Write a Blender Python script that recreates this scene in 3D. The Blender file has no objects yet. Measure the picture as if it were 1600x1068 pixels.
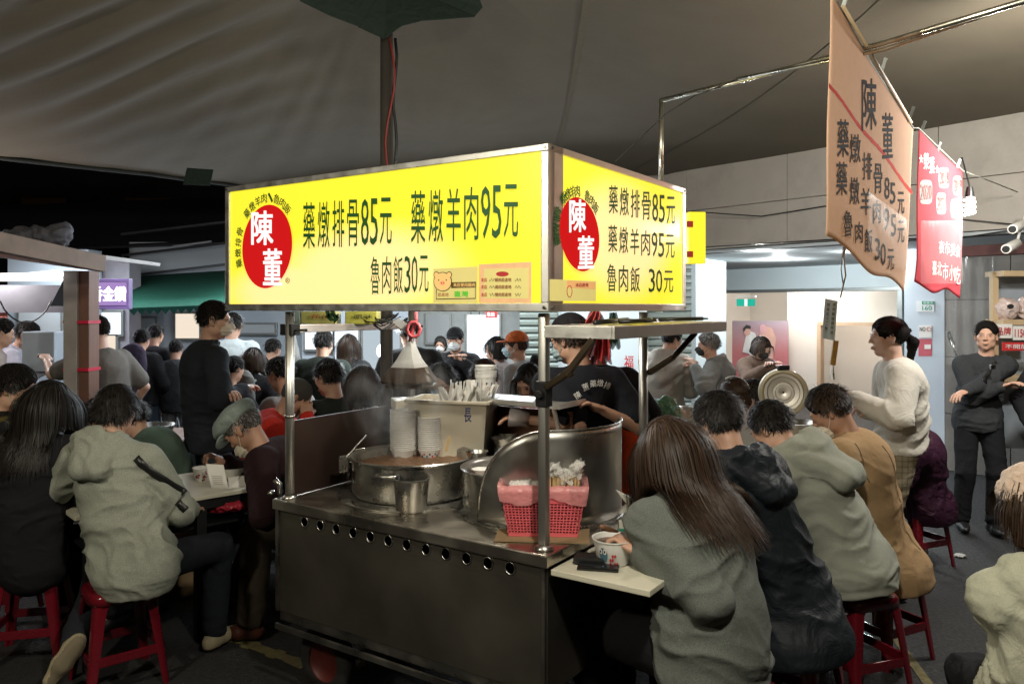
import bpy, bmesh, math, random
import numpy as np
from mathutils import Vector, Matrix
from mathutils.bvhtree import BVHTree
random.seed(7); rng = np.random.default_rng(7)
sc = bpy.context.scene
COL = sc.collection
PI = math.pi
CAMH, FPX, HZ = 1.72, 1225.0, 480.0

# ------------------------------------------------------------------ camera
cam_d = bpy.data.cameras.new('camera'); cam = bpy.data.objects.new('camera', cam_d); COL.objects.link(cam)
cam.location = (0, 0, CAMH); cam.rotation_euler = (PI/2, 0, 0)
cam_d.sensor_width = 36; cam_d.lens = FPX/1600*36; cam_d.shift_y = -(534-HZ)/1600
cam_d.clip_start = .05; cam_d.clip_end = 400
sc.camera = cam
cam_d.dof.use_dof = False
# ------------------------------------------------------------------ night sky
w = bpy.data.worlds.new('World'); sc.world = w; w.use_nodes = True
nt = w.node_tree; bg = nt.nodes['Background']
sky = nt.nodes.new('ShaderNodeTexSky'); sky.sky_type = 'NISHITA'; sky.sun_disc = False
sky.sun_elevation = math.radians(1.0); sky.sun_rotation = math.radians(200)
nt.links.new(sky.outputs[0], bg.inputs[0]); bg.inputs[1].default_value = .006
sc.view_settings.view_transform = 'Standard'; sc.view_settings.look = 'None'
sc.view_settings.exposure = .20; sc.view_settings.gamma = 1
sc.cycles.use_denoising = True
sc.cycles.max_bounces = 6; sc.cycles.diffuse_bounces = 3; sc.cycles.glossy_bounces = 3
sc.cycles.transmission_bounces = 4; sc.cycles.transparent_max_bounces = 8
sc.cycles.sample_clamp_indirect = 4
sc.cycles.caustics_reflective = False; sc.cycles.caustics_refractive = False

def lamp(name, loc, power, col=(1, .95, .88), r=.05, kind='POINT', rot=None, size=None):
    d = bpy.data.lights.new(name, kind); d.energy = power; d.color = col
    if kind == 'POINT' or kind == 'SPOT': d.shadow_soft_size = r
    if kind == 'AREA':
        d.shape = 'RECTANGLE'; d.size, d.size_y = size
    o = bpy.data.objects.new(name, d); COL.objects.link(o); o.location = loc
    if rot: o.rotation_euler = rot
    return o
# ------------------------------------------------------------------ lamps of the market and added lights
lamp('stall_lamp_light', (3.1, 4.2, 2.62), 150, (1, .97, .9), .07)        # the bare lamp whose glare enters the frame top right
lamp('spiral_bulb_light', (2.93, 5.0, 2.33), 42, (1, .97, .9), .06)
lamp('stall_lamp_light', (-2.5, .9, 2.75), 130, (1, .93, .74), .09)       # lamp of a neighbouring stall, out of view
lamp('stall_lamp_light', (.40, 1.05, 2.8), 150, (1, .95, .80), .09)  # unseen lamp, moved in close to brighten the peach banner and diners' backs
lamp('neighbour_tube_light', (-4.6, 6.5, 2.05), 34, (1, .93, .93), .12)
lamp('cart_bulb_light', (-.10, 3.45, 1.95), 20, (1, .93, .78), .05)
lamp('back_bulb_light', (-1.0, 6.2, 1.62), 30, (.85, .95, 1), .05)
lamp('shop_interior_light', (4.56, 13.0, 2.2), 95, (1, .96, .92), .2)
lamp('shop_interior_light', (5.2, 13.8, 2.25), 135, (1, .95, .90), .25)
lamp('downlight_light', (2.75, 8.75, 2.33), 60, (.93, .98, 1), .06)
lamp('downlight_light', (3.95, 8.85, 2.33), 60, (.93, .98, 1), .06)
lamp('downlight_light', (3.55, 10.4, 2.33), 110, (.93, .98, 1), .06)

for _x, _y, _e in ((-4.9, 8.6, 34), (-2.6, 8.9, 45), (-1.9, 6.6, 20), (-.6, 8.7, 45), (.6, 8.3, 40), (1.6, 7.4, 35)):   # unseen area lights added over the shopfronts, aimed down to spare the canopy
    lamp('added_shop_light', (_x, _y, 2.42), _e, (.88, .95, 1), kind='AREA', size=(1.1, .5))
lamp('wall_wash_light', (-1.5, 8.9, 2.3), 60, (.85, .93, 1), kind='AREA', rot=(math.radians(-62), 0, 0), size=(6., .3))

# ------------------------------------------------------------------ helpers
def P(px, py, Y): return Vector(((px-800)/FPX*Y, Y, CAMH-(py-HZ)/FPX*Y))
def G(px, py, z=0.): return P(px, py, (CAMH-z)*FPX/(py-HZ))
WM = {}
def tag(o, label=None, cat=None, group=None, kind=None):
    if label: o['label'] = label
    if cat: o['category'] = cat
    if group: o['group'] = group
    if kind: o['kind'] = kind
    return o
def thing(name, label, cat, loc=(0, 0, 0), rz=0., group=None):
    o = bpy.data.objects.new(name, None); COL.objects.link(o); o.empty_display_size = .1
    o.location = loc; o.rotation_euler = (0, 0, rz)
    WM[o.name] = Matrix.Translation(Vector(loc)) @ Matrix.Rotation(rz, 4, 'Z')
    return tag(o, label, cat, group)
def wm(o): return WM.get(o.name, Matrix.Identity(4)) if o else Matrix.Identity(4)

class MB:
    def __init__(s): s.v = []; s.f = []; s.m = []; s.cm = 0
    def mat(s, i): s.cm = i; return s
    def add(s, vs, fs, M=None):
        b = len(s.v)
        for p in vs:
            p = Vector(p); s.v.append(M @ p if M else p)
        for f in fs: s.f.append([b+i for i in f]); s.m.append(s.cm)
        return s
    def box(s, c, size, rz=0., M=None):
        c = Vector(c); hx, hy, hz = [a/2 for a in size]
        R = Matrix.Translation(c) @ Matrix.Rotation(rz, 4, 'Z')
        if M: R = M @ R
        vs = [(x, y, z) for z in (-hz, hz) for x, y in ((-hx, -hy), (hx, -hy), (hx, hy), (-hx, hy))]
        return s.add(vs, [(3, 2, 1, 0), (4, 5, 6, 7), (0, 1, 5, 4), (1, 2, 6, 5), (2, 3, 7, 6), (3, 0, 4, 7)], R)
    def bar(s, a, b, w, h, up=(0, 0, 1)):
        a = Vector(a); b = Vector(b); d = b-a; L = d.length; d.normalize(); up = Vector(up)
        sd = d.cross(up)
        if sd.length < 1e-4: sd = d.cross(Vector((1, 0, 0)))
        sd.normalize(); up = sd.cross(d)
        M = Matrix((( sd.x, d.x, up.x, a.x), (sd.y, d.y, up.y, a.y), (sd.z, d.z, up.z, a.z), (0, 0, 0, 1)))
        return s.box((0, L/2, 0), (w, L, h), M=M)
    def tube(s, pts, r, n=10, cap=True, closed=False):
        pts = [Vector(p) for p in pts]; m = len(pts)
        rs = r if isinstance(r, (list, tuple)) else [r]*m
        b = len(s.v); pn = None
        for i, p in enumerate(pts):
            if closed: t = pts[(i+1) % m]-pts[i-1]
            else: t = pts[min(i+1, m-1)]-pts[max(i-1, 0)]
            t.normalize()
            if pn is None:
                pn = t.cross(Vector((0, 0, 1)))
                if pn.length < .1: pn = t.cross(Vector((1, 0, 0)))
            pn = pn - t*pn.dot(t); pn.normalize(); q = t.cross(pn)
            for k in range(n):
                a = 2*PI*k/n; s.v.append(p+(pn*math.cos(a)+q*math.sin(a))*rs[i])
        for i in range(m if closed else m-1):
            j = (i+1) % m
            for k in range(n):
                s.f.append([b+i*n+k, b+i*n+(k+1) % n, b+j*n+(k+1) % n, b+j*n+k]); s.m.append(s.cm)
        if cap and not closed:
            s.f.append([b+k for k in range(n)][::-1]); s.m.append(s.cm)
            s.f.append([b+(m-1)*n+k for k in range(n)]); s.m.append(s.cm)
        return s
    def lathe(s, prof, c=(0, 0, 0), n=32, M=None, a0=0., a1=2*PI):
        full = abs(a1-a0-2*PI) < 1e-6; c = Vector(c); b = len(s.v); m = len(prof)
        nn = n if full else n+1
        for k in range(nn):
            a = a0+(a1-a0)*k/n
            for r, z in prof:
                p = c+Vector((r*math.cos(a), r*math.sin(a), z)); s.v.append(M @ p if M else p)
        for k in range(n):
            k2 = (k+1) % n if full else k+1
            for i in range(m-1):
                if prof[i] == prof[i+1]: continue
                s.f.append([b+k*m+i, b+k2*m+i, b+k2*m+i+1, b+k*m+i+1]); s.m.append(s.cm)
        return s
    def quad(s, a, b, c, d): return s.add([a, b, c, d], [(0, 1, 2, 3)])
    def grid(s, fn, nu, nv):
        b = len(s.v)
        for j in range(nv+1):
            for i in range(nu+1): s.v.append(Vector(fn(i/nu, j/nv)))
        for j in range(nv):
            for i in range(nu):
                k = b+j*(nu+1)+i; s.f.append([k, k+1, k+nu+2, k+nu+1]); s.m.append(s.cm)
        return s
    def build(s, name, mat, parent=None, local=False, smooth=False, bevel=0., solid=0., label=None, kind=None, weld=False):
        me = bpy.data.meshes.new(name)
        vs = s.v
        if not local and parent is not None:
            Mi = wm(parent).inverted(); vs = [Mi @ p for p in vs]
        me.from_pydata([tuple(p) for p in vs], [], s.f)
        mats = mat if isinstance(mat, (list, tuple)) else [mat]
        for m in mats: me.materials.append(m)
        if len(mats) > 1: me.polygons.foreach_set('material_index', s.m)
        if weld or bevel or solid:
            bm = bmesh.new(); bm.from_mesh(me)
            if weld: bmesh.ops.remove_doubles(bm, verts=bm.verts, dist=1e-4)
            if solid:
                bmesh.ops.recalc_face_normals(bm, faces=bm.faces)
                bmesh.ops.solidify(bm, geom=bm.faces[:], thickness=solid)
            if bevel:
                es = [e for e in bm.edges if len(e.link_faces) == 2 and e.calc_face_angle(0) > .5]
                bmesh.ops.bevel(bm, geom=es, offset=bevel, segments=2, profile=.6, affect='EDGES', clamp_overlap=True)
            bm.to_mesh(me); bm.free()
        me.polygons.foreach_set('use_smooth', [bool(smooth)]*len(me.polygons))
        if smooth == 'auto' or (smooth and bevel): me.set_sharp_from_angle(angle=.7)
        me.update()
        o = bpy.data.objects.new(name, me); COL.objects.link(o)
        if parent is not None:
            o.parent = parent; WM[o.name] = wm(parent).copy()
        else: WM[o.name] = Matrix.Identity(4)
        if label: o['label'] = label
        if kind: o['kind'] = kind
        return o
def copy_tree(o, parent=None):
    c = o.copy(); COL.objects.link(c); c.parent = parent; WM[c.name] = wm(o).copy()
    for ch in o.children: copy_tree(ch, c)
    return c

# ------------------------------------------------------------------ materials
MATS = {}
def mat(name, col, rough=.6, metal=0., var=.12, vs=8., bump=0., bs=60., emit=None, es=0., trans=0., alpha=1., coat=0., rvar=0., sheen=0., aniso=None, spec=.5, dirt=0.):
    if name in MATS: return MATS[name]
    m = bpy.data.materials.new(name); m.use_nodes = True; MATS[name] = m
    n = m.node_tree; b = n.nodes['Principled BSDF']; L = n.links.new
    tc = n.nodes.new('ShaderNodeTexCoord'); mp = n.nodes.new('ShaderNodeMapping'); L(tc.outputs['Object'], mp.inputs[0])
    if aniso: mp.inputs['Scale'].default_value = aniso
    c4 = (*col, 1)
    if var:
        nz = n.nodes.new('ShaderNodeTexNoise'); nz.inputs['Scale'].default_value = vs; nz.inputs['Detail'].default_value = 5
        L(mp.outputs[0], nz.inputs['Vector'])
        mx = n.nodes.new('ShaderNodeMix'); mx.data_type = 'RGBA'; mx.inputs[6].default_value = tuple(max(0, a*(1-var*1.6)) for a in col)+(1,)
        mx.inputs[7].default_value = tuple(min(1, a*(1+var*1.6)) for a in col)+(1,); L(nz.outputs[0], mx.inputs[0])
        out = mx.outputs[2]
        if dirt:
            nd = n.nodes.new('ShaderNodeTexNoise'); nd.inputs['Scale'].default_value = 2.3; nd.inputs['Detail'].default_value = 8; nd.inputs['Roughness'].default_value = .7
            L(tc.outputs['Object'], nd.inputs['Vector'])
            rp = n.nodes.new('ShaderNodeMapRange'); rp.inputs[1].default_value = .48; rp.inputs[2].default_value = .72; rp.inputs[4].default_value = dirt; L(nd.outputs[0], rp.inputs[0])
            m2 = n.nodes.new('ShaderNodeMix'); m2.data_type = 'RGBA'; m2.inputs[7].default_value = (.05, .045, .035, 1); L(out, m2.inputs[6]); L(rp.outputs[0], m2.inputs[0]); out = m2.outputs[2]
        L(out, b.inputs['Base Color'])
    else: b.inputs['Base Color'].default_value = c4
    b.inputs['Roughness'].default_value = rough; b.inputs['Metallic'].default_value = metal
    b.inputs['Specular IOR Level'].default_value = spec
    if rvar:
        nr = n.nodes.new('ShaderNodeTexNoise'); nr.inputs['Scale'].default_value = vs*1.7; nr.inputs['Detail'].default_value = 6; L(mp.outputs[0], nr.inputs['Vector'])
        mr = n.nodes.new('ShaderNodeMapRange'); mr.inputs[3].default_value = max(.03, rough-rvar); mr.inputs[4].default_value = min(1, rough+rvar); mr.inputs[1].default_value = .3; mr.inputs[2].default_value = .7
        L(nr.outputs[0], mr.inputs[0]); L(mr.outputs[0], b.inputs['Roughness'])
    if bump:
        nb = n.nodes.new('ShaderNodeTexNoise'); nb.inputs['Scale'].default_value = bs; nb.inputs['Detail'].default_value = 4; L(mp.outputs[0], nb.inputs['Vector'])
        bp = n.nodes.new('ShaderNodeBump'); bp.inputs['Strength'].default_value = bump; bp.inputs['Distance'].default_value = .01; L(nb.outputs[0], bp.inputs['Height']); L(bp.outputs[0], b.inputs['Normal'])
    if emit: b.inputs['Emission Color'].default_value = (*emit, 1); b.inputs['Emission Strength'].default_value = es
    if trans: b.inputs['Transmission Weight'].default_value = trans
    if alpha < 1: b.inputs['Alpha'].default_value = alpha
    if coat: b.inputs['Coat Weight'].default_value = coat; b.inputs['Coat Roughness'].default_value = .15
    if sheen: b.inputs['Sheen Weight'].default_value = sheen; b.inputs['Sheen Roughness'].default_value = .5
    return m
def cloth(name, col, var=.10, vs=120., bump=.28, rough=.92, sheen=0., transl=0.):
    if name in MATS: return MATS[name]
    m = mat(name, col, rough=rough, var=var, vs=vs, sheen=sheen, spec=.18)
    n = m.node_tree; b = n.nodes['Principled BSDF']; L = n.links.new; tc = [x for x in n.nodes if x.type == 'TEX_COORD'][0]
    n1 = n.nodes.new('ShaderNodeTexNoise'); n1.inputs['Scale'].default_value = 9; n1.inputs['Detail'].default_value = 3; n1.inputs['Distortion'].default_value = 1.2
    n2 = n.nodes.new('ShaderNodeTexNoise'); n2.inputs['Scale'].default_value = 260; n2.inputs['Detail'].default_value = 2
    L(tc.outputs['Object'], n1.inputs['Vector']); L(tc.outputs['Object'], n2.inputs['Vector'])
    b1 = n.nodes.new('ShaderNodeBump'); b1.inputs['Strength'].default_value = bump; b1.inputs['Distance'].default_value = .03
    b2 = n.nodes.new('ShaderNodeBump'); b2.inputs['Strength'].default_value = .25; b2.inputs['Distance'].default_value = .003
    L(n1.outputs[0], b1.inputs['Height']); L(n2.outputs[0], b2.inputs['Height']); L(b1.outputs[0], b2.inputs['Normal']); L(b2.outputs[0], b.inputs['Normal'])
    if transl:
        t = n.nodes.new('ShaderNodeBsdfTranslucent'); mx = n.nodes.new('ShaderNodeMixShader'); mx.inputs[0].default_value = transl; o = [x for x in n.nodes if x.type == 'OUTPUT_MATERIAL'][0]
        L(b.inputs['Base Color'].links[0].from_socket, t.inputs[0]); L(b.outputs[0], mx.inputs[1]); L(t.outputs[0], mx.inputs[2]); L(mx.outputs[0], o.inputs[0])
    return m
def plaid(name, base, stripe, scale=9., width=.25):
    if name in MATS: return MATS[name]
    m = cloth(name, base); n = m.node_tree; b = n.nodes['Principled BSDF']; L = n.links.new
    tc = [x for x in n.nodes if x.type == 'TEX_COORD'][0]
    sx = n.nodes.new('ShaderNodeSeparateXYZ'); L(tc.outputs['Object'], sx.inputs[0])
    outs = []
    for k in (0, 2):
        a = n.nodes.new('ShaderNodeMath'); a.operation = 'MULTIPLY'; a.inputs[1].default_value = scale
        s_ = n.nodes.new('ShaderNodeMath'); s_.operation = 'FRACT'
        c = n.nodes.new('ShaderNodeMath'); c.operation = 'LESS_THAN'; c.inputs[1].default_value = width
        L(sx.outputs[k], a.inputs[0]); L(a.outputs[0], s_.inputs[0]); L(s_.outputs[0], c.inputs[0]); outs.append(c)
    ad = n.nodes.new('ShaderNodeMath'); ad.operation = 'ADD'; L(outs[0].outputs[0], ad.inputs[0]); L(outs[1].outputs[0], ad.inputs[1])
    h = n.nodes.new('ShaderNodeMath'); h.operation = 'MULTIPLY'; h.inputs[1].default_value = .5; L(ad.outputs[0], h.inputs[0])
    mx = n.nodes.new('ShaderNodeMix'); mx.data_type = 'RGBA'; mx.inputs[6].default_value = (*base, 1); mx.inputs[7].default_value = (*stripe, 1)
    L(h.outputs[0], mx.inputs[0]); L(mx.outputs[2], b.inputs['Base Color'])
    return m
def emis(name, col, s):
    if name in MATS: return MATS[name]
    m = bpy.data.materials.new(name); m.use_nodes = True; n = m.node_tree; n.nodes.clear(); MATS[name] = m
    e = n.nodes.new('ShaderNodeEmission'); e.inputs[0].default_value = (*col, 1); e.inputs[1].default_value = s
    o = n.nodes.new('ShaderNodeOutputMaterial'); n.links.new(e.outputs[0], o.inputs[0]); return m

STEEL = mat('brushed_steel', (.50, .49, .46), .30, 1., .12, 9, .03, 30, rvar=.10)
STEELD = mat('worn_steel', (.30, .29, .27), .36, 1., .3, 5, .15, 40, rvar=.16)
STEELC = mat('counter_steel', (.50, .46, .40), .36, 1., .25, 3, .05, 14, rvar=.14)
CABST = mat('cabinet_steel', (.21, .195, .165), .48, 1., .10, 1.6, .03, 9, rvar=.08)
ALU = mat('aluminium_frame', (.74, .73, .70), .42, 1., .05, 12, .04, 40, rvar=.08)
BLACKM = mat('black_metal', (.012, .012, .013), .5, .3, .1, 10)
BLACKP = mat('black_plastic', (.012, .012, .012), .38, 0, .1, 10)
WHITEP = mat('white_plastic', (.72, .70, .64), .4, 0, .06, 10)
PAPER = mat('paper_white', (.72, .70, .66), .75, 0, .05, 20)
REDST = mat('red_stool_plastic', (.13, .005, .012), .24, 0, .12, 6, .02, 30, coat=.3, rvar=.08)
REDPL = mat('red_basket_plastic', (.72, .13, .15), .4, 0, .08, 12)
DARKIN = mat('dark_void', (.004, .004, .004), .9, 0, 0)
SKIN = mat('skin', (.50, .29, .20), .5, 0, .08, 30, .1, 300)
SKIN2 = mat('skin_tan', (.36, .19, .12), .5, 0, .1, 30, .1, 300)
SKIN3 = mat('skin_pale', (.60, .39, .30), .5, 0, .06, 30, .1, 300)
LIP = mat('lip', (.36, .16, .12), .45, 0, 0)
EYEW = mat('eye_white', (.38, .34, .31), .2, 0, 0)
EYED = mat('eye_dark', (.01, .006, .004), .15, 0, 0)
def hairmat(name, col, rough=.38):
    m = mat(name, col, rough+.14, 0, .35, 60, 0, 200, aniso=(1, 1, .15), spec=.35); n = m.node_tree; L = n.links.new; b = n.nodes['Principled BSDF']
    g = n.nodes.new('ShaderNodeNewGeometry'); mx = n.nodes.new('ShaderNodeMix'); mx.data_type = 'RGBA'; r = n.nodes.new('ShaderNodeMapRange'); r.inputs[1].default_value = .35; r.inputs[2].default_value = 1.; r.inputs[4].default_value = .75
    src = b.inputs['Base Color'].links[0].from_socket; L(g.outputs['Random Per Island'], r.inputs[0]); L(r.outputs[0], mx.inputs[0]); L(src, mx.inputs[6]); mx.inputs[7].default_value = tuple(min(1, c*2.3+.004) for c in col)+(1,); L(mx.outputs[2], b.inputs['Base Color'])
    return m
HMATTE = mat('hair_matte_dark', (.007, .006, .005), .85, 0, 0, spec=.1)
HMATTB = mat('hair_matte_brown', (.028, .014, .008), .85, 0, 0, spec=.1); HMATTG = mat('hair_matte_grey', (.07, .065, .06), .85, 0, 0, spec=.1)
HBLACK = hairmat('hair_black', (.010, .008, .007)); HBROWN = hairmat('hair_brown', (.030, .016, .009)); HGREY = hairmat('hair_grey', (.16, .15, .14)); HDBR = hairmat('hair_dark_brown', (.026, .014, .008))

# ------------------------------------------------------------------ text
GLY = {}
def text_mesh(s, bold=0., extrude=.0):
    if s not in GLY:
        c = bpy.data.curves.new('t', 'FONT'); c.body = s; c.size = 1; c.align_x = 'LEFT'; c.resolution_u = 2
        o = bpy.data.objects.new('t', c); COL.objects.link(o)
        dg = bpy.context.evaluated_depsgraph_get()
        me = bpy.data.meshes.new_from_object(o.evaluated_get(dg))
        bpy.data.objects.remove(o); bpy.data.curves.remove(c)
        n = len(me.vertices); co = np.zeros(n*3, 'f'); me.vertices.foreach_get('co', co); co = co.reshape(-1, 3)
        GLY[s] = (co, [list(p.vertices) for p in me.polygons]); bpy.data.meshes.remove(me)
    return GLY[s]
for _w in list('藥燉排骨85元羊肉9魯飯30陳董臺灣市小吃榮獲夜美食北★現煮湯營業至十二點福')+['160', '街夜市', 'NO', '品牌', '1150', '不開放', '串燒', '香金鑽', '®', '本店使用豬肉', '原產地', '本店', '豬肉原產地', '本店產地', '長', '花生', '原味', '2018', '2019', '2020', '2021', '2022', '、']: text_mesh(_w)
def fit_text(s, org, right, up, nrm, s0, s1, t0, t1, material, parent, name='lettering', bold=.01, lift=.003, warp=None, mb=None):
    co, fs = text_mesh(s, bold)
    if not len(co): return None
    lo = co.min(0); hi = co.max(0); q = (co-lo)/np.maximum(hi-lo, 1e-6)
    m = mb or MB(); ew = abs(s1-s0); eh = abs(t1-t0); b_ = bold*min(ew, eh*.8)*.9 if len(s) == 1 else bold*eh*.5
    sh = [(0, 0)] if bold < .006 else [(-1, -.6), (1, -.6), (-1, .6), (1, .6), (0, 0)]
    for i, (dx, dy) in enumerate(sh):
        off = right*dx*b_+up*dy*b_+nrm*(lift+.00022*i); w_ = s1-s0; h_ = t1-t0
        m.add([org+right*(s0+w_*a[0])+up*(t0+h_*a[1])+off for a in q], fs)
    if mb: return None
    return m.build(name, material, parent)

# ------------------------------------------------------------------ implicit surfaces
def _hash(ix, iy, iz, seed):
    h = (ix*374761393+iy*668265263+iz*2147483647+seed*974634777) & 0xffffffff
    h = ((h ^ (h >> 13))*1274126177) & 0xffffffff
    return ((h ^ (h >> 16)) & 0xffff)/65535.0
def vnoise(p, seed=0):
    p = np.asarray(p, dtype=np.float64); i = np.floor(p).astype(np.int64); f = p-i; f = f*f*(3-2*f)
    r = 0
    for dx in (0, 1):
        for dy in (0, 1):
            for dz in (0, 1):
                wt = (f[:, 0] if dx else 1-f[:, 0])*(f[:, 1] if dy else 1-f[:, 1])*(f[:, 2] if dz else 1-f[:, 2])
                r = r+wt*_hash(i[:, 0]+dx, i[:, 1]+dy, i[:, 2]+dz, seed)
    return r*2-1
def V3(a): return np.array(a, dtype=np.float64)
def rc(a, b, ra, rb, n=None, s=1.):
    a = V3(a); b = V3(b); ab = b-a; L2 = max(ab@ab, 1e-9)
    if n is not None: n = V3(n); n = n/np.linalg.norm(n)
    abn = ab@n if n is not None else 0.
    def f(p):
        q = p-a; dp = q@ab; t = np.clip(dp/L2, 0, 1); l2 = np.einsum('ij,ij->i', q, q)-2*t*dp+t*t*L2
        if n is not None: qn = q@n-t*abn; l2 = l2+qn*qn*(1/(s*s)-1)
        return np.sqrt(np.maximum(l2, 0))-(ra+(rb-ra)*t)
    return f
def el(c, r, R=None):
    c = V3(c); r = V3(r)
    def f(p):
        q = p-c
        if R is not None: q = q@R
        k0 = np.sqrt(((q/r)**2).sum(1)); k1 = np.sqrt(((q/(r*r))**2).sum(1))
        return k0*(k0-1)/np.maximum(k1, 1e-6)
    return f
def hs(c, n):   # solid on the side against n
    c = V3(c); n = V3(n); n = n/np.linalg.norm(n)
    return lambda p: (p-c)@n
def smin(a, b, k):
    if k <= 0: return np.minimum(a, b)
    h = np.clip(.5+.5*(b-a)/k, 0, 1); return b+(a-b)*h-k*h*(1-h)
class SDF:
    def __init__(s): s.ops = []
    def u(s, f, k=.02): s.ops.append(('u', f, k)); return s
    def d(s, f, k=.01): s.ops.append(('d', f, k)); return s
    def i(s, f, k=.01): s.ops.append(('i', f, k)); return s
    def __call__(s, p):
        v = None
        for op, f, k in s.ops:
            x = f(p)
            if v is None: v = x
            elif op == 'u': v = smin(v, x, k)
            elif op == 'd': v = -smin(-v, x, k)
            else: v = -smin(-v, -x, k)
        return v
def snet(f, lo, hi, h):
    lo = V3(lo)-h*1.5; hi = V3(hi)+h*1.5; B = 4
    nb = np.maximum(np.ceil((hi-lo)/(h*B)).astype(int), 1); n = nb*B
    bx = [lo[k]+h*(B*np.arange(nb[k])+(B-1)/2) for k in range(3)]
    X, Y, Z = np.meshgrid(*bx, indexing='ij')
    dc = f(np.stack([X.ravel(), Y.ravel(), Z.ravel()], 1))
    d = np.repeat(np.repeat(np.repeat(dc.reshape(nb), B, 0), B, 1), B, 2)
    ab = np.argwhere(np.abs(dc.reshape(nb)) < h*B*1.75)
    oo = np.stack(np.meshgrid(*[np.arange(B)]*3, indexing='ij'), -1).reshape(-1, 3)
    ii = (ab[:, None, :]*B+oo[None]).reshape(-1, 3)
    if len(ii): d[ii[:, 0], ii[:, 1], ii[:, 2]] = f(lo+h*ii)
    d[0] = d[-1] = 1; d[:, 0] = d[:, -1] = 1; d[:, :, 0] = d[:, :, -1] = 1
    sg = d < 0
    nx, ny, nz = n-1
    cor = [(i, j, k) for i in (0, 1) for j in (0, 1) for k in (0, 1)]
    any_ = np.zeros((nx, ny, nz), bool); all_ = np.ones((nx, ny, nz), bool)
    for i, j, k in cor:
        s_ = sg[i:i+nx, j:j+ny, k:k+nz]; any_ |= s_; all_ &= s_
    act = any_ & ~all_
    ijk = np.argwhere(act); idx = -np.ones((nx, ny, nz), dtype=np.int64); idx[act] = np.arange(len(ijk))
    cv = [d[ijk[:, 0]+i, ijk[:, 1]+j, ijk[:, 2]+k] for i, j, k in cor]
    acc = np.zeros((len(ijk), 3)); cnt = np.zeros(len(ijk))
    for a in range(8):
        for b in range(a+1, 8):
            A, B_ = cor[a], cor[b]
            if sum(abs(A[q]-B_[q]) for q in range(3)) != 1: continue
            da, db = cv[a], cv[b]; ch = (da < 0) != (db < 0); t = np.where(ch, da/np.where(ch, da-db, 1), 0); cnt += ch
            for q in range(3): acc[:, q] += ch*(A[q]+(B_[q]-A[q])*t)
    verts = lo+h*(ijk+acc/np.maximum(cnt, 1)[:, None])
    quads = []
    for axn in range(3):
        o1, o2 = [(1, 2), (2, 0), (0, 1)][axn]
        sl = [slice(1, n[q]-1) for q in range(3)]; sl[axn] = slice(0, n[axn]-1)
        s0 = sg[tuple(sl)]; sl2 = list(sl); sl2[axn] = slice(1, n[axn]); s1 = sg[tuple(sl2)]
        ch = np.argwhere(s0 != s1)
        if not len(ch): continue
        base = ch.copy()
        for q in range(3):
            if q != axn: base[:, q] += 1
        dirn = s0[tuple(ch.T)]
        def cell(d1, d2):
            c = base.copy(); c[:, o1] -= d1; c[:, o2] -= d2
            return idx[c[:, 0], c[:, 1], c[:, 2]]
        qd = np.stack([cell(1, 1), cell(0, 1), cell(0, 0), cell(1, 0)], 1)
        qd[~dirn] = qd[~dirn][:, ::-1]
        quads.append(qd)
    q = np.concatenate(quads) if quads else np.zeros((0, 4), int)
    q = q[(q >= 0).all(1)]
    return verts, q
def vnormals(v, q):
    a = v[q[:, 0]]; b = v[q[:, 1]]; c = v[q[:, 2]]; d = v[q[:, 3]]
    fn = np.cross(c-a, d-b); n = np.zeros_like(v)
    for k in range(4): np.add.at(n, q[:, k], fn)
    return n/np.maximum(np.linalg.norm(n, axis=1, keepdims=True), 1e-9)
def np_obj(name, parts, mats, parent=None, smooth=True, label=None, kind=None):
    """parts: list of (verts, faces ndarray (n,k), material index)"""
    base = 0; V = []; loops = []; tot = []; mi = []
    for v, f, m in parts:
        if len(f) == 0: continue
        V.append(v); loops.append((f+base).ravel()); tot.append(np.full(len(f), f.shape[1])); mi.append(np.full(len(f), m)); base += len(v)
    V = np.concatenate(V); loops = np.concatenate(loops).astype(np.int32); tot = np.concatenate(tot).astype(np.int32); mi = np.concatenate(mi).astype(np.int32)
    if parent is not None:
        Mi = np.array(wm(parent).inverted()); V = V@Mi[:3, :3].T+Mi[:3, 3]
    me = bpy.data.meshes.new(name); me.vertices.add(len(V)); me.vertices.foreach_set('co', V.astype('f').ravel())
    me.loops.add(len(loops)); me.loops.foreach_set('vertex_index', loops)
    me.polygons.add(len(tot)); st = np.concatenate([[0], np.cumsum(tot)[:-1]]).astype(np.int32)
    me.polygons.foreach_set('loop_start', st); me.polygons.foreach_set('loop_total', tot)
    for m in mats: me.materials.append(m)
    me.polygons.foreach_set('material_index', mi); me.polygons.foreach_set('use_smooth', np.full(len(tot), smooth))
    me.update(calc_edges=True); me.validate()
    o = bpy.data.objects.new(name, me); COL.objects.link(o)
    if parent is not None: o.parent = parent; WM[o.name] = wm(parent).copy()
    if label: o['label'] = label
    if kind: o['kind'] = kind
    return o
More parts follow.
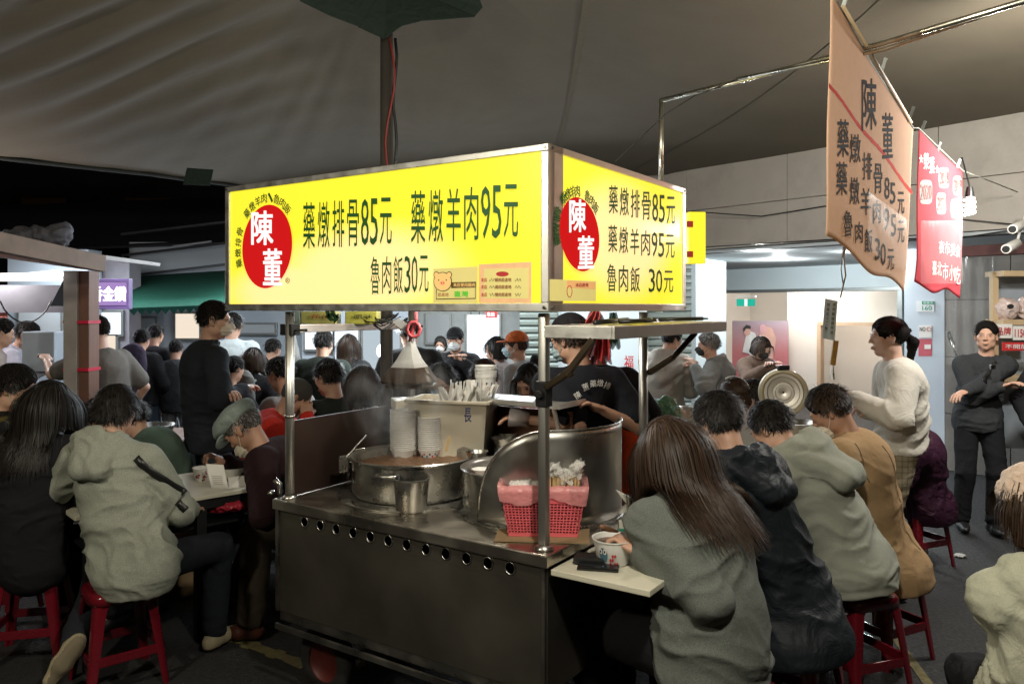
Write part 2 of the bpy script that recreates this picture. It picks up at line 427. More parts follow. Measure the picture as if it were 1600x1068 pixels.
# ------------------------------------------------------------------ people
def make_head_sdf(fem=False):
    S = SDF()
    S.u(el((0, -.014, .026), (.074, .094, .088)))
    S.u(el((0, .022, -.035), (.056 if not fem else .052, .060, .076)), .03)
    S.u(el((0, .052, -.094), (.020, .020, .020)), .03)
    for sx in (-1, 1):
        S.u(el((sx*.042, .050, -.018), (.020, .022, .022)), .02)
        S.u(el((sx*.050, .012, -.066), (.012, .028, .022)), .03)
    S.u(rc((-.034, .080, .020), (.034, .080, .020), .009, .009), .018)
    for sx in (-1, 1):
        S.d(el((sx*.032, .098, .003), (.017, .017, .012)), .014)
        S.u(el((sx*.031, .076, .001), (.0145, .012, .010)), .006)
    S.u(rc((0, .084, .010), (0, .099, -.026), .006, .0105), .010)
    for sx in (-1, 1): S.u(el((sx*.011, .091, -.030), (.0085, .010, .007)), .006)
    S.u(el((0, .086, -.060), (.022, .012, .006)), .008); S.u(el((0, .085, -.070), (.019, .011, .007)), .006)
    for sx in (-1, 1):
        S.u(el((sx*.078, -.008, -.002), (.008, .018, .031)), .006)
        S.u(el((sx*.076, -.006, -.030), (.006, .010, .010)), .005)
        S.d(el((sx*.087, -.004, .003), (.007, .009, .016)), .004)
    return S
HEADM = make_head_sdf(); HEADF = make_head_sdf(True)

def make_hand(curl, spread=.0, thumb=.5):
    fingers = []
    for bx, ln, sp in ((.030, .072, .10), (.010, .080, .03), (-.010, .074, -.04), (-.028, .058, -.12)):
        f = SDF(); p = V3((bx, .086, 0)); a = .15; r = .0092
        for k, fr in enumerate((.45, .31, .24)):
            a += curl*(.8, 1.1, .8)[k]
            dv = V3((math.sin(sp+spread*bx*10), math.cos(a), -math.sin(a))); q = p+dv*ln*fr/np.linalg.norm(dv)
            f.u(rc(p, q, r, r*.9), .003); p = q; r *= .9
        fingers.append(f)
    S = SDF()
    S.u(el((0, .047, 0), (.041, .052, .0145))); S.u(rc((0, -.06, 0), (0, .02, 0), .026, .024, (0, 0, 1), .75), .02)
    S.u(el((.022, .03, -.008), (.018, .03, .014)), .015)
    t = SDF(); p0 = V3((.028, .022, -.006)); p1 = p0+V3((.55, .75, -.25-.4*thumb))*.040; p2 = p1+V3((.15-.3*thumb, .9, -.35-.4*thumb))*.032
    t.u(rc(p0, p1, .0125, .0105), .004); t.u(rc(p1, p2, .0105, .0085), .004)
    S.u(t, .012)
    def f(p):
        d = np.min(np.stack([g(p) for g in fingers]), 0); return smin(S(p), d, .006)
    return snet(f, (-.06, -.07, -.11), (.085, .175, .03), .0042)
HAND_REST = make_hand(.35); HAND_GRIP = make_hand(.95, thumb=1.); 

def sphere_np(c, r, n=8, m=12):
    vs = []; fs = []
    for i in range(n+1):
        a = PI*i/n
        for k in range(m):
            b = 2*PI*k/m; vs.append((c[0]+r[0]*math.sin(a)*math.cos(b), c[1]+r[1]*math.sin(a)*math.sin(b), c[2]+r[2]*math.cos(a)))
    for i in range(n):
        for k in range(m): fs.append((i*m+k, (i+1)*m+k, (i+1)*m+(k+1) % m, i*m+(k+1) % m))
    return np.array(vs), np.array(fs)
def unit(a): a = V3(a); return a/max(np.linalg.norm(a), 1e-9)
def head_rot(yaw, pitch, roll):
    """local x = person's right, y = forward (face), z = up"""
    M = Matrix.Rotation(math.radians(yaw), 3, 'Z') @ Matrix.Rotation(math.radians(roll), 3, 'Y') @ Matrix.Rotation(-math.radians(pitch), 3, 'X')
    return np.array(M)
def ik(a, b, l1, l2, pole):
    a = V3(a); b = V3(b); d = b-a; L = np.linalg.norm(d); mx = (l1+l2)*.995
    if L > mx: b = a+d/L*mx; d = b-a; L = mx
    x = (l1*l1-l2*l2+L*L)/(2*L); hgt = math.sqrt(max(l1*l1-x*x, 0)); u_ = d/L
    pl = V3(pole)-u_*(V3(pole)@u_); pl = unit(pl)
    return a+u_*x+pl*hgt, b

def wrinkle(v, n, amp, cs, sc_=6., seed=0, base=.3):
    wt = np.full(len(v), base)
    for c, r in cs: wt += np.exp(-((v-V3(c))**2).sum(1)/(r*r))
    wt = np.clip(wt, 0, 1.15)
    q = v*sc_; wp = np.stack([vnoise(q*.7+11, seed+1), vnoise(q*.7+37, seed+2), vnoise(q*.7+71, seed+3)], 1)
    q = (q+wp*.9)*V3((1., 1., 2.1))
    r1 = 1-np.abs(vnoise(q, seed)); r2 = 1-np.abs(vnoise(q*2.1+5, seed+9))
    d = 1.15*(r1**2.6-.40)+.40*(r2**2-.45)
    d = d+.45*vnoise(v*5., seed+20)
    return v+n*(amp*wt*d)[:, None]

def hair_strands(hc, R, s, kind, n, L, seed, width, collide=None, cmargin=.022, lay=None, part=0., flow=(0, 0, 0), fringe=.04, ragged=.35):
    g = np.random.default_rng(seed)
    E = V3((.081, .101, .094)); C = V3((0, -.014, .027))
    z = g.uniform(-.75, 1, n*3); ph = g.uniform(0, 2*PI, n*3); rr = np.sqrt(1-z*z)
    d = np.stack([rr*np.cos(ph), rr*np.sin(ph), z], 1); p = C+d*E
    x, y, zz = p.T
    line = np.where(y > .052, .086 if kind == 'short' else .070 if kind != 'pony' else .056, np.where(y > .015, .070-(.052-y)*1.6, np.where(y > -.025, .005, -.060)))
    keep = zz > line+g.normal(0, .004, len(zz))
    p = p[keep][:n]; m = len(p)
    steps = 6 if L < .1 else (9 if L < .2 else 15)
    whorl = C+V3((part*.5, -.045, .093))*1.0
    if kind in ('long', 'bob', 'pony'): whorl = C+V3((part, .03, .095))
    Ls = L*(1-ragged*g.random(m)); st = Ls/steps
    zf = np.clip((p[:, 2]+.055)/.10, 0, 1)
    if kind in ('short', 'buzz', 'bowl'): Ls = Ls*((.30 if kind != 'bowl' else .7)+(.70 if kind != 'bowl' else .3)*zf); st = Ls/steps
    if kind == 'short': Ls = Ls*np.where(p[:, 1] > .03, .5, 1); st = Ls/steps
    lift = g.uniform(.002, .013, m)*(1 if kind != 'pony' else .5)*((.35+.65*zf) if kind == 'short' else 1)
    out = np.zeros((m, steps+1, 3)); W = R*s
    down = unit(R.T@V3((0, 0, -1))); hit = np.zeros(m, bool); layl = down if lay is None else unit(R.T@unit(lay)); fl_ = R.T@V3(flow)
    if lay is not None: down = unit(down*.55+layl*.45)
    cur = p.copy(); off = np.zeros(m)
    nz = g.normal(0, 1, (m, 3)); pc = np.floor(p/.022)*.022; clump = np.stack([vnoise(p*42+k_*31, seed) for k_ in range(3)], 1)
    if kind == 'pony': tgt = C+V3((0, -.115, .01))
    for k in range(steps+1):
        out[:, k] = cur
        q = (cur-C)/E; ln = np.linalg.norm(q, axis=1, keepdims=True); nrm = q/E; nrm /= np.linalg.norm(nrm, axis=1, keepdims=True)
        if kind == 'pony': t = tgt-cur
        else: t = cur-whorl
        t = t/np.maximum(np.linalg.norm(t, axis=1, keepdims=True), 1e-6)
        t = t+nz*(.13 if L > .12 else .28)+clump*(.10 if L > .12 else .38)
        wg = min(1, (k/steps)*(1.1 if kind in ('long', 'bob') else .25)+(.25 if kind in ('long', 'bob', 'bowl') else .05))
        if kind in ('long', 'bob'): wg = wg+np.clip(-(cur[:, 2]-.02)*9, 0, 1)
        else: wg = np.full(m, wg)
        wg = np.clip(wg, 0, 1)[:, None]
        dd_ = np.where(hit[:, None], layl[None]+fl_[None]*(k/steps)**1.3*1.3, down[None]+fl_[None]*(k/steps)*.4)
        t = t*(1-wg)+dd_*wg
        t[hit] = dd_[hit]+nz[hit]*.06+clump[hit]*.10
        near = (ln[:, 0] < 1.35)[:, None]
        t = np.where(near, t-nrm*np.minimum((t*nrm).sum(1, keepdims=True), 0)*.97, t)
        t = t/np.maximum(np.linalg.norm(t, axis=1, keepdims=True), 1e-6)
        cur = cur+t*st[:, None]
        q = (cur-C)/E; ln = np.linalg.norm(q, axis=1)
        want = 1+lift*min(1, (k+1)/3)*10
        f = np.where(ln < want, want/ln, 1); cur = C+(cur-C)*f[:, None]
        if kind in ('long', 'bob'):   # keep the face free
            fm = (cur[:, 1] > .035) & (cur[:, 2] < .062) & (np.abs(cur[:, 0]) < .062)
            cur[fm, 0] = np.where(cur[fm, 0] >= 0, 1, -1)*.066
        if collide is not None and k > 2:
            wc = hc+cur@W.T; dd = collide(wc)-cmargin
            bad = dd < 0; hit |= bad
            if bad.any():
                e = 1e-3; pb = wc[bad]; gr = np.stack([collide(pb+V3((e, 0, 0)))-collide(pb), collide(pb+V3((0, e, 0)))-collide(pb), collide(pb+V3((0, 0, e)))-collide(pb)], 1)
                gr /= np.maximum(np.linalg.norm(gr, axis=1, keepdims=True), 1e-9)
                wc[bad] = pb-gr*dd[bad][:, None]; cur = (wc-hc)@np.linalg.inv(W).T
    if kind == 'long':
        for _ in range(5): out[:, 2:-1] = .5*out[:, 2:-1]+.25*(out[:, 1:-2]+out[:, 3:])
    wpts = hc+out@W.T
    tn = np.gradient(wpts, axis=1); tn /= np.maximum(np.linalg.norm(tn, axis=2, keepdims=True), 1e-9)
    ctr = hc+C@W.T; on = wpts-ctr; sd = np.cross(tn, on); sd /= np.maximum(np.linalg.norm(sd, axis=2, keepdims=True), 1e-9)
    wd = width*np.linspace(1, .25, steps+1)[None, :, None]*g.uniform(.6, 1.3, (m, 1, 1))*.5*s
    a = wpts-sd*wd; b = wpts+sd*wd
    v = np.stack([a, b], 2).reshape(-1, 3)
    i0 = (np.arange(m)[:, None]*(steps+1)+np.arange(steps)[None, :])*2
    i0 = i0.ravel(); q = np.stack([i0, i0+1, i0+3, i0+2], 1)
    return v, q

def hair_cap(kind, L):
    S = SDF(); S.u(el((0, -.016, .030), (.084, .105, .096)))
    if kind == 'short': S = SDF(); S.u(el((0, -.010, .050), (.0815, .101, .080))); S.u(el((0, -.016, .022), (.0757, .0958, .0885)), .012)
    if kind == 'buzz': S = SDF(); S.u(el((0, -.015, .028), (.0785, .0985, .0925)))
    S.d(el((0, .115, -.040), (.075, .075, .098 if kind not in ('short', 'buzz', 'pony') else .124 if kind != 'pony' else .112)), .012)
    low = {'short': -.055, 'buzz': -.05, 'bowl': -.06, 'bob': -.10, 'long': -.12, 'pony': -.06}[kind]
    if kind in ('short', 'buzz', 'pony'):
        for sx in (-1, 1): S.d(el((sx*.09, .012, -.050), (.04, .042, .058)), .01)
    if kind in ('bowl',):
        S.u(el((0, .045, .045), (.070, .055, .050)), .02)
        for sx in (-1, 1): S.d(el((sx*.09, .02, -.07), (.04, .05, .060)), .01)
    if kind in ('bob', 'long'):
        S.u(rc((0, -.03, .02), (0, -.04, -.10), .088, .083), .02)
        S.d(rc((0, .09, -.0), (0, .10, -.16), .062, .070), .01)
    S.i(lambda p: low-p[:, 2], .012)
    return S

NP_ = [0]
def person(label, pel, head, yaw, hyaw=None, pitch=10, roll=0, s=1., sit=True, hl=None, hr=None, grip=(0, 0), lod=1, skin=None, fem=False,
           top=None, bottom=None, shoes=None, hair=('short', HBLACK, 500, .05), mask=None, glasses=False, cap=None, feet=None, group=None, face=True, wid=1., sel=.25, under=None,
           strap=None, pack=None, earloops=True, sh_yaw=0):
    NP_[0] += 1; seed = NP_[0]*17
    skin = skin or SKIN
    pel = V3(pel); hc = V3(head); hyaw = yaw if hyaw is None else hyaw
    y = math.radians(yaw); F = V3((-math.sin(y), math.cos(y), 0)); Rt = V3((math.cos(y), math.sin(y), 0)); U = V3((0, 0, 1))
    floor_xy = (pel[0], pel[1])
    root = thing('person', label, 'person', (pel[0], pel[1], 0), 0, group)
    HR = head_rot(hyaw, pitch, roll)
    neck = hc-HR[:, 2]*.115*s-HR[:, 1]*.035*s-U*.055*s
    d = neck-pel; L = np.linalg.norm(d); nat = .56*s; bul = min(.075, .20*math.sqrt(max(0, nat*nat-L*L)))
    sd_ = unit(d); back = unit(-F-sd_*((-F)@sd_)); front = -back
    waist = pel+d*.36+back*bul*.8; chest = pel+d*.74+back*bul
    cu = unit(neck-waist); sy = math.radians(sh_yaw)
    R2 = unit(Rt*math.cos(sy)+F*math.sin(sy)); cf = unit(np.cross(cu, R2)) ; cf = cf if cf@F > -0.2 else -cf
    shl = neck-cu*.065*s-R2*(.165 if not fem else .145)*s*wid; shr = neck-cu*.065*s+R2*(.165 if not fem else .145)*s*wid
    def deft(side):
        if sit: return neck+F*.34*s-U*.30*s+Rt*side*.12
        return pel+Rt*side*.24*s-U*.02+F*.06
    hl = V3(hl) if hl is not None else deft(-1); hr = V3(hr) if hr is not None else deft(1)
    l1, l2 = .285*s, .245*s
    elb = []; wr = []
    for sh, h_, side in ((shl, hl, -1), (shr, hr, 1)):
        e, w_ = ik(sh, h_, l1, l2, V3((0, 0, -1))*.9+Rt*side*(top or {}).get('ep', .75)-F*.45); elb.append(e); wr.append(w_)
    # legs
    hipL = pel-Rt*.085*s; hipR = pel+Rt*.085*s
    if feet is None:
        if sit: feet = [pel+F*.40*s-Rt*.14, pel+F*.36*s+Rt*.15]
        else: feet = [pel-Rt*.10*s+F*.03, pel+Rt*.11*s-F*.03]
    feet = [V3((f[0], f[1], f[2] if len(f) > 2 and abs(f[2]-pel[2]) > 1e-6 else 0.))+V3((0, 0, .085)) for f in feet]
    kn = []
    for hp, ft, side in ((hipL, feet[0], -1), (hipR, feet[1], 1)):
        k_, f_ = ik(hp, ft, .43*s, .425*s, F+U*(.8 if sit else .0)+Rt*side*.2); kn.append((k_, f_))
    hres = {0: .0062, 1: .0085, 2: .0125}[lod]; gres = {0: .0095, 1: .017, 2: .024}[lod]
    # --- body: one mesh
    HS = HEADF if fem else HEADM
    B = SDF(); B.u(lambda p: HS((p-hc)@HR/s)*s)
    B.u(rc(hc-HR[:, 1]*.022*s-HR[:, 2]*.045*s, neck+cu*.0, .053*s, .056*s), .022)
    B.u(rc(neck, neck-cu*.07*s, .058*s, .085*s, cf, .7), .03)
    pts = np.stack([hc, neck-cu*.07*s]); lo = pts.min(0)-.135*s; hi = pts.max(0)+.135*s
    parts = []
    v, q = snet(B, lo, hi, hres); parts.append((v, q, 0))
    T = SDF()
    T.u(rc(pel, waist, .125*s, .115*s, cf, .7)); T.u(rc(waist, chest, .115*s, .13*s, cf, .7), .05); T.u(rc(shl, shr, .05*s, .05*s), .06)
    T.u(rc(chest, neck, .10*s, .05*s, cf, .7), .04)
    for i, sh in enumerate((shl, shr)):
        T.u(rc(sh, elb[i], .046*s, .038*s), .02); T.u(rc(elb[i], wr[i], .038*s, .025*s), .015)
        T.u(rc((hipL, hipR)[i], kn[i][0], .07*s, .05*s), .03); T.u(rc(kn[i][0], kn[i][1], .046*s, .035*s), .02)
    ap = np.stack([pel, waist, chest, shl, shr, elb[0], elb[1], wr[0], wr[1], hipL, hipR, kn[0][0], kn[1][0], kn[0][1], kn[1][1]])
    v, q = snet(T, ap.min(0)-.16, ap.max(0)+.12, .016 if (top and top.get('short')) else .028)
    parts.append((v, q, 0))
    for i in (0, 1):
        fd = unit(wr[i]-elb[i]); side = (-1, 1)[i]
        zz = U-fd*(U@fd)
        if np.linalg.norm(zz) < .3: zz = Rt*side-fd*((Rt*side)@fd)
        zz = unit(zz); xx = unit(np.cross(fd, zz)); hv, hq = (HAND_GRIP if grip[i] else HAND_REST)
        hv = hv*s
        # right hand (palm down): thumb points to the body's left
        thumb = -side; lx = xx*( 1 if (xx@Rt)*thumb > 0 else -1)
        fl = (np.cross(lx, fd)@zz) < 0
        hw = wr[i]+hv[:, :1]*lx+hv[:, 1:2]*fd+hv[:, 2:]*zz
        parts.append((hw, hq[:, ::-1] if fl else hq, 0))
    mats = [skin, EYEW, EYED, LIP, hair[1] if hair else HBLACK]
    if face:
        for sx in (-1, 1):
            for c, r, mi in (((sx*.031, .0790, .0012), (.0118, .0085, .0042), 1), ((sx*.031, .0850, .0012), (.0050, .0035, .0044), 2), ((sx*.031, .0855, .0062), (.0135, .0030, .0016), 2), ((sx*.032, .0872, .0190), (.0155, .0030, .0022), 4)):
                v, q = sphere_np(c, r, 6, 8); parts.append((hc+v@(HR*s).T, q, mi))
        for z_, rx in ((-.0605, .019), (-.068, .016)):
            v, q = sphere_np((0, .0915, z_), (rx, .006, .0036), 6, 10); parts.append((hc+v@(HR*s).T, q, 3))
    np_obj('body', parts, mats, root)
    # --- top garment
    tp = dict(mat=cloth('cloth_black', (.014, .014, .016)), t=.014, hem=.10, name='jacket'); tp.update(top or {})
    t = tp['t']; Gm = SDF(); cs = []; dp = tp.get('dp', .76)
    Gm.u(rc(pel-sd_*.03, waist, .164*s*wid+t, .138*s*wid+t, cf, dp)); Gm.u(rc(waist, chest, .134*s*wid+t, .142*s*wid+t, cf, dp-.04), .05)
    Gm.u(rc(shl+R2*.015, shr-R2*.015, .050*s+t, .050*s+t), .05)
    Gm.u(rc(chest, neck-cu*.02*s, .095*s+t, .050*s+t*.4, cf, .72), .045)
    if tp.get('drape'):
        dv = V3(tp['drape']); Gm.u(rc(pel, pel+dv, .165*s*wid+t, .18*s*wid+t, cf, dp), .05)
    if not sit and tp['hem'] > .12: Gm.u(rc(pel, pel-U*(tp['hem']+.03), .150*s*wid+t, .158*s*wid+t, cf, .74), .03)
    Gm.i(lambda p: -((p-(pel-U*tp['hem']))@(unit(U*.75+sd_*.25))), .018)
    if tp.get('short'):
        for i, sh in enumerate((shl, shr)):
            Gm.u(rc(sh, sh+(elb[i]-sh)*.72, .060*s+t, .060*s+t), .035)
    else:
        for i, sh in enumerate((shl, shr)):
            w2 = elb[i]+(wr[i]-elb[i])*(.94)
            Gm.u(rc(sh, elb[i], .054*s+t, .046*s+t), .018); Gm.u(rc(elb[i], w2, .046*s+t, .031*s+t*.6), .015)
            cs.append((elb[i], .12*s)); cs.append((sh-cu*.09, .10*s))
    cs.append((waist-sd_*.07, .21*s)); cs.append((pel, .15*s))
    if tp.get('hood') == 'down':
        qs = s*tp.get('hs', 1.)
        ctr = neck+back*.035*qs+cu*.030*qs; tl = unit(cu+cf*.15)
        for k in range(12):
            a0, a1 = [(-.30+1.60*j/12)*PI for j in (k, k+1)]
            f_ = lambda a: ctr+R2*math.cos(a)*.098*qs-cf*math.sin(a)*.072*qs-tl*(.045*max(0, -math.sin(a)))*qs
            Gm.u(rc(f_(a0), f_(a1), .034*qs, .034*qs), .012)
        tip_ = ctr-cf*.115*qs-cu*.150*qs; Hd = SDF()
        Hd.u(rc(ctr-R2*.105*qs-cf*.02*qs-cu*.03*qs, tip_-R2*.045*qs+cu*.02*qs, .036*qs, .034*qs)); Hd.u(rc(ctr+R2*.105*qs-cf*.02*qs-cu*.03*qs, tip_+R2*.045*qs+cu*.02*qs, .036*qs, .034*qs), .02); Hd.u(rc(tip_-R2*.05*qs, tip_+R2*.05*qs, .034*qs, .034*qs), .03)
        Hd.u(rc(ctr-cf*.075*qs-cu*.03*qs, tip_+cu*.03*qs+cf*.01*qs, .072*qs, .058*qs, cf, .6), .025)
        Gm.u(lambda p: Hd(p)-.010*qs, .003)
        cs.append((ctr-cf*.07, .12*s))
    elif tp.get('collar'):
        for k in range(10):
            a0, a1 = [2*PI*j/10 for j in (k, k+1)]
            f_ = lambda a: neck+cu*(.02+.012*math.cos(a))*s+R2*math.cos(a)*.064*s+cf*math.sin(a)*.058*s
            Gm.u(rc(f_(a0), f_(a1), .013*s, .013*s), .012)
    else:
        for k in range(10):
            a0, a1 = [2*PI*j/10 for j in (k, k+1)]
            f_ = lambda a: neck+cu*.004*s+R2*math.cos(a)*.062*s+cf*math.sin(a)*.056*s
            Gm.u(rc(f_(a0), f_(a1), .010*s, .010*s), .010)
    gp = [pel, waist, chest, shl, shr, neck, elb[0], elb[1], wr[0], wr[1]]
    if tp.get('drape'): gp.append(pel+V3(tp['drape']))
    gp = np.stack(gp); glo = gp.min(0)-.19*s-t; ghi = gp.max(0)+.17*s+t
    v, q = snet(Gm, glo, ghi, gres); n = vnormals(v, q)
    amp = tp.get('amp', .011)*(1 if lod < 2 else .7)
    v = wrinkle(v, n, amp, cs, tp.get('ws', 6.5), seed, tp.get('base', .45))
    if tp.get('band'):
        hd = unit(U*.75+sd_*.25); hx = (v-(pel-U*tp['hem']))@hd; w_ = np.clip((.062-hx)/.012, 0, 1)*(hx > -.05); v = v-n*(.009*w_+.007*np.exp(-((hx-.066)/.008)**2))[:, None]
    np_obj(tp['name'], [(v, q, 0)], [tp['mat']], root)
    gmesh = (v, q)
    # --- trousers
    bt = dict(mat=cloth('cloth_trouser_black', (.012, .012, .014)), t=.012); bt.update(bottom or {})
    if not bt.get('skip'):
        t2 = bt['t']; Tr = SDF(); Tr.u(rc(hipL+Rt*.01, hipR-Rt*.01, .088*s+t2*.5, .088*s+t2*.5, cf if not sit else None, .9 if not sit else 1.))
        for i in (0, 1):
            hp = (hipL, hipR)[i]; k_, f_ = kn[i]; cuff = k_+(f_-k_)*.93
            Tr.u(rc(hp+(k_-hp)*.12, k_, .078*s+t2, .062*s+t2), .04); Tr.u(rc(k_, cuff, .060*s+t2, .048*s+t2), .02)
        bp = np.stack([hipL, hipR, kn[0][0], kn[1][0], kn[0][1], kn[1][1]])
        v, q = snet(Tr, bp.min(0)-.15*s, bp.max(0)+.15*s, gres*1.1); n = vnormals(v, q)
        v = wrinkle(v, n, .009, [(kn[0][0], .14), (kn[1][0], .14), (kn[0][1], .10), (kn[1][1], .10)], 7, seed+3)
        np_obj('trousers', [(v, q, 0)], [bt['mat']], root)
        for i in (0, 1):
            k_, f_ = kn[i]; tdir = unit(F+Rt*(-.12, .12)[i]); ank = V3(f_)
            if shoes and shoes.get('tip') and i == 0: td = unit(V3(shoes['tip'])); 
            else: td = tdir
            upz = unit(k_-f_); dn = -unit(upz-td*(upz@td)) if abs(upz@td) < .9 else V3((0, 0, -1))
            if td is tdir: dn = V3((0, 0, -1))
            Sh = SDF(); a_ = ank+dn*.040-td*.035
            Sh.u(rc(a_, a_+td*.10, .038, .042)); Sh.u(rc(a_+td*.10, a_+td*.175, .042, .030, dn, .75), .02); Sh.u(rc(ank, ank+dn*.03, .042, .042), .02)
            Sh.i(lambda p, dn=dn, ank=ank: (p-(ank+dn*.078))@dn, .004)
            v, q = snet(Sh, ank-.30, ank+.30, .008 if lod < 2 else .013)
            sole = ((v[q].mean(1)-(ank+dn*.060))@dn > 0)
            np_obj('shoe', [(v, q[~sole], 0), (v, q[sole], 1)], [(shoes or {}).get('mat', BLACKP), (shoes or {}).get('sole', WHITEP if shoes else BLACKP)], root)
    # --- hair
    tr = lambda p: hc+p@(HR*s).T
    if hair:
        kind, hm, n_, Lh = hair[:4]; kw = hair[4] if len(hair) > 4 else {}
        Hc = hair_cap(kind, Lh)
        v, q = snet(Hc, (-.11, -.14, -.15), (.11, .13, .15), .0065 if lod < 2 else .010)
        n = vnormals(v, q)
        dirv = v-V3((0, -.05, .12)); ang = np.arctan2(dirv[:, 0], dirv[:, 1]+.02)
        v = v+n*(.0035*vnoise(np.stack([ang*14, v[:, 2]*6, v[:, 1]*5], 1), seed)+.003*vnoise(v*38, seed))[:, None]
        hp = [(tr(v), q, 0)]
        if kind in ('long',) and Lh > .2:
            # hair hanging down the back as a body under the strands
            bot = hc-U*(Lh-.10)-F*kw.get('bk', .10)*s+V3(kw.get('shift', (0, 0, 0)))
            ML = SDF(); ML.u(rc(hc-HR[:, 1]*.035*s, hc-HR[:, 1]*.055*s-U*.12*s, .078*s, .085*s, F, .75)); ML.u(rc(hc-HR[:, 1]*.055*s-U*.12*s, bot, .085*s, .055*s, F, .45), .05)
            hlo = np.minimum(hc, bot)-.16; hhi = np.maximum(hc, bot)+.16
            v, q = snet(lambda p: np.maximum(ML(p), -(Gm(p)-amp*1.2-.003)), hlo, hhi, .009); hp.append((v, q, 0))
        if kind == 'pony':
            b0 = tr(V3((0, -.112, .012))); dn = V3((0, 0, -1)); PT = SDF(); b1 = b0-F*.035-U*.05; b2 = b1-U*.13*(Lh/.2)+F*.02
            PT.u(rc(b0, b1, .016, .030)); PT.u(rc(b1, b2, .030, .012), .02)
            v, q = snet(PT, np.minimum(b0, b2)-.08, np.maximum(b0, b2)+.08, .006); hp.append((wrinkle(v, vnormals(v, q), .004, [(b1, .2)], 30, seed), q, 0))
        if n_:
            v, q = hair_strands(hc, HR, s, kind, n_, Lh, seed, kw.get('w', .0045), Gm if kind in ('long', 'bob') and Lh > .12 else None, cmargin=amp*1.3+.004, lay=(pel-neck) if kind == 'long' and Lh > .2 else None, part=kw.get('part', 0.), flow=kw.get('flow', (0, 0, 0)), ragged=kw.get('ragged', .35))
            hp.append((v, q, 0))
        hp = [(a_, b_, 0 if k_ == len(hp)-1 and n_ else 1) for k_, (a_, b_, c_) in enumerate(hp)]
        np_obj('hair', hp, [hm, HMATTB if hm in (HBROWN,) else HMATTG if hm is HGREY else HMATTE], root)
    if cap == 'flat':
        S = SDF(); S.u(el((0, -.005, .085), (.098, .128, .050), None)); S.u(el((0, .060, .062), (.085, .078, .024)), .03); S.u(el((0, -.02, .06), (.088, .110, .045)), .02)
        S.i(lambda p: (.030+.12*np.clip(p[:, 1], 0, 1)*0)-p[:, 2], .008)
        v, q = snet(S, (-.13, -.17, -.02), (.13, .17, .17), .006); v = wrinkle(v, vnormals(v, q), .004, [((0, 0, .1), .15)], 14, 5)
        BR = SDF(); BR.u(el((0, .105, .040), (.078, .062, .010))); v2, q2 = snet(BR, (-.10, .02, 0), (.10, .19, .08), .005)
        v2[:, 2] -= .35*np.clip(v2[:, 1]-.09, 0, 1)
        np_obj('flat_cap', [(tr(v), q, 0), (tr(v2), q2, 0)], [cloth('cap_tweed', (.20, .24, .22), .2, 90)], root)
    elif cap:
        cmat = cap
        S = SDF(); S.u(el((0, -.012, .045), (.087, .106, .092))); S.i(lambda p: .035-p[:, 2], .006)
        v, q = snet(S, (-.11, -.14, 0), (.11, .13, .17), .007)
        BR = SDF(); BR.u(el((0, .115, .040), (.065, .062, .008))); v2, q2 = snet(BR, (-.09, .03, 0), (.09, .20, .07), .006)
        np_obj('cap', [(tr(v), q, 0), (tr(v2), q2, 0)], [cmat], root)
    if mask:
        S = SDF(); S.u(el((0, .040, -.052), (.058, .076, .054))); S.i(lambda p: .045-p[:, 1], .006)
        S.u(rc((0, .09, -.01), (0, .116, -.035), .008, .012), .02)
        v, q = snet(S, (-.08, 0, -.13), (.08, .15, .03), .0055 if lod < 2 else .008)
        v = v+vnormals(v, q)*(.0025*np.sin(v[:, 2]*260))[:, None]
        if mask[1] == 'chin': v[:, 2] -= .030; v[:, 1] -= .006
        mo = [(tr(v), q, 0)]; m_ = MB()
        for sx in (-1, 1):
            for z0 in (-.02, -.075): m_.tube([tr(V3((sx*.056, .050, z0))), tr(V3((sx*.072, .02, z0*.6))), tr(V3((sx*.084, -.012, z0*.2+.012)))], .0016, 5)
        np_obj('face_mask', mo+[(np.array([tuple(a) for a in m_.v]), np.array([f for f in m_.f if len(f) == 4]), 0)], [mask[0]], root)
    if glasses:
        m_ = MB()
        for sx in (-1, 1):
            m_.tube([tr(V3((sx*.033+.022*math.cos(a), .103, .003+.016*math.sin(a)))) for a in [2*PI*k/12 for k in range(12)]], .0019, 5, closed=True)
            m_.tube([tr(V3((sx*.055, .101, .008))), tr(V3((sx*.076, .05, .010))), tr(V3((sx*.084, -.008, .010)))], .0018, 5)
        m_.tube([tr(V3((-.011, .106, .006))), tr(V3((.011, .106, .006)))], .0018, 5)
        m_.build('glasses', BLACKP, root)
    ctx = dict(gmesh=gmesh, wid=wid, root=root, pel=pel, waist=waist, chest=chest, neck=neck, shl=shl, shr=shr, elb=elb, wr=wr, F=F, R=Rt, R2=R2, cu=cu, cf=cf, sdf=Gm, hc=hc, HR=HR, s=s, tr=tr, back=back)
    if strap:
        pa, pb = [V3(a) for a in strap['pts']]; m_ = strap.get('w', .032)
        band(ctx, pa, pb, m_, strap.get('mat', BLACKP), strap.get('name', 'bag_strap'), view=strap.get('view'))
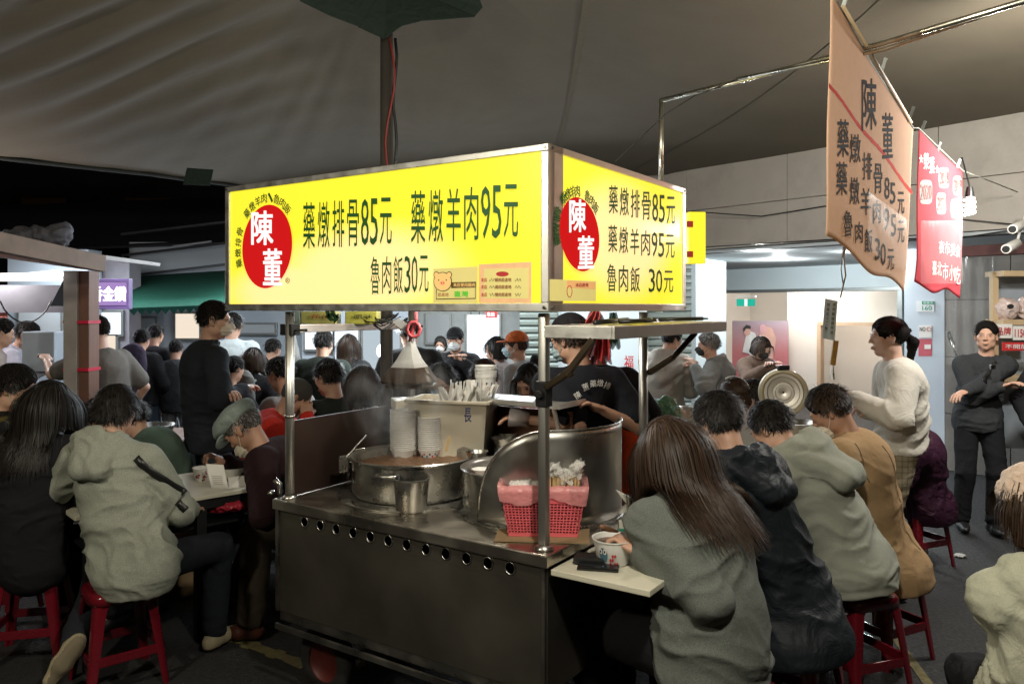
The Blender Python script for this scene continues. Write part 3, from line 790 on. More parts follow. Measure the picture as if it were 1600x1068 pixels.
    if pack:
        pm, pw, ph = pack; S = SDF(); c0 = chest+back*.13*s-cu*.02
        S.u(rc(c0+cu*ph*.35, c0-cu*ph*.4, pw*.42, pw*.5, cf, .55)); 
        v, q = snet(S, c0-.35, c0+.35, .014); v = wrinkle(v, vnormals(v, q), .008, [(c0, .3)], 9, seed)
        bp_ = np_obj('backpack', [(v, q, 0)], [pm], root)
        bp_.parent = None; bp_.location = (pel[0], pel[1], 0)
        tag(bp_, pack_label(label), 'backpack')
        m_ = MB()
        for sx in (-1, 1):
            o_ = R2*sx*.10*s
            m_.tube([Vector(chest+o_+back*.12*s+cu*.10), Vector(neck+o_*.95-cu*.0+back*.02), Vector(chest+o_*1.1-back*.14*s+cu*.04), Vector(chest+o_*1.4-back*.08-cu*.14)], .014, 6)
        m_.build('strap', pm, bp_)
    return ctx
def pack_label(l): return {'man in a b': 'large violet backpack worn by the man in the black jacket', 'woman with': 'grey backpack worn by the long haired woman', 'young man ': 'black backpack worn by the man in the orange cap'}.get(l[:10], 'backpack of the '+l)
def bvh(ctx):
    if 'bvh' not in ctx: ctx['bvh'] = BVHTree.FromPolygons([tuple(a) for a in ctx['gmesh'][0]], [tuple(int(i) for i in f) for f in ctx['gmesh'][1]])
    return ctx['bvh']
def band(ctx, pa, pb, wdt, material, name, view=None, lift=.004, solid=.003, n=30):
    """a flat band laid over the garment from pa to pb (cast on to the garment surface)"""
    T = bvh(ctx); vd = unit(view) if view is not None else ctx['back']; pa = V3(pa); pb = V3(pb)
    ctr = []
    for k in range(n+1):
        p = pa+(pb-pa)*k/n; h = T.ray_cast(Vector(p+vd*.5), Vector(-vd), .9); ctr.append(np.array(h[0]) if h[0] else p)
    C = np.array(ctr)
    for _ in range(2): C[1:-1] = .5*C[1:-1]+.25*(C[:-2]+C[2:])
    out = []
    for k in range(n+1):
        tg = C[min(k+1, n)]-C[max(k-1, 0)]; sd = unit(np.cross(tg, vd))
        for sg in (-1, 1):
            q = C[k]+sd*wdt*.5*sg; h = T.find_nearest(Vector(q)); nn = np.array(h[1]) if h[1] else vd
            if nn@vd < 0: nn = -nn
            out.append(Vector(q+vd*lift*.4+nn*lift))
    m = MB(); m.v = out; m.f = [[2*k, 2*k+1, 2*k+3, 2*k+2] for k in range(n)]; m.m = [0]*n
    return m.build(name, material, ctx['root'], solid=solid, smooth=True)
def seams(ctx, material):
    s = ctx['s']
    for sd, sh in ((-1, ctx['shl']), (1, ctx['shr'])):
        pa = ctx['neck']*.22+sh*.78+ctx['cu']*.05; pb = ctx['chest']+ctx['R2']*sd*.150*s*ctx['wid']-ctx['cu']*.05
        band(ctx, pa, pb, .006, material, 'armhole_seam', view=-ctx['cf'], lift=.0022, solid=.0012)
# ================================================================== SETTING
def asphalt():
    m = mat('asphalt', (.030, .030, .031), .75, 0, .35, 30, .5, 220, rvar=.2)
    n = m.node_tree; b = n.nodes['Principled BSDF']; L = n.links.new; tc = [x for x in n.nodes if x.type == 'TEX_COORD'][0]
    src = b.inputs['Base Color'].links[0].from_socket
    v = n.nodes.new('ShaderNodeTexVoronoi'); v.inputs['Scale'].default_value = 110; L(tc.outputs['Object'], v.inputs['Vector'])
    mr = n.nodes.new('ShaderNodeMapRange'); mr.inputs[1].default_value = .0; mr.inputs[2].default_value = .28; mr.inputs[3].default_value = .55; mr.inputs[4].default_value = 0; L(v.outputs['Distance'], mr.inputs[0])
    mx = n.nodes.new('ShaderNodeMix'); mx.data_type = 'RGBA'; mx.inputs[7].default_value = (.12, .115, .10, 1); L(src, mx.inputs[6]); L(mr.outputs[0], mx.inputs[0])
    n2 = n.nodes.new('ShaderNodeTexNoise'); n2.inputs['Scale'].default_value = 1.1; n2.inputs['Detail'].default_value = 6; L(tc.outputs['Object'], n2.inputs['Vector'])
    m2 = n.nodes.new('ShaderNodeMix'); m2.data_type = 'RGBA'; m2.blend_type = 'MULTIPLY'; m2.inputs[0].default_value = .8; L(mx.outputs[2], m2.inputs[6]); L(n2.outputs[0], m2.inputs[7]); L(m2.outputs[2], b.inputs['Base Color'])
    return m
gm = MB(); gm.quad((-90, -60, 0), (90, -60, 0), (90, 110, 0), (-90, 110, 0))
tag(gm.build('street', asphalt()), kind='structure')
yl = MB(); a0 = G(330, 985); a1 = G(575, 1075); dv = (a1-a0).normalized(); sd = Vector((-dv.y, dv.x, 0))*.045
nseg = 30
for k in range(nseg):
    p = a0-dv*.1+(a1-a0+dv*.8)*(k/nseg); q = a0-dv*.1+(a1-a0+dv*.8)*((k+1)/nseg); wv = .8+.2*math.sin(k*2.3)
    for z in (.004,): yl.quad(*[(x.x, x.y, z) for x in (p-sd*wv, q-sd*wv, q+sd*wv, p+sd*wv)])
tag(yl.build('road_line', mat('worn_yellow_paint', (.13, .11, .045), .85, 0, .5, 30, dirt=.9)), kind='structure')
yr = MB(); b0 = G(1385, 985); b1 = G(1450, 1080)
yr.quad(*[(x.x, x.y, .004) for x in (b0, b1, b1+Vector((.045, -.02, 0)), b0+Vector((.035, -.02, 0)))])
tag(yr.build('road_line', MATS['worn_yellow_paint']), kind='structure')
# night sky dome is the world; far dark end of the street
# ---------------------------------------------------------------- canopy
CANM = cloth('canopy_tarpaulin', (.122, .103, .074), .10, 2., .10, .75, 0.)
PX, PY = -.80, 5.0
def can_z(x, y, s_, t_):
    z = 3.04+.30*s_+.50*math.sin(PI*min(1, max(0, s_)))*(1-t_)**.5*1.1
    dx, dy = x-PX, y-(PY+.1); r = math.hypot(dx, dy); a = math.atan2(dy, dx)
    z += .42*math.exp(-(r/1.6)**2)
    amp = .011*(1-math.exp(-(r/.9)**2))*math.exp(-(r/5.5)**2)*(1.5 if x < PX else .5)
    z += amp*(math.sin(a*34+math.sin(a*9)*2+r*.35)+.6*math.sin(a*61+1.3))*(.35 if x < PX else .25)
    if x < -1.2: z += .030*math.exp(-((y-5.5-.15*x)/1.3)**2)*math.sin((y+.22*x)*16+.8*math.sin(x*2.1))*min(1, (-1.2-x)/1.)
    # gathered folds running down to the mast behind the sign
    dx2, dy2 = x-(PX+.15), y-7.6; r2 = math.hypot(dx2, dy2); a2 = math.atan2(dy2, dx2)
    z -= .08*math.exp(-(r2/.9)**2); z += .003*math.exp(-((r2-.45)/.40)**2)*math.sin(a2*17)
    z += .03*math.sin(x*1.1+.5)*math.sin(y*.8)
    return z
def canopy_fn(u_, v_):
    L0, L1 = Vector((-9.4, .95)), Vector((-1.8, 9.75)); R0, R1 = Vector((9.4, -.4)), Vector((2.15, 9.55))
    if v_ < .14:
        k = (v_-.14)/.14; l = L0+Vector((-.6, 4.0))*k; r = R0+Vector((.6, 3.4))*k; tt = 0
    else:
        tt = (v_-.14)/.86; l = L0.lerp(L1, tt); r = R0.lerp(R1, tt)
    p = l.lerp(r, u_)
    return (p.x, p.y, can_z(p.x, p.y, u_, tt))
cn = MB(); cn.grid(canopy_fn, 260, 220)
can = thing('canopy', 'grey brown tarpaulin canopy stretched over the whole stall on a mast', 'canopy')
cn.build('tarpaulin', CANM, can, smooth=True)
# hem rope / edge on the left and black beam along the shop front
eg = MB(); eg.tube([Vector(canopy_fn(0, .14+.86*k/30))-Vector((0, 0, .02)) for k in range(31)], .018, 6); eg.build('hem', mat('canopy_hem', (.02, .022, .02), .8), can, smooth=True)
for s_, (ua, ub) in enumerate(((.62, .80), (.52, .56))):
    m_ = MB(); pts = []
    for k in range(40):
        f = k/39; q_ = Vector(canopy_fn(ua+(ub-ua)*f, .30+.70*f)); pts.append(q_)
    for k in range(39):
        a, b = pts[k], pts[k+1]; d = (b-a).normalized(); sd = Vector((-d.y, d.x, 0))*.022; dn = Vector((0, 0, -.006)); m_.quad(a-sd+dn, b-sd+dn, b+sd+dn, a+sd+dn)
    m_.build('seam', cloth('canopy_seam', (.12, .105, .075)), can)
pt = MB()
rimp = [(468, 2), (500, -30), (560, -55), (640, -60), (700, -48), (742, -20), (754, 12), (742, 26), (690, 30), (660, 32), (628, 40), (600, 60), (560, 42), (515, 25)]
ctr = P(603, -12, 4.9); ring = [P(x, y, 4.75+.012*(x-603)*.2) for x, y in rimp]
for i in range(len(ring)):
    pt.add([ring[i], ring[(i+1) % len(ring)], ctr+Vector((0, .05, .10))], [(0, 1, 2)])
pt.build('patch', cloth('patch_dark_green', (.022, .034, .026), .1, 60, .5), can, solid=.006)
fl = MB(); q = [P(292, 262, 7.35), P(333, 265, 7.35), P(328, 290, 7.35), P(286, 288, 7.35)]; fl.quad(*q); fl.build('flap', MATS['patch_dark_green'], can, solid=.01)
mast = thing('canopy_mast', 'grey steel mast holding up the canopy behind the menu sign', 'mast', (PX, PY, 0))
m_ = MB(); m_.tube([(PX, PY, 0), (PX, PY, 3.62)], .040, 14); m_.build('pole', mat('mast_grey_paint', (.07, .062, .052), .5, 0, .2, 8), mast, smooth=True)
m_ = MB(); m_.tube([(PX+.03+.03*math.sin(k*.8), PY-.05, 2.1+k*.11) for k in range(13)], .007, 6); m_.build('red_cable', mat('red_cable', (.22, .02, .015), .5), mast, smooth=True)
m_ = MB(); m_.tube([(PX+.06+.012*math.sin(k*1.3), PY-.04, 2.1+k*.11) for k in range(13)], .010, 6); m_.build('black_cable', BLACKP, mast, smooth=True)

# ---------------------------------------------------------------- right shop building
FA = Vector((3.2, 8.0, 0)); fd = Vector((-.63, .77, 0)).normalized(); fn_ = Vector((-fd.y, fd.x, 0))  # fn_ points to... 
if fn_.y > 0: fn_ = -fn_
def W1(t, z, off=0.): return FA+fd*t+Vector((0, 0, z))+fn_*off       # front plane of the upper panels
shop = thing('shop_building', 'white corner shop with beige stone upper panels and wide doorway', 'building', (3.2, 8, 0))
STONE = mat('stone_panel', (.50, .455, .40), .75, 0, .07, 3, .12, 40, dirt=.22)
tz = [(2.39, 2.86), (2.86, 3.42)]
tx = [-4.6, -3.3, -2.1, -.95, .46, 1.62, 2.0]
tx = [-4.7, -3.5, -2.3, -1.1, .42, 1.75, 3.0]
for i in range(len(tx)-1):
    for z0, z1 in tz:
        m_ = MB(); c = W1((tx[i]+tx[i+1])/2, (z0+z1)/2, 0)
        ang = math.atan2(fd.y, fd.x); m_.box(c, (abs(tx[i+1]-tx[i])-.007, .05, z1-z0-.007), ang)
        m_.build('stone_panel', STONE, shop, bevel=.003)
m_ = MB(); m_.box(W1(-.85, 3.0, -.10), (7.8, .10, 1.3), math.atan2(fd.y, fd.x)); m_.build('panel_backing', mat('backing_dark', (.05, .045, .04), .9), shop)
SHOPW = mat('shop_white_wall', (.60, .68, .70), .55, 0, .03, 2, rvar=.1)
def W2(t, z, off=0.): return Vector((4.8, 12.0, 0))+fd*t+Vector((0, 0, z))+fn_*off
ang = math.atan2(fd.y, fd.x)
# t on the door wall plane for a pixel
def tW2(px):
    k = (px-800)/FPX; return (4.8-k*12.0)/(k*fd.y-fd.x)
def tW1(px, off=0.):
    o = FA+fn_*off; k = (px-800)/FPX; return (o.x-k*o.y)/(k*fd.y-fd.x)
d0, d1 = tW2(1413), tW2(1128)
m_ = MB()
m_.box(W2((d0-2.5+d0)/2, 1.25, 0), (2.5, .16, 2.5), ang)
xr = tW2(1040)
m_.box(W2((d1+xr)/2, 1.25, 0), (abs(xr-d1), .16, 2.5), ang)
m_.box(W2((d0+d1)/2, 2.22, .002), (abs(d1-d0), .16, .52), ang)
m_.build('wall', SHOPW, shop)
m_ = MB(); p = [W1(-4.4, 2.385, .0), W1(3.0, 2.385, .0), W2(3.6, 2.385, 0), W2(-3.2, 2.385, 0)]; m_.quad(*p); m_.build('soffit', mat('soffit_white', (.50, .54, .55), .6, 0, .03, 2), shop, solid=.03)
for px in (1166, 1321, 1246):
    k = (px-800)/FPX; Y = 8.9 if px != 1246 else 10.3; c = Vector((k*Y, Y, 2.378))
    m_ = MB().lathe([(.085, 0), (.085, -.012), (.065, -.012), (.065, 0)], c, 20); dl = m_.build('downlight', WHITEP, shop, smooth=False)
    m_ = MB().lathe([(0.0, -.004), (.064, -.004)], c, 20); m_.build('lens', emis('downlight_glow', (1, .97, .9), 6), dl)
# door frame
FRM = mat('door_frame_metal', (.30, .32, .31), .4, .6)
m_ = MB()
for t in (d0, d1): m_.box(W2(t, .98, .10), (.07, .10, 1.96), ang)
m_.box(W2((d0+d1)/2, 1.985, .10), (abs(d1-d0)+.07, .10, .05), ang); m_.build('door_frame', FRM, shop, bevel=.004)
# interior
INW = mat('interior_wall', (.62, .58, .52), .7, 0, .04, 2)
m_ = MB()
A, B_ = W2(d0-1.2, 0, -3.2), W2(d1+1.6, 0, -3.2)
m_.box((A+B_)/2+Vector((0, 0, 1.2)), ((A-B_).length, .1, 2.4), ang)
for t in (d0-1.2, d1+1.6): m_.box(W2(t, 1.2, -1.65), (.1, 3.1, 2.4), ang)
m_.build('interior_wall', INW, shop)
m_ = MB(); m_.quad(W2(d0-1.2, 2.39, -.09), W2(d1+1.6, 2.39, -.09), W2(d1+1.6, 2.39, -3.2), W2(d0-1.2, 2.39, -3.2)); m_.build('interior_ceiling', INW, shop, solid=.02)
def off_t(px, off):   # t on a plane parallel to the door wall, moved by off along fn_
    o = Vector((4.8, 12.0, 0))+fn_*off; k = (px-800)/FPX; return (o.x-k*o.y)/(k*fd.y-fd.x)
def Yo(px, off): t = off_t(px, off); return (Vector((4.8, 12.0, 0))+fn_*off+fd*t).y
def Wz(px, py, off):
    t = off_t(px, off); p = Vector((4.8, 12.0, 0))+fn_*off+fd*t; return CAMH-(py-HZ)/FPX*p.y
def WP(px, py, off): t = off_t(px, off); p = W2(t, 0, off); p.z = Wz(px, py, off); return p
# partition inside with warm lit opening
o_ = -1.4
m_ = MB(); ta, tb, tc_ = off_t(1280, o_), off_t(1232, o_), off_t(1420, o_)
m_.box(W2((ta+tb)/2+.0, 1.2, o_), (abs(ta-tb), .08, 2.4), ang); zt = Wz(1300, 508, o_)
m_.box(W2((ta+tc_)/2-.4, (2.4+zt)/2, o_), (abs(ta-tc_)+.8, .08, 2.4-zt), ang); m_.build('partition_wall', INW, shop)
m_ = MB(); m_.box(W2(ta-.03, zt/2, o_+.01), (.07, .12, zt), ang); m_.box(W2((ta+tc_)/2-.2, zt+.03, o_+.012), (abs(ta-tc_)+.4, .12, .06), ang); m_.build('opening_trim', mat('trim_warm_wood', (.42, .30, .20), .6), shop)
lamp('shop_interior_light', tuple(W2(ta-.9, 1.9, -2.3)), 38, (1, .86, .76), .15)
# poster
po = thing('poster', 'large pink and blue fashion poster of two figures inside the shop', 'poster', tuple(W2(off_t(1190, -1.0), 0, -1.0)))
o2 = -1.0
def poster_mat():
    m = mat('poster_gradient', (.3, .3, .35), .5, 0, 0); n = m.node_tree; b = n.nodes['Principled BSDF']; L = n.links.new
    tc = [x for x in n.nodes if x.type == 'TEX_COORD'][0]; sx = n.nodes.new('ShaderNodeSeparateXYZ'); L(tc.outputs['Object'], sx.inputs[0])
    r = n.nodes.new('ShaderNodeValToRGB'); mr = n.nodes.new('ShaderNodeMapRange'); mr.inputs[1].default_value = .9; mr.inputs[2].default_value = 1.7; L(sx.outputs[2], mr.inputs[0]); L(mr.outputs[0], r.inputs[0])
    r.color_ramp.elements[0].color = (.42, .14, .15, 1); r.color_ramp.elements[1].color = (.22, .25, .30, 1); e = r.color_ramp.elements.new(.35); e.color = (.36, .20, .22, 1); L(r.outputs[0], b.inputs['Base Color'])
    return m
m_ = MB(); m_.quad(WP(1145, 640, o2), WP(1232, 640, o2), WP(1232, 501, o2), WP(1145, 501, o2)); m_.build('print', poster_mat(), po, solid=.02)
m_ = MB()
def blob(pts, off, mi=0):
    vs = [WP(x, y, off) for x, y in pts]; m_.cm = mi; m_.add(vs, [list(range(len(vs)))])
blob([(1160, 550), (1166, 522), (1172, 517), (1180, 520), (1184, 534), (1176, 560), (1170, 552)], o2+.03, 0)
blob([(1162, 512), (1169, 508), (1173, 513), (1172, 522), (1166, 525), (1162, 520)], o2+.034, 1)
blob([(1161, 513), (1166, 507), (1173, 509), (1173, 514), (1166, 513), (1162, 519)], o2+.038, 2)
blob([(1186, 530), (1188, 515), (1196, 509), (1206, 512), (1213, 528), (1208, 560), (1190, 562)], o2+.03, 1)
blob([(1187, 516), (1188, 508), (1194, 506), (1198, 511), (1196, 519), (1190, 521)], o2+.034, 3)
m_.build('figure_print', [mat('print_white', (.6, .6, .6), .6), mat('print_skin', (.5, .3, .25), .6), mat('print_black', (.03, .03, .03), .6), mat('print_pink', (.5, .28, .3), .6)], po)
# exit sign
es_ = thing('exit_sign', 'green and white running man exit sign hanging inside the doorway', 'sign', tuple(W2(off_t(1166, -.4), 1.9, -.4)))
m_ = MB(); m_.cm = 0; m_.quad(WP(1151, 478, -.4), WP(1163, 478, -.4), WP(1163, 467, -.4), WP(1151, 467, -.4)); m_.quad(WP(1168, 478, -.4), WP(1180, 478, -.4), WP(1180, 467, -.4), WP(1168, 467, -.4))
m_.cm = 1; m_.quad(WP(1163, 478, -.4), WP(1168, 478, -.4), WP(1168, 467, -.4), WP(1163, 467, -.4)); m_.build('lit_face', [emis('exit_green', (.02, .42, .30), 1.0), emis('exit_white', (.8, .95, .9), 1.)], es_)
m_ = MB(); a, b = WP(1150, 463, -.38), WP(1181, 463, -.38); m_.bar(a, b, .05, .03); m_.build('housing', ALU, es_)
# pillar
pl_off = None
Yp = 8.45; pxa, pxb = 1419, 1476
pil = thing('pillar', 'white tiled pillar beside the shop doorway carrying the house number', 'pillar', ((1450-800)/FPX*Yp, Yp, 0))
c = Vector(((1446-800)/FPX*Yp, Yp, 0)); 
m_ = MB(); m_.box(c+fd*.014-fn_*.15+Vector((0, 0, 1.19)), (.42, .30, 2.385), ang); m_.build('shaft', mat('pillar_white', (.50, .56, .62), .45, 0, .03, 2), pil, bevel=.006)
# signs on the pillar: plane = front face of the pillar
def pil_sign(name, label, x0, y0, x1, y1, m0, cat='sign'):
    nrm = fn_; c0 = c+fn_*.004
    def hit(px, py):
        k = (px-800)/FPX; t = (c0.x-k*c0.y)/(k*fd.y-fd.x); p = c0+fd*t; p.z = CAMH-(py-HZ)/FPX*p.y; return p
    o = thing(name, label, cat, tuple(hit(x0, y1))); mm = MB(); mm.quad(hit(x0, y1), hit(x1, y1), hit(x1, y0), hit(x0, y0)); mm.build('plate', m0, o, solid=.006)
    return o, hit
def txt_px(s, hit, cx, cy, wpx, hpx, material, parent, bold=.01, lift=.008, name='lettering'):
    a, b = hit(cx-wpx/2, cy), hit(cx+wpx/2, cy); top, bot = hit(cx, cy-hpx/2), hit(cx, cy+hpx/2)
    r = (b-a); Lr = r.length; r.normalize(); up = (top-bot); Lu = up.length; up.normalize(); nn = r.cross(up)
    if nn.y > 0: nn = -nn
    mid = hit(cx, cy)
    return fit_text(s, mid, r, up, nn, -(mid-a).length, (b-mid).length, -Lu/2, Lu/2, material, parent, name, bold, lift)
INKB = mat('ink_black', (.015, .015, .015), .7, 0, 0); INKR = mat('ink_red', (.5, .03, .03), .6, 0, 0); INKG = mat('ink_green', (.01, .25, .16), .6, 0, 0); INKW = mat('ink_white', (.8, .8, .78), .6, 0, 0)
WPL = mat('white_plate', (.66, .68, .68), .4, 0, 0)
o, hit = pil_sign('house_number_plate', 'small white and green house number plate 160 on the pillar', 1432, 470, 1460, 487, WPL)
txt_px('160', hit, 1449, 481, 15, 7, INKG, o, .02)
m_ = MB(); m_.quad(hit(1441, 475.5), hit(1460, 475.5), hit(1460, 470.3), hit(1441, 470.3)); 
for p in m_.v: p += fn_*.009
m_.build('green_band', INKG, o); txt_px('街夜市', hit, 1451, 473, 15, 4, INKW, o, .0, .012)
o, hit = pil_sign('no_smoking_notice', 'white paper notice printed NO with a no smoking circle', 1436, 508, 1456, 527, PAPER)
txt_px('NO', hit, 1442, 514, 9, 7, INKB, o, .01)
m_ = MB(); hc_ = hit(1452, 514); m_.tube([hc_+fd*.022*math.cos(a)+Vector((0, 0, .022*math.sin(a)))+fn_*.008 for a in [2*PI*k/14 for k in range(14)]], .003, 4, closed=True); m_.build('circle', INKR, o)
o, hit = pil_sign('red_notice', 'pink red notice sheet below the no smoking paper on the pillar', 1435, 529, 1456, 556, mat('pink_red_paper', (.5, .10, .13), .7))
m_ = MB(); m_.quad(hit(1445, 545), hit(1455, 545), hit(1455, 538), hit(1445, 538))
for p in m_.v: p += fn_*.008
m_.build('pale_box', PAPER, o)
# grey wall right of the pillar
gw = thing('stone_wall', 'grey stone tiled wall behind the man with crossed arms', 'wall', (4.9, 7.6, 0))
GST = mat('grey_stone_tile', (.20, .185, .165), .7, 0, .2, 3, .2, 30, dirt=.35)
for i in range(5):
    for j in range(4):
        w_ = .62; h_ = .6; t0 = tW1(1478, -1.29)-.31-i*w_
        m_ = MB(); m_.box(W1(t0, .3+j*h_, -1.29), (w_-.008, .06, h_-.008), ang); m_.build('stone_tile', GST, gw, bevel=.003)
m_ = MB(); m_.box(W1(tW1(1478, -1.36)-1.65, 1.2, -1.36), (3.3, .06, 2.45), ang); m_.build('mortar_backing', MATS['backing_dark'], gw)
# red beam and CCTV cameras
bm_ = thing('steel_beam', 'dull red steel beam under the stone panels at the right edge', 'beam', tuple(P(1510, 395, 6.9)))
m_ = MB(); m_.bar(P(1490, 394, 6.9), P(1640, 386, 6.2), .12, .09); m_.build('beam_body', mat('beam_red_paint', (.10, .035, .03), .6, 0, .2, 6), bm_, bevel=.005)
for i, (px, py, lb) in enumerate(((1580, 384, 'small white bullet camera tilted downward below the beam'), (1590, 353, 'small white dome shaped camera mounted above the bullet camera'))):
    o = thing('security_camera', lb, 'camera', tuple(P(px, py, 6.0)), group='security cameras on the beam')
    m_ = MB(); a = P(px-8, py+5, 5.9); b = P(px+9, py-4, 6.15); m_.tube([a, b], .036, 14); m_.build('housing', WHITEP, o, smooth=True, bevel=.004)
    m_ = MB(); d_ = (a-b).normalized(); m_.tube([a, a+d_*.006], .026, 14); m_.build('lens', BLACKP, o)
    m_ = MB(); m_.tube([b, b+Vector((.03, 0, .12))], .010, 8); m_.build('bracket', WHITEP, o, smooth=True)
# shelf with packages
sh = thing('display_shelf', 'pale wooden display shelf with hanging goods at the right edge', 'shelf', tuple(G(1560, 760)))
WOODP = mat('pale_wood', (.46, .34, .20), .6, 0, .15, 6, .1, 40, aniso=(1, 1, .15))
Ys = 6.5
for a, b in (((1553, 425), (1553, 700)), ((1680, 425), (1680, 700))): m_ = MB(); m_.bar(P(*a, Ys), P(*b, Ys), .05, .05, (0, 1, 0)); m_.build('post', WOODP, sh, bevel=.003)
for y in (428, 503, 590): m_ = MB(); m_.bar(P(1553, y, Ys-.01), P(1680, y, Ys-.01), .25, .045); m_.build('shelf_board', WOODP, sh, bevel=.003)
m_ = MB(); m_.quad(P(1553, 700, Ys+.2), P(1680, 700, Ys+.2), P(1680, 425, Ys+.2), P(1553, 425, Ys+.2)); m_.build('back_board', mat('shelf_back', (.34, .38, .42), .6), sh, solid=.02)
bagm = mat('clear_bag_white', (.62, .50, .46), .18, 0, .3, 12, .6, 30)
for i, (x, y, w_, h_, lb) in enumerate(((1572, 482, 34, 34, 'glossy clear bag of pale goods on the left of the top shelf'), (1606, 480, 28, 36, 'glossy clear bag of pale goods cut by the frame on the top shelf'))):
    cc = P(x, y, Ys-.02); o = thing('goods_bag', lb, 'bag', tuple(cc), group='bags of goods on the shelf')
    S = SDF(); S.u(el((0, 0, 0), (w_/FPX*Ys/2, .08, h_/FPX*Ys/2))); v, q = snet(S, (-.14, -.12, -.14), (.14, .12, .14), .008); v = wrinkle(v, vnormals(v, q), .012, [((0, 0, 0), .3)], 22, i)
    np_obj('wrapper', [(v+V3(cc), q, 0)], [bagm], o)
    m_ = MB(); m_.lathe([(0, 0), (.018, 0)], (0, 0, 0), 14, M=Matrix.Translation(cc+Vector((-.03, -.105, .02))) @ Matrix.Rotation(PI/2, 4, 'X') @ Matrix.Scale(1.6, 4, (1, 0, 0))); m_.build('sticker', INKB, o)
for i, (x, y, t, bgm, im, lb) in enumerate(((1568, 517, '品牌', PAPER, INKR, 'white card printed with red marks on the shelf edge'), (1594, 520, '1150', PAPER, INKR, 'white price card printed 1150 in red'), (1588, 541, '不開放', mat('red_card', (.55, .03, .03), .5), INKW, 'red card with white characters below the price card'))):
    y0, w_, h_ = y, (28, 22, 44)[i], (22, 22, 13)[i]; o = thing('shelf_card', lb, 'card', tuple(P(x, y, Ys-.14)))
    m_ = MB(); Yc = Ys-.14; m_.quad(P(x-w_/2, y+h_/2, Yc), P(x+w_/2, y+h_/2, Yc), P(x+w_/2, y-h_/2, Yc), P(x-w_/2, y-h_/2, Yc)); m_.build('card_face', bgm, o, solid=.004)
    txt_px(t, lambda a, b, Yc=Yc: P(a, b, Yc-.006), x, y, w_*.8, h_*.55, im, o, .02, .004)
ps = thing('plastic_curtain', 'clear plastic curtain hanging before the stone wall', 'curtain', tuple(G(1500, 760)))
PLAST = mat('clear_plastic', (.8, .8, .8), .12, 0, 0, alpha=.16)
m_ = MB(); m_.grid(lambda u_, v_: P(1478+75*u_, 400+170*v_, 6.9+.03*math.sin(u_*22)+.02*math.sin(u_*9+v_*4)), 60, 8); m_.build('sheet', PLAST, ps, smooth=True)
umb = thing('umbrella', 'closed umbrella with silver shaft and black handle leaning on the wall', 'umbrella', tuple(G(1500, 760)))
m_ = MB(); m_.tube([P(1484, 525, 7.0), P(1497, 560, 6.95)], .012, 8); m_.build('shaft', STEEL, umb, smooth=True)
m_ = MB(); m_.tube([P(1481, 518, 7.), P(1489, 538, 7.)], .020, 8); m_.build('handle', BLACKP, umb, smooth=True)
m_ = MB(); m_.tube([P(1497, 560, 6.95), P(1515, 720, 6.9)], [.03, .012], 10); m_.build('canopy', MATS['cloth_black'] if 'cloth_black' in MATS else cloth('cloth_black', (.014, .014, .016)), umb, smooth=True)

# rolling shutter wall, centre
def shutter(px0, px1, Y0, Y1, ztop, label):
    o = thing('rolling_shutter', label, 'shutter', tuple(P(px0, 480, Y0).xy)+(0,))
    a = P(px0, 480, Y0); b = P(px1, 480, Y1); a.z = b.z = 0; n = int(ztop/.085)
    for k in range(n):
        m_ = MB(); z = .05+k*.085; d = (b-a).normalized(); nn = Vector((d.y, -d.x, 0))
        pr = [(0, 0), (.018, .02), (.018, .055), (0, .080)]
        m_.grid(lambda u_, v_: a+(b-a)*u_+nn*pr[min(3, round(v_*3))][0]+Vector((0, 0, z+pr[min(3, round(v_*3))][1])), 1, 3)
        m_.build('slat', mat('shutter_green_grey', (.17, .20, .18), .5, .3, .15, 6), o)
    return o
shutter(812, 872, 9.3, 9.3, 2.5, 'grey green rolling shutter left of the cook')
shutter(1008, 1080, 9.6, 9.6, 2.6, 'grey green rolling shutter behind the man in the cream hoodie')
wl = thing('shop_wall', 'white painted wall between the two rolling shutters', 'wall', (1.2, 9.6, 0))
m_ = MB(); a, b = P(872, 480, 9.5), P(1008, 480, 9.6); m_.box(((a+b)/2).xy.to_3d()+Vector((0, 0, 1.3)), ((b-a).length, .15, 2.6)); m_.build('wall_face', SHOPW, wl)
m_ = MB(); a, b = P(1080, 480, 10.0), P(1128, 480, 11.); m_.box(((a+b)/2).xy.to_3d()+Vector((.0, 0, 1.3)), ((b-a).length, .12, 2.6), .99); m_.build('wall_return', SHOPW, wl)
for s_, y in (('↑福↓', 540), ('財', 560)): pass
txt_px('福', lambda a, b: P(a, b, 9.4), 982, 566, 14, 22, INKR, wl, .02, .03, 'red_mark')
bs = thing('building_block', 'dark upper storeys above the market stalls', 'building', (0, 16, 0))
m_ = MB(); m_.box((-3, 19, 3.2), (40, 3, 6.4)); m_.build('block_wall', mat('night_wall', (.05, .052, .06), .8, 0, .3, 1.5), bs)
for i in range(12):
    m_ = MB(); m_.box((-15+i*2.3, 17.45, 3.6), (1.0, .06, 1.1)); m_.build('window', mat('night_window', (.02, .022, .03), .2), bs)
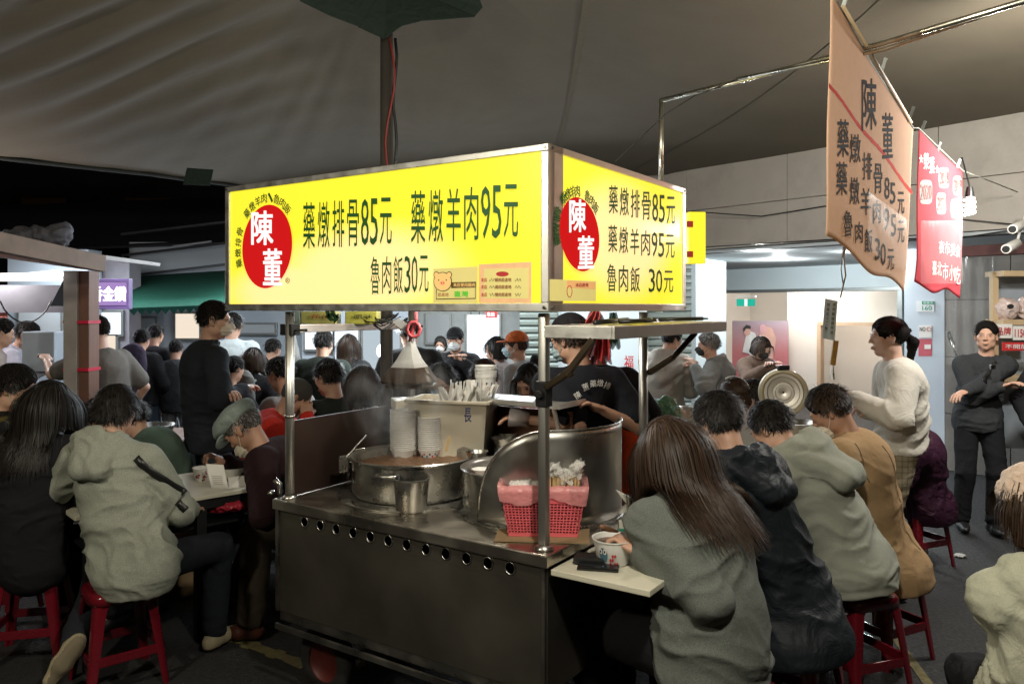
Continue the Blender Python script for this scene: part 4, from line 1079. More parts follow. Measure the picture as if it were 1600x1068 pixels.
# ---------------------------------------------------------------- left & centre background stalls
def bshop(name, label, px0, px1, Y, zt, zb_, col, wins, depth=.3):
    o = thing(name, label, 'shop', ((px0+px1)/2/FPX*Y-800/FPX*Y, Y, 0)); a, b = P(px0, 480, Y), P(px1, 480, Y)
    m_ = MB(); m_.box(Vector(((a.x+b.x)/2, Y+depth/2, zt/2)), (abs(b.x-a.x), depth, zt)); m_.build('wall', col, o)
    for (x0, y0, x1, y1, mm) in wins:
        m_ = MB(); p0, p1 = P(x0, y1, Y-.03), P(x1, y0, Y-.03); cx = (p0+p1)/2
        m_.box(cx, (abs(p1.x-p0.x)+.06, .05, abs(p1.z-p0.z)+.06)); f = m_.build('window', FRM, o, bevel=.004)
        m_ = MB(); m_.box(cx+Vector((0, -.03, 0)), (abs(p1.x-p0.x), .012, abs(p1.z-p0.z))); m_.build('pane', mm, f)
    return o
BLW = mat('stall_blue_white', (.40, .46, .52), .6, 0, .04, 2)
GLOW = emis('lit_pane_cool', (.80, .90, 1.), 1.5); GLOWW = emis('lit_pane_warm', (1, .86, .70), .8); GREYP = mat('grey_pane', (.42, .45, .47), .3, 0, .05, 3)
bshop('shopfront', 'bright white shopfront with a grid window under the green awning', 202, 352, 10.6, 2.6, 0, BLW, [(212, 497, 243, 526, GREYP), (276, 490, 312, 528, GLOWW), (196, 505, 208, 527, GLOW)])
bshop('shopfront', 'pale blue shopfront wall behind the white shirt man', 352, 472, 10.9, 2.6, 0, BLW, [(372, 507, 430, 520, GREYP)])
bshop('shopfront', 'grey framed shopfront below the violet neon sign', 138, 202, 9.6, 2.3, 0, mat('stall_grey_wall', (.30, .29, .33), .6), [(158, 488, 190, 522, GLOW), (160, 524, 182, 560, GLOWW)])
bshop('shopfront', 'bright grey white shopfront behind the stall worker in the hoodie', 12, 138, 9.2, 2.4, 0, BLW, [(32, 484, 96, 520, GREYP)])
bshop('shopfront', 'bright white snack shopfront with steamed glass in the centre', 472, 640, 10.2, 2.6, 0, BLW, [(478, 512, 520, 545, GLOW), (524, 515, 560, 570, GLOW), (568, 512, 625, 590, emis('lit_pane_soft', (.72, .84, .92), .6))])
bshop('shopfront', 'pale shopfront with a dark cabinet behind the masked man', 640, 812, 10.8, 2.6, 0, mat('stall_pale_wall', (.50, .54, .53), .6), [(668, 492, 702, 535, GREYP), (730, 492, 780, 560, GLOW)])
# hanging tube lamps and signs at the centre back
sgn = thing('shop_sign', 'small red and black sign with white marks hanging at the back', 'sign', tuple(P(768, 492, 9.5)))
m_ = MB(); m_.box(P(768, 491, 9.5), (.14, .05, .08)); m_.build('sign_box', INKR, sgn, bevel=.004); txt_px('串燒', lambda a, b: P(a, b, 9.46), 767, 491, 12, 7, INKW, sgn, .02)
for px in (736, 749):
    o = thing('hanging_bulb', 'round white bulb %s of the pair above the masked man' % ('left' if px == 736 else 'right'), 'bulb', tuple(P(px, 497, 9.4)), group='pair of bulbs at the back')
    S = sphere_np((0, 0, 0), (.045, .045, .04)); np_obj('globe', [(S[0]+V3(P(px, 498, 9.4)), S[1], 0)], [emis('bulb_white', (1, .97, .9), 8)], o)
    m_ = MB(); m_.tube([P(px, 494, 9.4), P(px, 470, 9.4)], .006, 6); m_.build('cord', BLACKP, o)
# green scalloped awning
aw = thing('green_awning', 'dark green awning with a scalloped front edge over the left shop', 'awning', tuple(P(280, 480, 9.6).xy)+(0,))
AWG = cloth('awning_green', (.008, .055, .036), .1, 20, .3)
def awf(u_, v_):
    px = 203+162*u_; top = P(px-5, 432-10*u_, 10.6); bot = P(px, 481-6*u_, 8.7)
    return top.lerp(bot, v_)
m_ = MB(); m_.grid(awf, 20, 6); m_.build('awning_cloth', AWG, aw, solid=.01)
m_ = MB()
for k in range(13):
    a = awf(k/13, 1); b = awf((k+1)/13, 1); c_ = (a+b)/2-Vector((0, 0, .085)); m_.add([a-Vector((0, .005, 0)), b-Vector((0, .005, 0)), b-Vector((0, .005, .03)), c_-Vector((0, .005, 0)), a-Vector((0, .005, .03))], [(0, 1, 2, 3, 4)])
m_.build('scalloped_edge', AWG, aw)
# dark corrugated roofs upper left
rf = thing('corrugated_roof', 'dark corrugated metal roof rows above the green awning', 'roof', tuple(P(280, 400, 10).xy)+(0,))
DKM = mat('dark_corrugated', (.035, .038, .046), .45, .5, .3, 5)
for k, (ya, yb, Ya, Yb) in enumerate(((345, 372, 12.5, 11.6), (372, 402, 11.9, 11.0), (402, 432, 11.3, 10.5))):
    m_ = MB(); m_.grid(lambda u_, v_: P(120+300*u_, (ya if v_ < .5 else yb)+18*(1-u_)+(30*(1-u_)), (Ya if v_ < .5 else Yb)+.05*math.cos(u_*PI*56)), 280, 1); m_.build('roof_sheet', DKM, rf, solid=.01)
m_ = MB()
for k, y in enumerate((352, 385, 418)): m_.bar(P(190, y+14, 10.4), P(360, y-6, 10.2), .04, .03)
m_.build('gutter', mat('gutter_grey', (.05, .052, .06), .5, .3), rf)
for k, (xa, ya, xb, yb) in enumerate(((270, 385, 330, 377), (268, 452, 308, 450))):
    o = thing('tube_lamp', ('faint tube lamp below the dark roof', 'white tube lamp above the green awning')[k], 'lamp', tuple(P(xa, ya, 10.0)))
    m_ = MB(); m_.tube([P(xa, ya, 9.9), P(xb, yb, 9.9)], .014, 8); m_.build('tube', (mat('unlit_tube', (.3, .3, .33), .3) if k == 0 else emis('tube_white', (.9, .95, 1), 2.)), o)
# violet neon sign
ne = thing('neon_sign', 'white neon characters sign glowing violet beside the wooden column', 'sign', tuple(P(170, 460, 8.2)))
m_ = MB(); m_.box(P(166, 459, 8.25), (.44, .08, .24)); m_.build('sign_box', emis('neon_violet', (.50, .32, .72), .7), ne, bevel=.006)
m_ = MB(); m_.box(P(166, 459, 8.28), (.52, .08, .32)); m_.build('frame', mat('sign_violet_frame', (.2, .15, .3), .5), ne, bevel=.006)
txt_px('香金鑽', lambda a, b: P(a, b, 8.2), 170, 459, 54, 23, emis('neon_white', (1, .95, 1), 3.), ne, .045, .006)
lamp('neon_sign_light', tuple(P(168, 458, 8.0)), 4, (.7, .5, 1), .1)
# ---------------------------------------------------------------- left neighbour stall
ls = thing('wooden_stall', 'wooden market stall with a fluorescent lit roof at the left edge', 'stall', tuple(G(125, 840).xy)+(0,))
COLM = mat('stall_column_wood', (.15, .068, .045), .55, 0, .3, 8, .2, 40, aniso=(1, 1, .12), dirt=.4); COLP = mat('stall_column_grey', (.30, .27, .25), .6, 0, .2, 6, dirt=.3)
Yc = 5.6; A = P(103, 480, Yc); B = P(118, 480, Yc-.05); Cc = P(146, 480, Yc+.05)
for (pa, pb, mm, nm) in ((A, B, COLP, 'column_face'), (B, Cc, COLM, 'column')):
    c_ = (pa+pb)/2; m_ = MB(); m_.box(Vector((c_.x, c_.y+.06, .99)), (abs(pb.x-pa.x), .14, 1.98)); m_.build(nm, mm, ls, bevel=.004)
RTAPE = mat('red_tape', (.55, .02, .06), .35)
for y in (503, 577):
    c_ = (A+Cc)/2; z = P(0, y, Yc).z; m_ = MB(); m_.box(Vector((c_.x, Yc+.055, z)), (abs(Cc.x-A.x)+.012, .17, .022)); m_.build('red_tape', RTAPE, ls)
m_ = MB(); e0, e1 = P(160, 412, 5.3), P(-60, 366, 4.2); m_.bar(e0, e1, .05, .11); m_.build('roof_fascia', mat('fascia_wood', (.22, .15, .11), .6, 0, .3, 8, dirt=.3), ls, bevel=.004)
m_ = MB(); m_.bar(P(148, 417, 5.4), P(-60, 386, 4.3), .05, .05); m_.build('roof_rail', mat('rail_red_brown', (.34, .13, .08), .5, 0, .2, 8), ls, bevel=.004)
m_ = MB(); m_.quad(e0+Vector((0, 0, .03)), e1+Vector((0, 0, .03)), e1+Vector((-1.5, 2.6, .1)), e0+Vector((-.6, 2.2, .1))); m_.build('roof_sheet', mat('roof_sheet_grey', (.28, .27, .26), .6), ls, solid=.03)
for k in range(3):
    a, b = P(100-4*k, 428+8*(k == 1)-4*(k == 2), 5.6+.5*k), P(-80, 432+4*k, 4.6+.5*k); m_ = MB(); m_.tube([a, b], .014, 8); m_.build('fluorescent_tube', emis('fluoro', (1, .95, .93), 3.), ls)
m_ = MB(); m_.box(P(60, 467, 7.0), (.62, .3, .24)); m_.build('hood_panel', mat('hood_grey', (.16, .16, .18), .5, .3, .2, 5), ls)
m_ = MB(); m_.quad(P(78, 478, 6.6), P(103, 478, 6.6), P(103, 440, 6.3), P(98, 440, 6.3)); m_.build('dark_bracket', BLACKM, ls, solid=.02)
m_ = MB(); m_.tube([P(0, 470+0*k, 6.4) if k == 0 else P(80*k/12, 470+34*math.sin(PI*k/12)**.7, 6.4) for k in range(13)], .006, 6); m_.build('cable', BLACKP, ls)
m_ = MB(); m_.box(P(73, 548, 6.6)+Vector((0, 0, .0)), (.27, .25, .33)); m_.build('blue_grey_bin', mat('bin_blue_grey', (.36, .42, .48), .5), ls, bevel=.01)
m_ = MB(); m_.box(Vector((-4.3, 5.9, .42)), (1.5, .8, .84)); m_.build('counter', BLACKM, ls)
awl = thing('red_banner', 'red and white food banner at the far left edge', 'banner', tuple(P(6, 490, 6.6)))
m_ = MB(); m_.grid(lambda u_, v_: P(-8+20*u_, 480+70*v_, 6.9), 2, 2); m_.build('print', mat('banner_red_mix', (.45, .14, .12), .6, 0, .8, 30), awl, solid=.01)
up = thing('tarpaulin_bundle', 'crumpled pale tarpaulin lying on the dark stall roof', 'tarpaulin', tuple(P(55, 370, 6.8)))
v, q = snet(SDF().u(el((0, 0, 0), (.26, .12, .09))).u(el((.24, 0, .03), (.12, .1, .10)), .05), (-.35, -.2, -.15), (.4, .2, .2), .014); v = wrinkle(v, vnormals(v, q), .03, [((0, 0, 0), .5)], 12, 3)
np_obj('folded_sheet', [(v+V3(P(48, 372, 6.6)), q, 0)], [mat('pale_tarp', (.10, .10, .12), .7)], up)
lb_ = MB()
roof_l = thing('stall_roof', 'dark sheet roof of the neighbouring stalls on the left', 'roof', (-6, 9, 0))
lb_.grid(lambda u_, v_: P(-260+620*u_, 330+70*v_-22*u_, 13-2.5*v_), 4, 2); lb_.build('roof_sheet', mat('night_roof', (.02, .021, .027), .7), roof_l, solid=.03)
# neighbour wok counter
wk = thing('wok_counter', 'low steel counter with a wood edge of the neighbouring stall', 'counter', tuple(G(250, 780).xy)+(0,))
m_ = MB(); m_.box(Vector(P(262, 700, 5.9).xy.to_3d())+Vector((-.02, .1, .36)), (1.1, .5, .70)); m_.build('counter_body', STEELD, wk, bevel=.01)
m_ = MB(); m_.box(Vector(P(262, 652, 5.9).xy.to_3d())+Vector((0, .0, .745)), (1.16, .62, .05)); m_.build('wood_top', mat('wood_brown', (.22, .10, .05), .5, 0, .2, 6, aniso=(.2, 1, 1)), wk, bevel=.008)
pn = thing('steel_pan', 'shallow steel pan on the neighbour counter behind the hoodie man', 'pan', tuple(P(238, 640, 5.85)))
m_ = MB(); c_ = P(238, 645, 5.85); c_.z = .772; m_.lathe([(0, 0), (.13, 0), (.155, .075), (.16, .075), (.135, -.0), (0, .004)], c_, 28); m_.build('pan_body', STEEL, pn, smooth=True)
# ================================================================== THE CART
C0 = Vector((.119, 2.65, 0)); cu_ = Vector((-.828, .5605, 0)); cv_ = Vector((.5605, .828, 0)); ANGU = math.atan2(cu_.y, cu_.x)
def K(a, b, z=0.): return C0+cu_*a+cv_*b+Vector((0, 0, z))
def KM(a, b, z=0.):   # matrix with x along cu, y along cv
    o = K(a, b, z); return Matrix(((cu_.x, cv_.x, 0, o.x), (cu_.y, cv_.y, 0, o.y), (0, 0, 1, o.z), (0, 0, 0, 1)))
def kbox(m, a0, a1, b0, b1, z0, z1): return m.box(((a0+a1)/2, (b0+b1)/2, (z0+z1)/2), (abs(a1-a0), abs(b1-b0), abs(z1-z0)), M=KM(0, 0))
CW, CD = 1.417, .96
cart = thing('food_cart', 'stainless steel soup cart on wheels with round vent holes', 'food cart', tuple(K(.7, .45)))
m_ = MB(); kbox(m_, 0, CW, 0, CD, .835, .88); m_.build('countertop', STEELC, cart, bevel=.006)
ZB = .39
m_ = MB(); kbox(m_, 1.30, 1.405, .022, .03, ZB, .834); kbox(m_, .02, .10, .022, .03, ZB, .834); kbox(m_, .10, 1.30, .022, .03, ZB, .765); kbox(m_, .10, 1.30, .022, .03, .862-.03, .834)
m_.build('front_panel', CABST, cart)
# perforated strip (12 real holes)
nh = 12; a_s, a_e = .165, 1.229; pit = (a_e-a_s)/(nh-1); zc = .8; hr_ = .0215
zc0, zc1 = .7655, .8345; zc = .803
m_ = MB()
def cell(a0, a1, ac):
    n = 24; inn = []; outp = []
    for k in range(n):
        th = 2*PI*k/n; inn.append((ac+hr_*math.cos(th), zc+hr_*math.sin(th)))
        cx, cz = math.cos(th), math.sin(th)
        tmax = min(((a1-ac) if cx > 0 else (a0-ac))/cx if abs(cx) > 1e-6 else 9, ((zc1-zc) if cz > 0 else (zc0-zc))/cz if abs(cz) > 1e-6 else 9)
        outp.append((ac+cx*tmax, zc+cz*tmax))
    for k in range(n):
        k2 = (k+1) % n; m_.quad(K(inn[k][0], .022, inn[k][1]), K(inn[k2][0], .022, inn[k2][1]), K(outp[k2][0], .022, outp[k2][1]), K(outp[k][0], .022, outp[k][1]))
    # fill corners
    for ca, cz in ((a0, zc0), (a1, zc0), (a1, zc1), (a0, zc1)):
        near = sorted(range(n), key=lambda k: abs(outp[k][0]-ca)+abs(outp[k][1]-cz))[:2]
        m_.add([K(ca, .0221, cz), K(outp[near[0]][0], .0221, outp[near[0]][1]), K(outp[near[1]][0], .0221, outp[near[1]][1])], [(0, 1, 2)])
for i in range(nh):
    ac = a_s+i*pit; a0 = ac-pit/2 if i else .10; a1 = ac+pit/2 if i < nh-1 else 1.30; cell(a0, a1, ac)
m_.build('vent_strip', CABST, cart)
for i in range(nh):
    ac = a_s+i*pit; m_ = MB(); m_.tube([K(ac+hr_*math.cos(t), .020, zc+hr_*math.sin(t)) for t in [2*PI*k/24 for k in range(24)]], .0032, 6, closed=True); m_.build('hole_ring', STEEL, cart, smooth=True)
m_ = MB(); kbox(m_, .10, 1.30, .05, .056, .72, .834); m_.build('interior_shade_sheet', DARKIN, cart)  # near-black sheet painted in place of the cart's shaded interior
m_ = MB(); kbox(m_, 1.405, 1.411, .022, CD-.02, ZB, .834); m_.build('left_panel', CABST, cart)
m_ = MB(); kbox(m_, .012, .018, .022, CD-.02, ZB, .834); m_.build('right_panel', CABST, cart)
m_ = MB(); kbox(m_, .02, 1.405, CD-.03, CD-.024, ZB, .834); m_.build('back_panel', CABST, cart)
m_ = MB(); kbox(m_, .018, .030, .012, .021, ZB-.1, .834); kbox(m_, 1.39, 1.41, .012, .021, ZB, .834); m_.build('corner_trim', STEELD, cart)
for (b_) in (.03, CD-.06): m_ = MB(); kbox(m_, .02, 1.40, b_, b_+.035, ZB-.045, ZB-.003); m_.build('chassis_rail', STEELD, cart, bevel=.003)
m_ = MB(); kbox(m_, .02, 1.40, .0, .012, ZB-.075, ZB-.05); m_.build('lower_rail', STEELD, cart, bevel=.003)
for a_, b_ in ((1.25, .17), (1.25, .78), (.2, .17), (.2, .78)):
    m_ = MB(); Mx = KM(a_, b_, .155) @ Matrix.Rotation(PI/2, 4, 'X'); m_.lathe([(.09, -.03), (.13, -.035), (.155, -.02), (.155, .02), (.13, .035), (.09, .03)], n=28, M=Mx); wh = m_.build('wheel', mat('tyre_rubber', (.014, .013, .012), .8, 0, .2, 20, .3, 60), cart, smooth=True)
    m_ = MB(); m_.lathe([(0, -.034), (.03, -.034), (.035, -.018), (.09, -.022), (.092, -.03), (.092, .03), (.09, .022), (0, .022)], n=24, M=Mx); m_.build('rim', mat('rim_red', (.09, .015, .012), .5), wh, smooth=True)
    m_ = MB(); kbox(m_, a_-.02, a_+.02, b_+.04, b_+.05, .15, ZB-.03); m_.build('fork', STEELD, cart)
# posts
POSTS = [(.05, .06), (1.36, .05), (.05, .88), (1.40, .90)]
for i, (a_, b_) in enumerate(POSTS):
    m_ = MB()
    if i == 0: kbox(m_, a_-.016, a_+.016, b_-.016, b_+.016, .88, 1.70); m_.build('post', mat('post_steel', (.62, .61, .58), .40, 1., .05, 4), cart, bevel=.006, smooth=True)
    else: m_.tube([K(a_, b_, .88), K(a_, b_, 1.70)], .0195, 18); m_.build('post', mat('post_steel', (.62, .61, .58), .40, 1., .05, 4), cart, smooth=True)
    m_ = MB(); m_.lathe([(.021, 0), (.034, 0), (.034, .006), (.0205, .016)], K(a_, b_, .881), 18); m_.build('post_collar', STEEL, cart, smooth=True)
m_ = MB(); m_.lathe([(.0200, 0), (.0225, 0), (.0225, .012), (.0200, .012)], K(1.36, .05, 1.235), 18); m_.build('post_joint', STEELD, cart, smooth=True)
# side rail with clamps, splash boards
m_ = MB(); m_.bar(K(1.37, .07, 1.625), K(1.405, .88, 1.625), .03, .036); m_.build('side_rail', ALU, cart, bevel=.003)
for a_, b_ in ((1.37, .06), (1.41, .88)):
    m_ = MB(); m_.box(K(a_, b_, 1.622), (.075, .05, .05), ANGU); m_.tube([K(a_, b_, 1.62)+Vector((0, -.02, 0)), K(a_, b_, 1.62)+Vector((.085, -.03, 0))], .006, 6); m_.build('clamp', BLACKM, cart, bevel=.006)
BRD = mat('splash_board_brown', (.035, .019, .015), .42, .2, .2, 6, .05, 20)
m_ = MB(); m_.bar(K(1.375, .07, 1.05), K(1.41, .90, 1.05), .008, .335); m_.build('side_splash_board', BRD, cart)
BRK = mat('burnt_steel_copper', (.22, .12, .08), .36, 1., .4, 5, .1, 20, rvar=.15)
m_ = MB(); kbox(m_, .42, 1.34, .905, .912, .88, 1.235); m_.build('back_splash_board', BRK, cart)
# cup shelf over the back board
m_ = MB(); kbox(m_, .42, .98, .78, 1.02, 1.268, 1.278); kbox(m_, .42, .98, .77, .782, 1.262, 1.286); kbox(m_, .41, .422, .77, 1.02, 1.262, 1.286); m_.build('cup_shelf', ALU, cart)
m_ = MB(); m_.bar(K(.97, .79, 1.262), K(.99, .90, 1.08), .015, .015); m_.bar(K(.45, .79, 1.262), K(.47, .90, 1.08), .015, .015); m_.build('shelf_bracket', ALU, cart)
# tray on arms at the right
m_ = MB(); kbox(m_, -.234, -.222, .04, 1.13, 1.615, 1.658); kbox(m_, -.222, .036, .04, .052, 1.615, 1.658); kbox(m_, -.222, .05, 1.118, 1.13, 1.615, 1.658); kbox(m_, .038, .05, .10, 1.118, 1.615, 1.658); m_.build('tray_frame', ALU, cart, bevel=.002)
m_ = MB(); kbox(m_, -.222, .036, .052, 1.118, 1.630, 1.637); m_.build('tray_base', mat('tray_base_steel', (.3, .3, .28), .4, 1.), cart)
BRN = mat('bracket_dark_bronze', (.05, .035, .02), .45, .7, .3, 10)
m_ = MB(); m_.bar(K(.03, .045, 1.445), K(-.06, .04, 1.50), .026, .022); m_.bar(K(-.055, .04, 1.495), K(-.15, .05, 1.615), .026, .022); m_.tube([K(-.06, .03, 1.497), K(-.06, .055, 1.497)], .016, 10); m_.build('tray_arm', BRN, cart, bevel=.004)
m_ = MB(); m_.bar(K(.03, .89, 1.435), K(-.09, .88, 1.51), .030, .024); m_.bar(K(-.085, .88, 1.505), K(-.18, .90, 1.615), .026, .022); m_.build('tray_arm', BRN, cart, bevel=.004)
m_ = MB(); m_.box(K(.05, .06, 1.42), (.045, .045, .09), ANGU); m_.tube([K(.05, .035, 1.42), K(.05, .02, 1.42)], .016, 10); m_.build('arm_clamp', BLACKM, cart, bevel=.006)
# lower things: small faucet
fc = thing('gas_valve', 'small chrome valve on the left corner of the cart', 'valve', tuple(K(1.42, .02, .88)))
m_ = MB(); m_.tube([K(1.44, .06, .86), K(1.44, .06, .93), K(1.46, .05, .95)], .012, 10); m_.tube([K(1.44, .03, .90), K(1.44, -.0, .90)], .010, 8); m_.build('valve_body', STEEL, fc, smooth=True)

# ---------------------------------------------------------------- SIGN
SL, SR, Z0, Z1 = 1.733, 1.215, 1.705, 2.272
sgnb = thing('menu_light_box', 'glowing yellow light box menu sign with steel frame on the cart posts', 'light box', tuple(K(.8, .5, Z0)))
N1 = -cv_; N2 = -cu_
O1 = K(SL, -.012, Z0); R1 = -cu_         # front left face, s measured from its left end
O2 = K(-.012, 0, Z0); R2_ = cv_
UPZ = Vector((0, 0, 1))
def sign_face_mat(name, spots):
    if name in MATS: return MATS[name]
    m = bpy.data.materials.new(name); m.use_nodes = True; MATS[name] = m; n = m.node_tree; L = n.links.new; b = n.nodes['Principled BSDF']
    b.inputs['Roughness'].default_value = .22; b.inputs['Base Color'].default_value = (.35, .30, .02, 1)
    tc = n.nodes.new('ShaderNodeTexCoord'); acc = None
    for (cx, cy, cz, rad) in spots:   # hot spots of unseen tubes, painted into the emission colour
        sb = n.nodes.new('ShaderNodeVectorMath'); sb.operation = 'SUBTRACT'; sb.inputs[1].default_value = (cx, cy, cz); L(tc.outputs['Object'], sb.inputs[0])
        ml = n.nodes.new('ShaderNodeVectorMath'); ml.operation = 'MULTIPLY'; ml.inputs[1].default_value = rad; L(sb.outputs[0], ml.inputs[0])
        ln = n.nodes.new('ShaderNodeVectorMath'); ln.operation = 'LENGTH'; L(ml.outputs[0], ln.inputs[0])
        mr = n.nodes.new('ShaderNodeMapRange'); mr.interpolation_type = 'SMOOTHSTEP'; mr.inputs[1].default_value = .45; mr.inputs[2].default_value = 1.1; mr.inputs[3].default_value = 1; mr.inputs[4].default_value = 0; L(ln.outputs['Value'], mr.inputs[0])
        if acc is None: acc = mr.outputs[0]
        else:
            mxm = n.nodes.new('ShaderNodeMath'); mxm.operation = 'MAXIMUM'; L(acc, mxm.inputs[0]); L(mr.outputs[0], mxm.inputs[1]); acc = mxm.outputs[0]
    mx = n.nodes.new('ShaderNodeMix'); mx.data_type = 'RGBA'; mx.inputs[6].default_value = (.84, .735, .032, 1); mx.inputs[7].default_value = (1.0, .73, .34, 1); L(acc, mx.inputs[0])
    L(mx.outputs[2], b.inputs['Emission Color']); b.inputs['Emission Strength'].default_value = .95
    return m
def loc_of(p): return tuple(wm(sgnb).inverted() @ p)
c1 = loc_of(K(.86, 0, 1.86)); c1b = loc_of(K(1.25, 0, 1.79)); c2 = loc_of(K(0, .58, 1.99))
F1M = sign_face_mat('sign_face_lit_left', [(*c1, (1.75, 1.75, 4.6)), (*c1b, (1.9, 1.9, 6.5))])
F2M = sign_face_mat('sign_face_lit_right', [(*c2, (1.95, 1.95, 3.9))])
fw = .030
def frame_side(O, R, Lh, Nn, nm):
    for (s0, s1, t0, t1) in ((0, Lh, 0, fw), (0, Lh, Z1-Z0-fw*.8, Z1-Z0), (0, fw, fw, Z1-Z0-fw*.8), (Lh-fw, Lh, fw, Z1-Z0-fw*.8)):
        m_ = MB(); c_ = O+R*((s0+s1)/2)+UPZ*((t0+t1)/2)-Nn*.05; Mx = Matrix(((R.x, -Nn.x, 0, c_.x), (R.y, -Nn.y, 0, c_.y), (0, 0, 1, c_.z), (0, 0, 0, 1)))
        m_.box((0, 0, 0), (s1-s0, .10, t1-t0), M=Mx); m_.build('frame_bar', ALU, sgnb, bevel=.003)
    # corner screws
    for s_ in (.015, Lh-.015):
        for t_ in (.014, Z1-Z0-.012):
            c_ = O+R*s_+UPZ*t_+Nn*.002; m_ = MB(); m_.tube([c_, c_+Nn*.004], .006, 8); m_.build('screw', STEELD, sgnb)
frame_side(O1, R1, SL+.012, N1, 'l'); frame_side(O2, R2_, SR, N2, 'r')
m_ = MB(); m_.quad(*[O1+R1*s_+UPZ*t_-N1*.008 for s_, t_ in ((fw, fw), (SL-.02, fw), (SL-.02, Z1-Z0-fw*.8), (fw, Z1-Z0-fw*.8))]); m_.build('lit_face', F1M, sgnb, kind=None)
m_ = MB(); m_.quad(*[O2+R2_*s_+UPZ*t_-N2*.008 for s_, t_ in ((fw, fw), (SR-fw, fw), (SR-fw, Z1-Z0-fw*.8), (fw, Z1-Z0-fw*.8))]); m_.build('lit_face', F2M, sgnb)
# backs of the boxes and rear sides of the ring
BK = mat('sign_back_grey', (.35, .35, .34), .5, .4)
m_ = MB(); kbox(m_, .09, SL-.01, .088, .094, Z0, Z1); m_.build('box_back', BK, sgnb); m_ = MB(); kbox(m_, .086, .092, .10, SR-.01, Z0, Z1); m_.build('box_back', BK, sgnb)
m_ = MB(); kbox(m_, SL-.04, SL-.01, .10, SR, Z0, Z0+.03); kbox(m_, SL-.04, SL-.01, .10, SR, Z1-.03, Z1); kbox(m_, .10, SL-.045, SR-.04, SR-.01, Z0, Z0+.03); kbox(m_, .10, SL-.045, SR-.04, SR-.01, Z1-.03, Z1); m_.build('rear_frame', ALU, sgnb)
# lettering
def h1(px, py):
    k = (px-800)/FPX; t = (O1.x-k*O1.y)/(k*R1.y-R1.x); p = O1+R1*t; p.z = CAMH-(py-HZ)/FPX*p.y; return p
def h2(px, py):
    k = (px-800)/FPX; t = (O2.x-k*O2.y)/(k*R2_.y-R2_.x); p = O2+R2_*t; p.z = CAMH-(py-HZ)/FPX*p.y; return p
INKGD = mat('ink_dark_green', (.015, .095, .018), .5, 0, 0); REDE = emis('sign_red', (.72, .012, .012), .80); WHE = emis('sign_white', (1, .97, .93), 1.0)
def row(items, hit, parent, material):
    for s_, cx, cy, wd, ht, bd in items: txt_px(s_, hit, cx, cy, wd, ht, material, parent, bd, .002, 'lettering')
SL1 = (298-381)/(811-642)
def chars(s, x0, x1, ya0, ya1, yb0, yb1, hit, bd=.008, skip=None, digit_drop=0):
    n = len(s); wts = [(.62 if c.isascii() else 1.) for c in s]; tot = sum(wts); x = x0
    for c, wt in zip(s, wts):
        w_ = (x1-x0)*wt/tot; f = (x+w_/2-x0)/(x1-x0); t_, b_ = ya0+(yb0-ya0)*f, ya1+(yb1-ya1)*f
        if c != ' ': txt_px(c, hit, x+w_/2, (t_+b_)/2, w_*(.80 if not c.isascii() else .86), (b_-t_), INKGD, sgnb, bd, .002, 'character')
        x += w_
chars('藥燉排骨85元', 472, 615, 317, 389, 308, 381, h1); chars('藥燉羊肉95元', 640, 813, 299, 381, 287, 370, h1); chars('魯肉飯30元', 578, 672, 401, 460, 399, 456, h1, .006)
chars('藥燉排骨85元', 949, 1056, 288, 332, 309, 352, h2); chars('藥燉羊肉95元', 948, 1055, 350, 393, 368, 404, h2); chars('魯肉飯 30元', 946, 1053, 411, 455, 424, 457, h2, .006)
def logo(hit, cx, cy, rx, ry, c1_, c2_, arc, slope, nrm):
    ctr = hit(cx, cy); m_ = MB(); pts = []
    for k in range(48):
        a = 2*PI*k/48; pts.append(hit(cx+rx*math.cos(a), cy+ry*math.sin(a)+slope*rx*math.cos(a)))
    m_.add([p+nrm*.0015 for p in pts]+[ctr+nrm*.0015], [(k, (k+1) % 48, 48) for k in range(48)]); m_.build('red_disc', REDE, sgnb)
    for (s_, (x, y, w_, h_)) in (('陳', c1_), ('董', c2_)): txt_px(s_, hit, x, y, w_, h_, WHE, sgnb, .035, .004, 'brush_character')
    n = len(arc)
    for i, ch in enumerate(arc):
        if ch == ' ': continue
        a = math.radians(208+(-208+ -28+360-208+0)*0) if False else math.radians(186-(186-48)*i/(n-1)) if False else math.radians(196-150*i/(n-1))
        x, y = cx+rx*1.17*math.cos(a), cy-ry*1.17*math.sin(a)+slope*rx*math.cos(a)
        p = hit(x, y); rr = (hit(x+4, y)-hit(x-4, y)).normalized(); uu = UPZ; tilt = -(PI/2-a)*-.9
        rdir = rr*math.cos(a-PI/2)+uu*math.sin(a-PI/2); udir = uu*math.cos(a-PI/2)-rr*math.sin(a-PI/2)
        h_ = .019; fit_text(ch, p, rdir, udir, nrm, -h_, h_, -h_*1.1, h_*1.1, INKGD, sgnb, 'arc_character', .02, .002)
logo(h1, 418, 385, 39, 65, (411, 356, 33, 52), (427, 417, 28, 56), '藥燉排骨 藥燉羊肉、魯肉飯', -.14, N1)
logo(h2, 905, 366, 31, 57, (901, 337, 25, 50), (914, 394, 24, 50), '藥燉排骨 藥燉羊肉 魯肉飯', .33, N2)
txt_px('®', h1, 450, 438, 7, 9, INKGD, sgnb, .01, .002)
